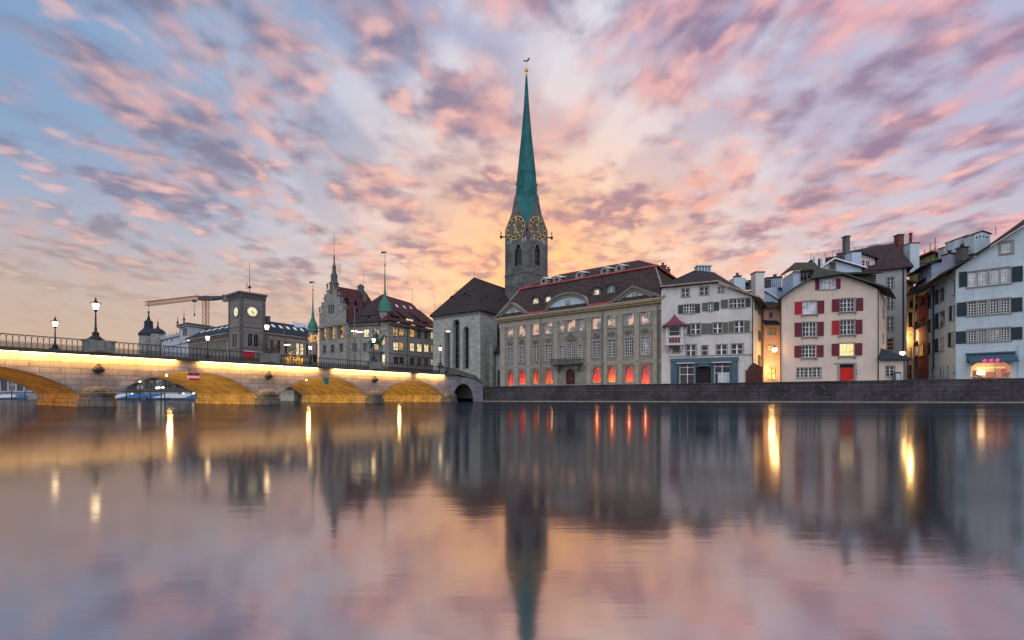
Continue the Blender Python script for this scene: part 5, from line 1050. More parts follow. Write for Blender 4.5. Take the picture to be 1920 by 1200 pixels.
chimney(1243, 500, 80, .9, 2.2, 'chim_brick', gh, 1, .5); chimney(1253, 507, 79, .5, 2., 'chim_brick', gh, 1, .4)
# ---------------- white corner house with oriel ----------------
crop(1220, 430, 3.4286)
F = Fr(1240, 69.2, 1411.8, 65.2); wh = thing('corner_house', F.w(F.L/2, 0, 2), 'off white plaster house with green shutters, maroon roofed oriel and blue shopfront', 'house')
k = dict(fr='white_paint', sur='frame_grey', sw=.12, mw=.03)
hs = rects(F, wh, [(200, 382, 248, 432), (316, 370, 372, 420), (436, 370, 470, 405)], cols=2, rows=2, **k)
hs += rects(F, wh, [(213, 483, 281, 540, dict(cols=4, sh=[(177, 207), (285, 317)])), (371, 470, 402, 524, dict(cols=2, sh=[(331, 367, 'shutter_moss'), (406, 440)])), (508, 447, 605, 503, dict(cols=4, rows=2, sh=[(452, 496, 'shutter_moss'), (611, 641)]))], cols=2, rows=3, **k)
hs += rects(F, wh, [(259, 606, 320, 680, dict(sh=[(236, 255)])), (402, 601, 460, 670, dict(sh=[(328, 363, 'shutter_moss'), (366, 398, 'shutter_moss'), (464, 496, 'shutter_moss')])), (540, 589, 600, 662, dict(sh=[(502, 534, 'shutter_moss'), (604, 635, 'shutter_moss')]))], cols=2, rows=2, mw=.05, fr='white_paint', sur='frame_grey')
hs += rects(F, wh, [(228, 742, 290, 815), (329, 748, 366, 810, dict(cols=1)), (423, 742, 490, 806), (520, 737, 592, 802)], cols=2, rows=2, mw=.05, fr='white_paint', sur='frame_grey')
hs.append(win(F, wh, (144, 762, 183, 792), 2, 1, 'glass', 'frame_grey', sur='frame_grey'))
sx0, sz0, sx1, sz1 = F.R(168, 858, 517, 998); hs.append([(sx0, 1.6), (sx1, 1.6), (sx1, sz1), (sx0, sz1)])
Pt = F.pts([(657, 432), (600, 410), (520, 380), (430, 342), (300, 352), (130, 368)]); Pt[0] = (F.L, Pt[0][1])
o_ = [(0, 1), (F.L, 1)]+Pt+[(0, Pt[-1][1]-.2)]
wc = F.w(F.L, 0, 0); wm = wallmesh(F, wh, o_, hs, '', .4); G = fr_pts((wc.x, wc.y), (39.9, 72.6)); GL = G.L; bw_ = G.d.copy(); sh2 = [win(G, wh, (s, z, s+1.0, z+1.5), 2, 2, 'glass', 'frame_grey', raw=True, sur='frame_grey', sh=[(s-.6, s-.1), (s+1.1, s+1.6)], shm='shutter_green') for s, z in ((2.0, 13.6), (5.2, 13.4), (5.4, 9.4), (5.4, 5.6))]
wm.sheet(G, 0, [(0, 1), (GL, 1), (GL, Pt[0][1]), (0, Pt[0][1])], sh2)
for h in sh2: wm.rim(G, h, -.3, 0)
Gl = F.side(13, False); wm.sheet(Gl, 0, [(0, 1), (13, 1), (13, 18), (0, 18)]); wm.build('wall', 'plaster_white', wh)
# shopfront
sf = MB().fbox(F, sx0, sx1, -.38, -.33, sz0-.5, sz1); sfo = sf.build('shop_window', 'glass', wh)
z_l = F.Z(1300, 430+828/3.4286); zz = F.Z(1300, 430+852/3.4286)
p_ = MB(); a, b = F.S(PX(130)[0]), F.S(PX(168)[0]); p_.fbox(F, a, b, .004, .22, 1.6, zz)
a2, b2 = F.S(PX(517)[0]), F.S(PX(560)[0]); p_.fbox(F, a2, b2, .004, .22, 1.6, zz).fbox(F, a-.1, b2+.1, .004, .32, zz+.003, z_l)
for x_ in (178, 286, 393, 404, 515): s = F.S(PX(x_)[0]); p_.fbox(F, s-.1, s+.1, -.32, -.05, 1.6, sz1-.01)
p_.fbox(F, sx0+.01, sx1-.01, -.3, -.1, sz1-.25, sz1-.01).build('shopfront', 'shop_blue', sfo)
for hb, vb in (((188, 282, 930), (188, 282, 884)), (188, 237, 281)), (((412, 512, 920), (412, 512, 878)), (413, 461, 511)):
    ff = MB()
    for x0_, x1_, y_ in hb: q = F.R(x0_, y_, x1_, y_+3); ff.fbox(F, q[0], q[2], -.32, -.26, q[1]-.03, q[1]+.05)
    for x_ in vb: s = F.S(PX(x_)[0]); ff.fbox(F, s-.04, s+.04, -.32, -.25, 2.2, sz1-.3)
    ff.build('shop_frame', 'white_paint', sfo)
q = F.R(433, 922, 508, 985); MB().fbox(F, q[0], q[2], -.45+.13, -.28, q[1], q[3]).build('frosted_pane', 'tarp_white', sfo)
s0, s1 = F.S(PX(292)[0]), F.S(PX(390)[0]); MB().fbox(F, s0, s1, -.32, -.27, 1.6, sz1-.6).build('shop_door', 'black', sfo)
aw = MB(); zt_ = sz1-.02; c_ = (s0+s1)/2
aw.add([F.w(c_+(s1-s0)/2*cos(pi*i/8), .05, sz1-.75+.7*sin(pi*i/8)) for i in range(9)]+[F.w(c_+(s1-s0)/2*cos(pi*i/8), .55*sin(pi*i/8)+.06, sz1-.8+.25*sin(pi*i/8)) for i in range(9)], [(i, i+1, 10+i, 9+i) for i in range(8)]); aw.build('awning', 'awning_blue', sfo)
for q in ((165, 280), (392, 518)): a, b = F.S(PX(q[0])[0]), F.S(PX(q[1])[0]); MB().fbox(F, a, b, .1, .5, sz1-.06, sz1+.02).build('blind_box', 'white_paint', sfo)
st = MB(); q = F.R(116, 805, 655, 830); st.fbox(F, F.S(PX(116)[0]), F.L, .004, .1, F.Z(1411, 664.4)-.08, F.Z(1411, 664.4)+.06).fbox(F, F.S(PX(210)[0]), F.L, .004, .1, F.Z(1411, 622.3)-.08, F.Z(1411, 622.3)+.06)
st.build('string_course', 'frame_grey', wh); MB().tube(F.w(F.L-.05, .12, 2), F.w(F.L-.05, .12, Pt[0][1]), .07, 6).build('downpipe', 'iron', wh)
# oriel
Fo = F.off(1.15); a, b = Fo.S(PX(97)[0]), Fo.S(PX(211)[0]); zb_, zs_, ze_ = Fo.pt(150, 738)[1], Fo.pt(150, 690)[1], Fo.pt(150, 618)[1]
orl = MB().fbox(F, a, b, .0, 1.15, zb_, zs_).fbox(F, a, a+.35, .0, 1.15, zs_+.002, ze_).fbox(F, b-.35, b, .0, 1.15, zs_+.002, ze_).fbox(F, a-.08, b+.08, 0, 1.25, zb_-.16, zb_-.002).fbox(F, a-.06, b+.06, 0, 1.22, zs_-.08, zs_+.05)
for q in (a+.1, b-.45): orl.fbox(F, q, q+.3, 0, .9, zb_-.6, zb_-.162).fbox(F, q+.02, q+.28, 0, .5, zb_-.95, zb_-.602)
oro = orl.build('oriel', 'plaster_white', wh); MB().fbox(F, a+.35, b-.35, .3, .35, zs_, ze_).build('backing', 'maroon_paint', oro)
Fi = F.off(1.0); win(Fi, oro, (a+.42, zs_+.08, b-.42, ze_-.12), 1, 2, 'glass', 'white_paint', raw=True, sill=False, rec=.0, t=.08)
pn = MB(); 
for i in range(4): q = a+.45+i*(b-a-.9)/4; pn.fbox(F, q+.03, q+(b-a-.9)/4-.03, 1.152, 1.19, zb_+.2, zs_-.15)
pn.build('panels', 'maroon_paint', oro)
tp = Fo.pt(155, 540)[1]; ap = F.w((a+b)/2, .5, tp); rr = MB(); prev = None
for t_, z_ in ((1., 0), (.72, .16), (.42, .42), (.18, .72), (0.02, 1.)):
    h = (b-a)/2+.5; ring_ = [F.w((a+b)/2-h*t_, .5+1.25*t_, ze_+(tp-ze_)*z_), F.w((a+b)/2+h*t_, .5+1.25*t_, ze_+(tp-ze_)*z_), F.w((a+b)/2+h*t_, .5-.6*t_, ze_+(tp-ze_)*z_), F.w((a+b)/2-h*t_, .5-.6*t_, ze_+(tp-ze_)*z_)]
    if prev: rr.add(prev+ring_, [(i, (i+1) % 4, 4+(i+1) % 4, 4+i) for i in range(4)])
    prev = ring_
rr.slab([F.w((a+b)/2-h, 1.75, ze_), F.w((a+b)/2+h, 1.75, ze_), F.w((a+b)/2+h, 0, ze_), F.w((a+b)/2-h, 0, ze_)], .1); rr.build('oriel_roof', 'maroon_paint', oro)
# roof
zr0 = Pt[-1][1]; pk = W(1220+285/3.4286, 430+275/3.4286, 73)
rf = MB(); ee = .6
ra, rb_, rc, rd, re_ = F.w(-.2, ee, zr0+.1), F.w(Pt[3][0], ee, Pt[3][1]+.22), F.w(Pt[2][0], ee, Pt[2][1]+.18), F.w(Pt[1][0], ee, Pt[1][1]+.15), F.w(F.L+.7, ee, Pt[0][1]-.12)
top1 = F.w(F.S(1303)+.2, -4.5, pk.z); top2 = F.w(F.S(1345), -4.8, pk.z-.5)
bk_ = lambda p_, d_=12: p_-F.n*d_
rf.slab([ra, rb_, top2, top1], .2).slab([rb_, rc, top2], .2).slab([rc, rd, rd+bw_*8.5, top2+bw_*6, top2], .2).slab([rd, re_, re_+bw_*8.5, rd+bw_*8.5], .2).slab([ra-F.n*9, ra, top1], .2).slab([top1, top2, top2+bw_*6, ra-F.n*12, ra-F.n*9], .2)
rfo = rf.build('roof', 'roof_dark', wh)
MB().path([ra-V((0, 0, .12)), rb_-V((0, 0, .12)), rc-V((0, 0, .12)), rd-V((0, 0, .12)), re_-V((0, 0, .12))], .14, 5).build('verge_board', 'ledge_stone', rfo)
chm = chimney(1315.5, 507, 73.2, 3.6, 2.2, 'plaster_blue', wh, 1, 0, 'plaster_blue', dep=1.8) if 0 else None
p_ = W(1317, 508, 73.5); cm = MB().hexa([(p_.x-1.9, p_.y-1, p_.z-2.2), (p_.x+1.9, p_.y-1, p_.z-2.2), (p_.x+1.9, p_.y+1, p_.z-2.2), (p_.x-1.9, p_.y+1, p_.z-2.2), (p_.x-1.0, p_.y-.7, p_.z-.3), (p_.x+1.2, p_.y-.7, p_.z-.3), (p_.x+1.2, p_.y+.7, p_.z-.3), (p_.x-1.0, p_.y+.7, p_.z-.3)])
for i in range(5): cm.box((p_.x-.85+i*.47, p_.y, p_.z-.298), .22, 1.3, .9)
cm.box((p_.x+.1, p_.y, p_.z+.604), 2.4, 1.6, .15); cm.build('chimney', 'plaster_blue', wh)
MB().tube(W(1305, 510, 73), W(1305, 488, 73), .04, 4).build('aerial', 'iron', wh)
chimney(1420.5, 513, 70.5, 1.35, 4.2, 'plaster_white', wh, 1, 0, 'chim_brick')
# dark brick stair shed at the corner
crop(1220, 430, 3.4286)
Fx = F.off(.25); P_ = Fx.pts([(612, 1000), (612, 905), (625, 905), (630, 888), (645, 870), (660, 858), (720, 885), (722, 1000)]); P_[0] = (P_[0][0], 1.6); P_[-1] = (P_[-1][0], 1.6)
o_ = thing('timber_shed', Fx.w(P_[3][0], 0, 2), 'dark brown lean to shed at the foot of the corner house by the alley', 'shed'); m_ = MB().prism(Fx, P_, -4, 0)
for i in range(7): s = P_[1][0]+(P_[-1][0]-P_[1][0])*(i+.5)/7; m_.fbox(Fx, s-.04, s+.04, .003, .05, 1.7, min(5.3, 3.6+i*.4))
m_.build('walls', 'door_dark', o_)
# ---------------- house with red shutters ----------------
crop(1440, 400, 3.157)
F = Fr(1465.5, 64.6, 1647.5, 61.6); rh = thing('red_shutter_house', F.w(F.L/2, 0, 2), 'cream gabled house with dark red shutters and a bright red door', 'house')
kk = dict(cols=4, rows=3, fr='white_paint', sur='frame_grey', sw=.13, shm='shutter_red', mw=.028)
hs = rects(F, rh, [(204, 520, 288, 596, dict(sh=[(158, 200, 'shutter_bright'), (293, 331)], pane='glass_curtain')), (427, 505, 513, 580, dict(sh=[(378, 422), (521, 562)])), (205, 645, 286, 728, dict(sh=[(157, 199), (292, 329)])),
     (427, 632, 513, 716, dict(sh=[(378, 422, 'shutter_bright'), (518, 557)])), (202, 782, 284, 852, dict(sh=[(156, 197), (290, 328)])), (425, 770, 510, 842, dict(sh=[(377, 417), (514, 556)], pane='lit_yellow')), (305, 388, 402, 450, dict(sh=[(279, 303), (403, 428)], pane='glass_curtain', rows=2))], **kk)
hs += rects(F, rh, [(172, 915, 212, 972), (220, 915, 262, 970), (270, 913, 312, 969)], cols=2, rows=3, fr='white_paint', sur='frame_grey', sw=.1, mw=.03)
dq = F.R(424, 893, 510, 1000); dq = (dq[0], 1.6, dq[2], dq[3]); hs.append(outl(dq))
Pt = F.pts([(655, 452), (560, 405), (430, 366), (245, 392), (140, 450), (80, 505)]); o_ = [(0, 1), (F.L, 1), (F.L, Pt[0][1])]+Pt[1:-1]+[(0, Pt[-1][1])]
ca, cb = F.w(0, 0, 0), F.w(F.L, 0, 0); wm = wallmesh(F, rh, o_, hs, '', .4); G = fr_pts((cb.x, cb.y), (57.3, 69.5)); g2 = [win(G, rh, (s, z, s+.8, z+1.3), 2, 2, 'glass', 'frame_grey', raw=True, sur='frame_grey') for s, z in ((5, 12.2), (5, 8.5))]
wm.sheet(G, 0, [(0, 1), (G.L, 1), (G.L, Pt[0][1]), (0, Pt[0][1])], g2)
for h in g2: wm.rim(G, h, -.3, 0)
wm.quad(ca+V((0, 0, 1)), V((43.0, 73, 1)), V((43.0, 73, Pt[-1][1])), ca+V((0, 0, Pt[-1][1]))); wm.build('wall', 'plaster_cream', rh); bl_ = (V((43., 73, 0))-ca).normalized(); brr = G.d.copy()
d_ = MB().fbox(F, dq[0], dq[2], -.3, -.25, 1.6, dq[3]-.45); 
for i in range(1, 4): s = dq[0]+(dq[2]-dq[0])*i/4; d_.fbox(F, s-.02, s+.02, -.248, -.235, 1.6, dq[3]-.45)
do_ = d_.build('door', 'door_red', rh); MB().fbox(F, dq[0], dq[2], -.32, -.26, dq[3]-.448, dq[3]).build('fanlight', 'black', do_)
MB().fbox(F, dq[0]-.25, dq[0]-.002, .004, .1, 1.6, dq[3]).fbox(F, dq[2]+.002, dq[2]+.25, .004, .1, 1.6, dq[3]).fbox(F, dq[0]-.25, dq[2]+.25, .004, .12, dq[3]+.002, dq[3]+.22).build('door_surround', 'frame_grey', do_)
MB().fbox(F, dq[2]-.2, dq[2]-.14, -.234, -.17, 3.0, 3.2).build('handle', 'gold', do_)
q = F.R(525, 928, 542, 950); po = MB().fbox(F, q[0], q[2], .004, .06, q[1], q[3]).build('house_sign', 'sign_teal', rh); MB().fbox(F, q[0]+.06, q[2]-.06, .062, .07, q[1]+.08, q[3]-.08).build('sign_field', 'white_paint', po)
q = F.R(391, 886, 403, 894); MB().fbox(F, q[0], q[2], .004, .04, q[1], q[3]).build('number_plate', 'sign_teal', rh)
# bracket sills
br = MB()
for q in ((195, 600, 297), (415, 585, 523), (195, 733, 295), (415, 721, 522), (192, 857, 292), (412, 847, 520)):
    r_ = F.R(q[0], q[1]-2, q[2], q[1]+5); br = MB().fbox(F, r_[0], r_[2], .13, .26, r_[3]-.12, r_[3]-.02).fbox(F, r_[0]+.05, r_[0]+.2, .004, .2, r_[3]-.35, r_[3]-.122).fbox(F, r_[2]-.2, r_[2]-.05, .004, .2, r_[3]-.35, r_[3]-.122); br.build('sill_bracket', 'frame_grey', rh)
ee = .75; pp = F.pts([(50, 512), (140, 447), (245, 385), (345, 338), (430, 356), (560, 400), (705, 447)])
fr0 = [F.w(a, ee, b) for a, b in pp]; e1 = [F.w(pp[2][0], ee, pp[2][1]), F.w(pp[4][0], ee, pp[4][1])]
apx = F.w(F.S(PX(350)[0]), -4.2, pp[3][1]+1.6)
rf = MB().slab([fr0[0], fr0[1], fr0[1]+bl_*9, fr0[0]+bl_*9], .18).slab([fr0[1], fr0[2], apx, apx+bl_*6, fr0[1]+bl_*9], .18).slab([fr0[2], fr0[4], apx], .18).slab([fr0[4], fr0[5], fr0[5]+brr*9, apx+bl_*6, apx], .18).slab([fr0[5], fr0[6], fr0[6]+brr*9, fr0[5]+brr*9], .18)
rfo = rf.build('roof', 'roof_slate' if 0 else 'roof_moss', rh); MB().path([p_-V((0, 0, .16)) for p_ in (fr0[0], fr0[1], fr0[2], fr0[4], fr0[5], fr0[6])], .12, 5).build('verge_board', 'shutter_green', rfo)
dm = MB(); q = F.off(-5).pt(600, 385); dm.slab([F.w(F.S(PX(440)[0]), -1.5, q[1]+.3), F.w(F.L+1.7, -2.5, q[1]+.35), F.w(F.L+1.7, -7, q[1]+1.2), F.w(F.S(PX(520)[0]), -7, q[1]+1.2)], .25).fbox(F, F.L-1.2, F.L+1.0, -7, -3.0, q[1]-1.6, q[1]+.05); dm.build('side_roof', 'roof_moss', rfo)
MB().tube(F.w(F.L-.1, .14, 2), F.w(F.L-.1, .14, Pt[0][1]), .05, 6).tube(F.w(-.15, .14, 2), F.w(-.15, .14, Pt[-1][1]), .07, 6).build('downpipes', 'iron', rh)
# annex
F = Fr(1648, 61.4, 1694, 60.6); ax = thing('annex', F.w(F.L/2, 0, 2), 'low cream annex with dark hipped roof beside the house with red shutters', 'house')
h = win(F, ax, (700, 905, 748, 965), 2, 3, 'glass', 'white_paint', sur='frame_grey'); ze = F.pt(740, 862)[1]
wm = wallmesh(F, ax, [(0, 1), (F.L, 1), (F.L, ze), (0, ze)], [h], '', .3); wm.quad(F.w(F.L, 0, 1), F.w(F.L, -7, 1), F.w(F.L, -7, ze), F.w(F.L, 0, ze)); wm.build('wall', 'plaster_cream', ax)
zt_ = F.off(-3).pt(660, 788)[1]; MB().slab([F.w(-.1, .6, ze), F.w(F.L+.7, .6, ze), F.w(F.L*.35, -3.2, zt_), F.w(-.1, -3.2, zt_)], .18).slab([F.w(F.L+.7, .6, ze), F.w(F.L+.7, -7, ze), F.w(F.L*.35, -3.2, zt_)], .18).build('roof', 'roof_slate', ax)
MB().tube(F.w(F.L+.35, .3, 2), F.w(F.L+.35, .3, ze-.2), .08, 6).tube(F.w(F.L+.35, .3, ze-.2), F.w(F.L+.5, .5, ze-.05), .08, 6).build('downpipe', 'iron', ax)
p_ = F.w(F.L-.95, .5, 0); o_ = thing('ticket_machine', (p_.x, p_.y, 2.6), 'pale blue ticket machine standing behind the wall in front of the low annex', 'machine'); MB().box((p_.x, p_.y, 2.6), .75, .4, 1.35).box((p_.x, p_.y, 3.952), .85, .5, .12).build('body', 'metal_grey', o_); MB().box((p_.x, p_.y-.22, 2.9), .5, .03, .9).build('front_panel', 'tarp_white', o_)
# ---------------- big right house ----------------
crop(1640, 400, 3.157)
F = Fr(1792, 61, 1960, 55.9); bh = thing('blue_white_house', F.w(3, 0, 2), 'large bluish white house with dark shutters, small paned windows and a lit flower shop', 'house')
kk = dict(cols=3, rows=4, fr='white_paint', sur=None, mw=.025, sill=False, shm='shutter_dark')
hs = []
def grp(y00, y01, xs_, sh1, sh2, pn, rows):
    for i, (a, b) in enumerate(xs_):
        t0 = y00+(y01-y00)*0; sh = []
        if i == 0: sh = [sh1]
        if i == 3: sh = [sh2]
        yy = (a-548)*-.085
        hs.append(win(F, bh, (a, y00+yy, b, y01+yy), **{**kk, 'rows': rows, 'sh': sh, 'pane': pn[i]}))
    r_ = F.R(xs_[0][0]-8, y00, xs_[3][1]+8, y01); L_ = MB()
    a_, b_ = F.S(PX(xs_[0][0]-9)[0]), F.S(PX(xs_[3][1]+9)[0]); z0_, z1_ = hs[-1][0][1], hs[-1][2][1]; 
    L_.fbox(F, a_, b_, .004, .1, z1_+.02, z1_+.17).fbox(F, a_-.05, b_+.05, .004, .16, z0_-.17, z0_-.02)
    ed_ = [F.S(PX(q)[0]) for q in (xs_[0][0]-9, xs_[0][0]-1)]+[]
    for x_a, x_b in ((xs_[0][0]-9, xs_[0][0]-1), (xs_[0][1]+1, xs_[1][0]-1), (xs_[1][1]+1, xs_[2][0]-1), (xs_[2][1]+1, xs_[3][0]-1), (xs_[3][1]+1, xs_[3][1]+9)): L_.fbox(F, F.S(PX(x_a)[0]), F.S(PX(x_b)[0]), .004, .08, z0_-.02, z1_+.02)
    L_.build('window_surround', 'frame_grey', bh)
X4 = [(553, 604), (614, 665), (684, 737), (748, 801)]
grp(340, 430, X4, (499, 547), (811, 876), ['glass_curtain']*4, 5); grp(522, 605, X4, (486, 545), (808, 874), ['glass']*4, 5); grp(695, 768, X4, (479, 540), (807, 874), ['glass', 'glass', 'lit_dim', 'glass'], 5)
hs.append(win(F, bh, (750, 172, 810, 236), 4, 4, 'glass_curtain', 'white_paint', sur='frame_grey', sw=.25))
sq = F.R(568, 882, 808, 979); sq = (sq[0], sq[1], sq[2], sq[3]); c_ = .55
shp = [(sq[0], sq[1]), (sq[2], sq[1]), (sq[2], sq[3]-c_), (sq[2]-c_, sq[3]), (sq[0]+c_, sq[3]), (sq[0], sq[3]-c_)]; hs.append(shp)
pts_ = F.pts([(500, 322), (620, 240), (760, 150), (884, 72)]); zap = pts_[-1][1]+1.9; o_ = [(0, 1), (F.L, 1), (F.L, zap)]+pts_[::-1]; o_[-1] = (0, pts_[0][1]-.2)
wm = wallmesh(F, bh, o_, hs, '', .35)
# side wall along the alley
crop(1680, 560, 7.5)
S_ = Fr(1741, 72.0, 1791.9, 61.02); shs = []
k2 = dict(cols=3, rows=3, fr='frame_grey', sill=True, shm='shutter_dark', rec=.12)
for b in ((607, 172, 688, 395, dict(sh=[(560, 604)], pane='lit_dim')), (497, 275, 545, 455, dict(sh=[(455, 494)])), (602, 540, 680, 735, dict(sh=[(552, 600)], pane='glass_curtain')), (492, 612, 530, 775, dict(sh=[(455, 489)])), (792, 85, 834, 295, dict(sh=[(757, 790)], pane='glass_curtain')), (780, 462, 826, 672, dict(sh=[(742, 778)], pane='glass_curtain')),
          (605, -160, 680, 40, dict(sh=[(562, 603)])), (497, -80, 545, 110, dict(sh=[(455, 494)])), (800, -265, 834, -60, {}), (715, 940, 738, 1100, dict(cols=1)), (650, 945, 672, 1100, dict(cols=1)), (605, 965, 637, 1120, dict(cols=1, arch=1.)), (577, 955, 592, 1130, dict(cols=1)), (485, 960, 522, 1135, dict(cols=1, arch=1.)), (808, 925, 828, 1030, dict(cols=1, pane='glass_curtain'))):
    shs.append(win(S_, bh, b[:4], **{**k2, **b[4]}))
ze_l, ze_r = S_.Z(1741, 548), pts_[0][1]-.2
wm.sheet(S_, 0, [(0, 1), (S_.L, 1), (S_.L, ze_r), (0, ze_r)], shs)
for h in shs: wm.rim(S_, h, -.3, 0)
wm.quad(F.w(F.L, 0, 1), F.w(F.L, -15, 1), F.w(F.L, -15, zap), F.w(F.L, 0, zap))
wm.build('wall', 'plaster_blue', bh)
MB().tube(S_.w(3.2, .15, 5), S_.w(3.2, .15, ze_r), .1, 6).build('downpipe', 'iron', bh)
pl = MB().fbox(F, .0, .9, .004, .1, 1, 7.3).fbox(F, F.S(1909), F.S(1919), .004, .1, 1, 7.3); pl.build('corner_pilaster', 'plaster_blue', bh)
# roof: gable rake over front, wide eaves over the alley
apx = F.w(F.L+.1, .8, zap+.3); apb = F.w(F.L+.1, -12, zap+.3); slope = [(a, b+.25) for a, b in pts_]
E0 = S_.w(S_.L+.9, 2.0, ze_r-.55); E1 = S_.w(-1, 2.0, ze_r-.55); T0 = F.w(slope[1][0], .9, slope[1][1]); T3 = F.w(slope[3][0], .9, slope[3][1]); 
C0 = F.w(-1.6, .9, slope[0][1]-.9)
bkd = -S_.d
rf = MB().slab([C0, F.w(0, .9, slope[0][1]), F.w(0, .9, slope[0][1])+bkd*14, C0+bkd*14], .2).slab([F.w(0, .9, slope[0][1]), T0, T0+bkd*15, F.w(0, .9, slope[0][1])+bkd*14], .2).slab([T0, T3, apx, apx+bkd*15, T0+bkd*15], .2)
rfo = rf.build('roof', 'roof_maroon', bh); MB().path([C0-V((0, 0, .15)), F.w(0, .95, slope[0][1]-.15), T0-V((0, 0, .15)), T3-V((0, 0, .15)), apx-V((0, 0, .15))], .13, 5).build('verge_board', 'iron', rfo)
# flower shop interior
room = MB(); ri = [(sq[0]-.5, sq[1]-.15), (sq[2]+.5, sq[1]-.15), (sq[2]+.5, sq[3]+.2), (sq[0]-.5, sq[3]+.2)]; room.rim(F, ri, -3, -.36); room.sheet(F, -3, ri).sheet(F, -.36, ri, [grow(shp, .02)]); ro_ = room.build('shop_interior', 'plaster_warm', bh)
sw_ = sq[2]-sq[0]; it = MB(); rnd = random.Random(4)
MB().fbox(F, sq[0]+.2, sq[0]+sw_*.7, -1.6, -1.1, sq[1]-.1, sq[1]+.35).fbox(F, sq[0]+sw_*.45, sq[0]+sw_*.72, -2.6, -2.2, sq[1]+.1, sq[1]+1.0).fbox(F, sq[0]+sw_*.69, sq[0]+sw_*.71, -2.8, -1.6, sq[1], sq[3]).build('shelf', 'band_red', ro_)
for cx_, h_, nn, lb_ in ((.12, 1.2, 26, 'tall red flower arrangement at the left end of the lit shop window'), (.24, .6, 16, 'low red flower arrangement beside the tall one at the left of the lit shop window'), (.85, 1.3, 26, 'tall red flower arrangement near the right end of the lit shop window'), (.93, .8, 14, 'flower arrangement at the extreme right edge of the lit shop window'), (.5, .3, 12, 'very low row of flowers in the middle of the lit shop window'), (.38, .28, 12, 'very low flowers just under the glowing lampshade in the shop window')):
    fo = MB(); fl = MB()
    for j in range(nn*2):
        q = F.w(sq[0]+sw_*cx_+rnd.gauss(0, .16), -.8-rnd.random()*.4, sq[1]+h_*rnd.uniform(.35, 1.)); (fl if j % 2 else fo).lathe(q, [(0, -.08), (.09, 0), (0, .08)], 5)
    fo.tube(F.w(sq[0]+sw_*cx_, -1., sq[1]), F.w(sq[0]+sw_*cx_, -1., sq[1]+h_*.8), .05, 5)
    o_ = thing('flower_vase', F.w(sq[0]+sw_*cx_, -1, sq[1]), '', 'plant', 'flower arrangements in the shop window'); o_['label'] = lb_
    fo.build('leaves', 'foliage', o_); fl.build('blossoms', 'flower_red', o_)
MB().sheet(F, -.2, shp).build('shop_pane', 'clear_glass', bh)
light('shop_light', 'AREA', F.w((sq[0]+sq[2])/2, -1.0, sq[3]-.02), 210, (1, .62, .24), bh, aim=-F.n*.7+V((0, 0, -1)), size=2.6)
pb_ = MB().lathe(F.w(sq[0]+sw_*.32, -2.4, sq[1]+.9), [(0, -.3), (.32, -.2), (.36, .1), (.2, .3), (0, .3)], 10); pb_.build('lampshade', 'lamp_glow', ro_)
crop(1780, 600, 7.5)
a, b = F.S(PX(245)[0]), F.S(PX(920)[0]); zt_, zb_ = F.Z(1855, 663.5), F.Z(1855, 678.5)
awn = MB().quad(F.w(a, .05, zt_), F.w(b, .05, zt_), F.w(b+.25, 1.1, zb_), F.w(a-.05+.25, 1.1, zb_)).quad(F.w(a+.2, 1.1, zb_), F.w(b+.25, 1.1, zb_), F.w(b+.25, 1.1, zb_-.14), F.w(a+.2, 1.1, zb_-.14)).quad(F.w(a, .05, zt_), F.w(a+.2, 1.1, zb_), F.w(a, .05, zb_)).quad(F.w(b, .05, zt_), F.w(b, .05, zb_), F.w(b+.25, 1.1, zb_)); ao = awn.build('awning', 'awning_blue', bh)
MB().fbox(F, a-.1, b+.1, .004, .3, zt_+.002, zt_+.2).build('awning_box', 'shop_blue', ao)
Fa = F.off(1.0); s = Fa.S(PX(585)[0]); z = Fa.Z(1858, 675.5)
fm = MB()
for dx_ in (-.55, 0, .55):
    fm.path([Fa.w(s+dx_+.17*cos(q), .1, z+.14*sin(q)-.05) for q in (0, .8, 1.6, 2.4, 3.14, 4., 4.7, 5.5)], .035, 4)
    fm.tube(Fa.w(s+dx_, .1, z-.2), Fa.w(s+dx_+.1, .1, z+.2), .03, 4)
fm.build('neon_flower', 'neon_pink', ao)
# roof chimneys of this house
crop(1680, 430, 8)
def whitechim(x0, x1, yb, yt0, yt1, Y, label_holes, root):
    Fc = Fr(PX(x0)[0], Y, PX(x1)[0], Y); z0_ = Fc.Z(PX(x0)[0], PX(0, yb)[1])-1; zl = Fc.Z(PX(x0)[0], PX(0, yt0)[1]); zr = Fc.Z(PX(x1)[0], PX(0, yt1)[1]); L_ = Fc.L
    hl = [[(L_*q[0], zl-q[1]-.35), (L_*q[0]+.3, zl-q[1]-.35), (L_*q[0]+.3, zl-q[1]), (L_*q[0], zl-q[1])] for q in label_holes]
    mid = [(L_/2, (zl+zr)/2+.45)] if abs(zl-zr) < .2 else []
    o1_ = [(0, z0_), (L_, z0_), (L_, zr)]+mid+[(0, zl)]
    m_ = MB().sheet(Fc, 0, o1_, hl).sheet(Fc, -1.4, o1_).rim(Fc, o1_, -1.4, 0)
    for h in hl: m_.rim(Fc, h, -.3, 0)
    o_ = m_.build('chimney', 'plaster_blue', root); mm = MB()
    for h in hl: mm.sheet(Fc, -.28, grow(h, .02))
    mm.build('vents', 'black', o_)
    t_ = MB()
    pp_ = [(0, zl)]+mid+[(L_, zr)]
    for (a, b), (c, d_) in zip(pp_, pp_[1:]): t_.prism(Fc, [(a-.1, b+.003), (c+.1, d_+.003), (c+.1, d_+.12), (a-.1, b+.12)], -1.5, .15)
    t_.build('chimney_cap', 'roof_maroon', o_)
whitechim(878, 1072, 400, 165, 88, 66, [(.72, -.35)], bh); whitechim(1168, 1415, 250, 78, 75, 64, [(.12, .25), (.32, .1), (.54, .1), (.74, .25)], bh)
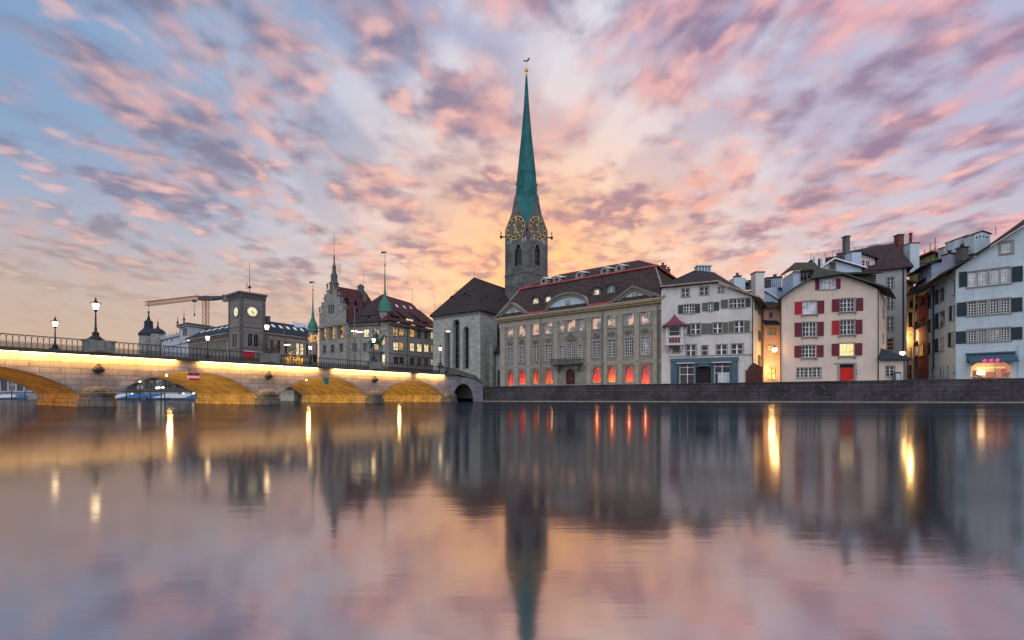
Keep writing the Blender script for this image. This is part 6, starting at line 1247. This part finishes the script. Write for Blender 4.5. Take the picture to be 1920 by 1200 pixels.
chimney(1780, 478, 66, 1.1, 2.4, 'plaster_lilac', bh, 1, .5, 'iron', 'iron'); chimney(1804, 466, 64.5, .9, 1.8, 'stone_dark', bh, 1, .4, 'iron', 'iron'); MB().tube(W(1775, 470, 66), W(1775, 455, 66), .04, 4).tube(W(1773.5, 455, 66), W(1776.5, 455, 66), .05, 4).tube(W(1867, 440, 62), W(1867, 424, 62), .03, 4).build('aerial', 'iron', bh)
# ---------------- alley row left of the big house ----------------
crop(1680, 560, 7.5)
def rowhouse(pxa, Ya, pxb, Yb, wallm, top, label, wl, roofm='roof_maroon', name='row_house', ev=1.0, roofrise=2.2, dep=8):
    Fq = Fr(pxa, Ya, pxb, Yb); o_ = thing(name, Fq.w(Fq.L/2, 0, 2), label, 'house'); h_ = rects(Fq, o_, wl, cols=2, rows=2, fr='frame_grey', rec=.1, shm='shutter_dark')
    z_ = Fq.Z(pxb, top); shell(Fq, o_, [(0, 1), (Fq.L, 1), (Fq.L, z_), (0, z_)], h_, wallm, dep, 1, z_)
    MB().slab([Fq.w(-.1, ev, z_-.3), Fq.w(Fq.L+.1, ev, z_-.3), Fq.w(Fq.L+.1, -dep*.6, z_+roofrise), Fq.w(-.1, -dep*.6, z_+roofrise)], .2).build('roof', roofm, o_); return Fq, o_
rowhouse(1722, 79, 1740.5, 72.2, 'plaster_red', 520, 'narrow dark red house in the row along the alley', [(335, 270, 380, 400, dict(sh=[(312, 332)])), (405, 235, 425, 375, dict(sh=[(384, 402)])), (322, 650, 345, 810, dict(pane='lit_yellow')), (350, 640, 372, 800, dict(pane='lit_yellow')), (392, 620, 412, 795), (350, -10, 372, 110), (380, -30, 412, 95), (330, 1000, 350, 1120), (360, 1000, 385, 1120), (395, 990, 420, 1120)])
rowhouse(1712.6, 84, 1721.8, 79.2, 'plaster_lilac', 535, 'narrow pale lilac house at the far end of the alley row', [(268, 190, 282, 310), (292, 170, 308, 300), (258, 440, 300, 600), (270, -60, 290, 60), (298, -80, 318, 40), (260, 680, 290, 800, dict(pane='lit_dim'))])
Fq, lo_ = rowhouse(1700.5, 81.5, 1713, 81.5, 'plaster_warm', 528, 'narrow house closing the end of the right hand alley', [(178, 190, 235, 390, dict(fr='iron')), (178, 455, 235, 560, dict(pane='lit_yellow')), (195, 690, 230, 860, dict(pane='lit_dim')), (165, 930, 225, 1130), (190, 20, 240, 130)])
light('alley_light', 'POINT', W(1706.5, 632, 80.2), 550, (1, .62, .22), lo_, shadow_soft_size=.3)
def wall_lantern(px, py, Y, label, e, r_=.3, arm=(1, 0)):
    p_ = W(px, py, Y); o_ = thing('wall_lantern', p_, label, 'lamp'); MB().lathe(p_, [(0, -r_), (r_*.7, -r_*.7), (r_, 0), (r_*.8, r_*.5), (r_*.3, r_*.7), (0, r_*.72)], 10).build('globe', 'lamp_glow', o_, smooth=True)
    MB().lathe(p_+V((0, 0, r_*.7)), [(r_*.6, 0), (r_*.3, r_*.4), (.04, r_), (.0, r_*1.6)], 8).build('cap', 'iron', o_); MB().path([p_+V((0, 0, -r_)), p_+V((arm[0]*.4, .1, -r_-.25)), p_+V((arm[0]*1.1, .2, -r_-.3))], .035, 4).build('bracket', 'iron', o_)
    light('lamp_light', 'POINT', p_+V((0, -.1, 0)), e, (1, .55, .15), o_, shadow_soft_size=r_)
wall_lantern(1692, 662, 66, 'glowing lamp above the low annex at the mouth of the right hand alley', 520, .32)
wall_lantern(1452.5, 655.5, 64.5, 'large glowing lantern on a wall bracket in the left hand alley', 800, .36)
# ---------------- tall grey house behind ----------------
crop(1440, 400, 3.157)
F = Fr(1618, 76, 1699.5, 73.2); gy = thing('tall_grey_house', F.w(F.L/2, 0, 2), 'tall grey house with dark tiled roof and rooftop terrace behind the house with red shutters', 'house')
hs = rects(F, gy, [(705, 380, 746, 440), (704, 492, 746, 565), (702, 612, 745, 692), (700, 740, 745, 810, dict(cols=1, pane='door_dark'))], cols=2, rows=3, fr='white_paint', sur='frame_grey')
ze = F.Z(1690, 502); shell(F, gy, [(0, 1), (F.L, 1), (F.L, ze), (0, ze)], hs, 'plaster_grey', 14, 1, ze)
zr = F.Z(1690, 473)+3.0; rf = MB().slab([F.w(-3.0, .6, ze), F.w(F.L+.8, .6, ze), F.w(F.L-.3, -7, zr+.5), F.w(-3.0, -7, zr)], .2).slab([F.w(F.L+.8, .6, ze), F.w(F.L+.8, -14, ze), F.w(F.L-.3, -7, zr+.5)], .2).build('roof', 'roof_maroon', gy)
s_, z_ = F.off(-3).pt(718, 295); MB().hexa([F.w(s_-.7, -2.6, z_-.4), F.w(s_+.7, -2.6, z_-.4), F.w(s_+.7, -3.6, z_+.3), F.w(s_-.7, -3.6, z_+.3), F.w(s_-.7, -2.5, z_-.25), F.w(s_+.7, -2.5, z_-.25), F.w(s_+.7, -3.5, z_+.45), F.w(s_-.7, -3.5, z_+.45)]).build('skylight', 'white_paint', rf)
MB().tube(F.w(F.L-.4, .12, 2), F.w(F.L-.4, .12, ze), .1, 6).build('downpipe', 'iron', gy)
# middle block with terrace
F5 = Fr(1598, 77, 1640, 76); da = thing('attic_house', F5.w(1, 0, 2), 'pale gabled attic storey between the tall chimney and the dark tiled roof', 'house')
hs = rects(F5, da, [(508, 283, 536, 312), (542, 278, 574, 312), (580, 280, 602, 325)], cols=2, rows=2, fr='white_paint', sur='white_paint', sill=False, sw=.1)
pq = F5.pts([(635, 330), (632, 268), (545, 238), (507, 255), (505, 330)]); z0_ = 5
shell(F5, da, [(pq[4][0], z0_), (pq[0][0], z0_), pq[1], pq[2], pq[3]], hs, 'plaster_cream', 6, z0_, pq[1][1]-.8)
pr = F5.pts([(500, 257), (545, 232), (650, 268)]); MB().slab([F5.w(pr[0][0], .6, pr[0][1]), F5.w(pr[1][0], .6, pr[1][1]), F5.w(pr[1][0], -7, pr[1][1]), F5.w(pr[0][0], -7, pr[0][1])], .2).slab([F5.w(pr[1][0], .6, pr[1][1]), F5.w(pr[2][0], .6, pr[2][1]), F5.w(pr[2][0], -7, pr[2][1]), F5.w(pr[1][0], -7, pr[1][1])], .2).build('roof', 'roof_slate', da)
# blue white gabled house in front of that
F6 = Fr(1487, 70, 1620, 68); bg = thing('blue_gabled_house', F6.w(F6.L/2, 0, 2), 'pale blue gabled house rising behind the cream gable with red shutters', 'house')
hs = rects(F6, bg, [(193, 345, 232, 400), (237, 342, 273, 385), (364, 293, 398, 332, dict(cols=1))], cols=2, rows=2, fr='frame_grey', sur='frame_grey')
pq = F6.pts([(555, 400), (555, 325), (385, 272), (318, 312), (275, 340), (152, 342)]); shell(F6, bg, [(0, 5), (pq[0][0], 5), pq[1], pq[2], pq[4], (pq[5][0], pq[5][1]), (0, pq[5][1])], hs, 'plaster_blue2', 4.5, 5, pq[5][1]-.1)
pr = F6.pts([(300, 322), (385, 266), (575, 322)]); q5 = F6.pts([(127, 340), (300, 322), (205, 292)])
MB().slab([F6.w(pr[0][0], .5, pr[0][1]), F6.w(pr[1][0], .5, pr[1][1]), F6.w(pr[1][0], -9, pr[1][1]), F6.w(pr[0][0], -9, pr[0][1])], .2).slab([F6.w(pr[1][0], .5, pr[1][1]), F6.w(pr[2][0], .5, pr[2][1]), F6.w(pr[2][0], -9, pr[2][1]), F6.w(pr[1][0], -9, pr[1][1])], .2).slab([F6.w(q5[0][0], .6, q5[0][1]), F6.w(q5[1][0], .6, q5[0][1]), F6.w(q5[1][0]+1, -4, F6.off(-4).Z(1540, 491)), F6.w(q5[2][0]+.4, -4, F6.off(-4).Z(1510, 491))], .2).slab([F6.w(q5[0][0]+.3, -4.6, q5[0][1]+.6), F6.w(q5[0][0], .6, q5[0][1]), F6.w(q5[2][0]+.4, -4, F6.off(-4).Z(1510, 491))], .2).build('roof', 'roof_moss', bg)
MB().path([F6.w(pr[0][0], .55, pr[0][1]-.15), F6.w(pr[1][0], .55, pr[1][1]-.15), F6.w(pr[2][0], .55, pr[2][1]-.15)], .12, 5).build('verge_board', 'white_paint', bg)
crop(1470, 430, 6.857)
for px, py, Y, w_, h_, m_, cap, pot in ((1586.5, 445, 74, .72, 5.5, 'stone_dark', 1, 0), (1599.5, 476, 72, 1.5, 3.0, 'plaster_blue2', 0, 0), (1685.5, 442, 80, .95, 3.6, 'chim_brick', 1, 0), (1529, 480, 76, .5, 1.8, 'white_paint', 0, 0), (1542.5, 484, 76, .5, 1.5, 'white_paint', 0, 0)):
    chimney(px, py, Y, w_, h_, m_, bg if Y < 78 else gy, cap, pot)
chimney(1707.5, 459, 79, 1.6, 5.0, 'plaster_blue', gy, 1, 1.9, 'chim_brick')
# rooftop terrace with wire fence
T1_, T2_ = W(1520, 478, 84), W(1690, 455, 80); rt = thing('roof_terrace', (T1_.x, T1_.y, 18), 'flat roof terrace with thin wire railing above the pale blue gable', 'terrace')
fz = fr_pts((T1_.x, T1_.y), (T2_.x, T2_.y)); m_ = MB(); n_ = 12; za = W(1520, 487, 84).z; zb_ = W(1690, 463, 80).z
m_.add([fz.w(0, 0, 10), fz.w(fz.L, 0, 10), fz.w(fz.L, 0, zb_), fz.w(0, 0, za), fz.w(0, -6, 10), fz.w(fz.L, -6, 10), fz.w(fz.L, -6, zb_), fz.w(0, -6, za)], [(0, 1, 2, 3), (3, 2, 6, 7), (1, 5, 6, 2), (4, 0, 3, 7)]); m_.build('roof_block', 'roof_maroon', rt)
m_ = MB()
for i in range(n_+1):
    t_ = i/n_; z_ = za+(zb_-za)*t_; m_.tube(fz.w(fz.L*t_, -.1, z_), fz.w(fz.L*t_, -.1, z_+1.15), .035, 4)
    if i < n_:
        z2_ = za+(zb_-za)*(i+1)/n_; m_.tube(fz.w(fz.L*t_, -.1, z_+1.13), fz.w(fz.L*(i+1)/n_, -.1, z2_+1.13), .03, 4)
        for j in range(5):
            a_, b_ = (i+j/5)/n_, (i+(j+1)/5)/n_; zz0, zz1 = za+(zb_-za)*a_, za+(zb_-za)*b_; m_.tube(fz.w(fz.L*a_, -.1, zz0), fz.w(fz.L*b_, -.1, zz1+1.1), .012, 3).tube(fz.w(fz.L*a_, -.1, zz0+1.1), fz.w(fz.L*b_, -.1, zz1), .012, 3)
m_.build('wire_railing', 'chim_brick', rt)
g_ = MB(); c = W(1660, 463, 81); g_.lathe((c.x, c.y+2.5, c.z), [(2.4, -.5), (2.4, 0), (1.2, .9), (0, 1.1)], 8, rot=.3); g_.build('glass_lantern', 'metal_grey', rt)
# yellow timber house far right behind
crop(1680, 430, 8)
F7 = Fr(1705, 82, 1762, 78); yh = thing('yellow_timber_house', F7.w(F7.L/2, 0, 2), 'yellow house with dark timber lattice under a red edged roof', 'house')
pq = F7.pts([(600, 560), (600, 350), (270, 500), (270, 640)]); h_ = win(F7, yh, (370, 575, 455, 635), 2, 2, 'glass', 'white_paint')
zy_ = F7.Z(1720, 528); shell(F7, yh, [(0, zy_), (F7.S(PX(640)[0]), zy_), (F7.S(PX(600)[0]), pq[1][1]), (F7.S(PX(300)[0]), pq[2][1]), (0, pq[2][1]-.6)], [h_], 'plaster_yellow', 8, zy_, pq[2][1]-1)
m_ = MB(); lz = F7.pt(400, 515)[1]; m_.fbox(F7, 0, F7.S(PX(600)[0]), .004, .1, lz-.12, lz+.1)
for x_ in (350, 433, 515, 590): s = F7.S(PX(x_)[0]); m_.fbox(F7, s-.05, s+.05, .004, .08, lz+.1, lz+.5+(x_-270)*.011)
for i in range(8): s = F7.S(PX(330+i*34)[0]); m_.tube(F7.w(s, .05, lz+.15), F7.w(s+.5, .05, lz+1.0+i*.22), .035, 4).tube(F7.w(s+.5, .05, lz+.15), F7.w(s, .05, lz+.9+i*.22), .035, 4)
m_.build('timber_frame', 'shutter_moss', yh)
q7 = F7.pts([(215, 470), (590, 322), (700, 350)]); MB().slab([F7.w(q7[0][0], .8, q7[0][1]-.2), F7.w(q7[1][0], .8, q7[1][1]), F7.w(q7[1][0], -8, q7[1][1]+.8), F7.w(q7[0][0], -8, q7[0][1]+.8)], .25).slab([F7.w(q7[1][0], .8, q7[1][1]), F7.w(q7[2][0]+3, .8, q7[2][1]-2), F7.w(q7[2][0]+3, -8, q7[2][1]-1.5), F7.w(q7[1][0], -8, q7[1][1]+.8)], .25).build('roof', 'roof_slate', yh)
MB().path([F7.w(q7[0][0], .85, q7[0][1]-.3), F7.w(q7[1][0], .85, q7[1][1]-.1), F7.w(q7[2][0], .85, q7[2][1]-.1)], .14, 5).tube(F7.w(-.5, .9, F7.pt(220, 700)[1]), F7.w(F7.S(PX(520)[0]), .9, F7.pt(520, 590)[1]), .13, 5).build('red_verge', 'red_edge', yh)
chimney(1771, 466, 76, 1.1, 2., 'plaster_grey', yh, 1, 0, 'chim_brick')
# balcony house between (pale blue dormers over the alley row)
F8 = Fr(1716, 76, 1742, 70.5); bb = thing('dormer_house', F8.w(1, 0, 10), 'pale blue dormers and white balcony railing on the roofs of the alley row', 'house')
pz = F8.pt(350, 760)[1]; m_ = MB().fbox(F8, 0, F8.L, -3, -.3, pz-2.2, pz+1.6); m_.build('wall', 'plaster_blue2', bb); 
for i in range(4): MB().fbox(F8, .4+i*1.6, 1.5+i*1.6, -.29, -.25, pz-.9, pz+.9).build('window', 'glass_curtain', bb)
MB().slab([F8.w(-.5, 1.0, pz+1.3), F8.w(F8.L+.5, 1., pz+1.3), F8.w(F8.L+.5, -4, pz+3.0), F8.w(-.5, -4, pz+3.0)], .2).slab([F8.w(-.5, 1.2, pz-2.0), F8.w(F8.L+2.5, 1.2, pz-2.0), F8.w(F8.L+2.5, -1, pz-.9), F8.w(-.5, -1, pz-.9)], .2).build('roof', 'roof_slate', bb)
F9 = Fr(1745, 70, 1772, 66.5); m_ = MB(); pz = F9.Z(1758, 516)
for i in range(22): s = F9.L*i/21; m_.tube(F9.w(s, 0, pz-1.2), F9.w(s, 0, pz+.1), .03, 4)
m_.tube(F9.w(0, 0, pz+.1), F9.w(F9.L, 0, pz+.1), .05, 4).build('balcony_railing', 'white_paint', bb)
# ---------------- left alley ----------------
crop(1380, 480, 4.8)
F = Fr(1432, 71.5, 1468, 71.0); al = thing('alley_house', F.w(F.L/2, 0, 2), 'narrow pink house at the end of the left alley with a bright shop window', 'house')
hs = rects(F, al, [(290, 995, 362, 1112, dict(pane='lit_yellow', fr='iron')), (290, 805, 325, 856, dict(pane='lit_yellow')), (300, 510, 328, 555, dict(pane='glass')), (290, 655, 355, 708, dict(pane='glass_curtain', cols=3))], cols=2, rows=2, fr='frame_grey', sur='plaster_lilac')
light('shop_light', 'POINT', W(1447, 694, 69.8), 420, (1, .58, .18), al, shadow_soft_size=.4); light('shop_light', 'POINT', W(1450, 660, 68.5), 260, (1, .55, .15), al, shadow_soft_size=.4); zt_ = F.Z(1450, 575); shell(F, al, [(0, 1), (F.L, 1), (F.L, zt_), (0, zt_)], hs, 'plaster_pink', 7, 1, zt_)
MB().slab([F.w(-.2, .9, F.Z(1450, 577)), F.w(F.L+.2, .9, F.Z(1450, 577)), F.w(F.L+.2, -5, F.Z(1450, 577)+2.0), F.w(-.2, -5, F.Z(1450, 577)+2.)], .25).build('roof', 'roof_maroon', al)
zc = F.Z(1450, 610); MB().slab([F.w(-.2, 1.2, zc), F.w(2.0, 1.2, zc), F.w(2.0, -.0, zc+.7), F.w(-.2, 0, zc+.9)], .15).build('canopy', 'roof_slate', al)
F = Fr(1425, 76, 1462, 75); ag = thing('alley_gable_house', F.w(F.L/2, 0, 2), 'pale blue gable with white verge rising behind the left alley', 'house')
pq = F.pts([(215, 440), (215, 325), (262, 312), (375, 385), (378, 440)]); shell(F, ag, [(pq[0][0], 8), (pq[4][0], 8), pq[3], pq[2], pq[1]], [], 'plaster_blue2', 6, 8, 19)
MB().path([F.w(pq[1][0], .3, pq[1][1]), F.w(pq[2][0], .3, pq[2][1]), F.w(pq[3][0], .3, pq[3][1])], .13, 5).build('verge_board', 'white_paint', ag)
MB().slab([F.w(pq[1][0], .3, pq[1][1]), F.w(pq[2][0], .3, pq[2][1]), F.w(pq[2][0], -6, pq[2][1]), F.w(pq[1][0], -6, pq[1][1])], .2).slab([F.w(pq[2][0], .3, pq[2][1]), F.w(pq[3][0], .3, pq[3][1]), F.w(pq[3][0], -6, pq[3][1]), F.w(pq[2][0], -6, pq[2][1])], .2).build('roof', 'roof_slate', ag)
F = Fr(1435, 80, 1478, 79); td = thing('terrace_house', F.w(F.L/2, 0, 2), 'blue boxy attic with roof terrace rails above the left alley', 'house')
q = F.R(272, 198, 412, 290); MB().fbox(F, q[0], q[2], -4, 0, q[1]-4, q[3]).build('wall', 'plaster_blue2', td); MB().fbox(F, q[0]-.3, q[2]+2.5, -4, .5, q[1]-.3, q[1]-.05).fbox(F, q[0]-.1, q[2]+.1, -4.1, .15, q[3]+.003, q[3]+.2).build('roof', 'roof_slate', td)
m_ = MB()
for i in range(9): s = q[0]+(q[2]-q[0])*i/8; m_.tube(F.w(s, .4, q[1]), F.w(s, .4, q[1]+1.6), .04, 4)
m_.tube(F.w(q[0], .4, q[1]+1.6), F.w(q[2], .4, q[1]+1.6), .05, 4)
s1, z1 = F.pt(443, 165); s2, z2 = F.pt(415, 275); m_.tube(F.w(s1, 0, z2), F.w(s1, 0, z1), .06, 4).tube(F.w(q[0], 0, z1-.8), F.w(s1, 0, z1), .05, 4).tube(F.w(s1, 0, (z1+z2)/2), F.w(s1+3, 0, (z1+z2)/2), .05, 4).build('railing', 'metal_grey', td)
p2 = F.R(345, 160, 370, 195); MB().fbox(F, p2[0], p2[2], -1, -.2, p2[1]-.2, p2[3]).build('chimney', 'chim_brick', td)
MB().fbox(F, q[0], q[2]+3, -4.5, -1, 8, q[1]-.35).build('lower_wall', 'plaster_lilac', td)
# dark roofs between the corner house and the alley
crop(1220, 430, 3.4286)
F = Fr(1365, 80, 1437, 77); dk = thing('dark_roofed_house', F.w(F.L/2, 0, 2), 'dark tiled roof with a small gable behind the off white corner house', 'house')
q = F.R(498, 318, 740, 385); MB().slab([F.w(q[0]-.5, .5, q[1]), F.w(F.L+.6, .5, q[1]), F.w(F.L+.6, -5, q[3]+.9), F.w(q[0]+.5, -5, q[3]+.9)], .25).build('roof', 'roof_dark', dk)
MB().fbox(F, q[0], F.L, -9, 0, 5, q[1]-.3).build('wall', 'plaster_lilac', dk)
g1 = F.R(570, 300, 628, 335); c_ = (g1[0]+g1[2])/2; MB().prism(F, [(g1[0], g1[1]), (g1[2], g1[1]), (c_, g1[3])], -4, -1).build('gable_dormer', 'plaster_lilac', dk)
chimney(1382, 523, 79, 1.9, 3.2, 'plaster_blue', dk, 0, 0) ; chimney(1382.5, 519, 79, .9, 1., 'stone_dark', dk, 1, .5, 'chim_brick')
# filler house behind the guild house and behind the terrace so no gaps open between roofs
for k_, (a, ya, b, yb, top, wm_, lb) in enumerate(((1475, 88, 1530, 88, 560, 'plaster_lilac', 'grey house wall glimpsed behind the left alley'),)):
    Fq = Fr(a, ya, b, yb); o_ = thing('back_house', Fq.w(Fq.L/2, 0, 2), lb, 'house'); z_ = Fq.Z(b, top); MB().fbox(Fq, 0, Fq.L, -6, 0, 1, z_).build('wall', wm_, o_); MB().slab([Fq.w(-.3, .5, z_), Fq.w(Fq.L+.3, .5, z_), Fq.w(Fq.L+.3, -4, z_+2), Fq.w(-.3, -4, z_+2)], .2).build('roof', 'roof_slate', o_)
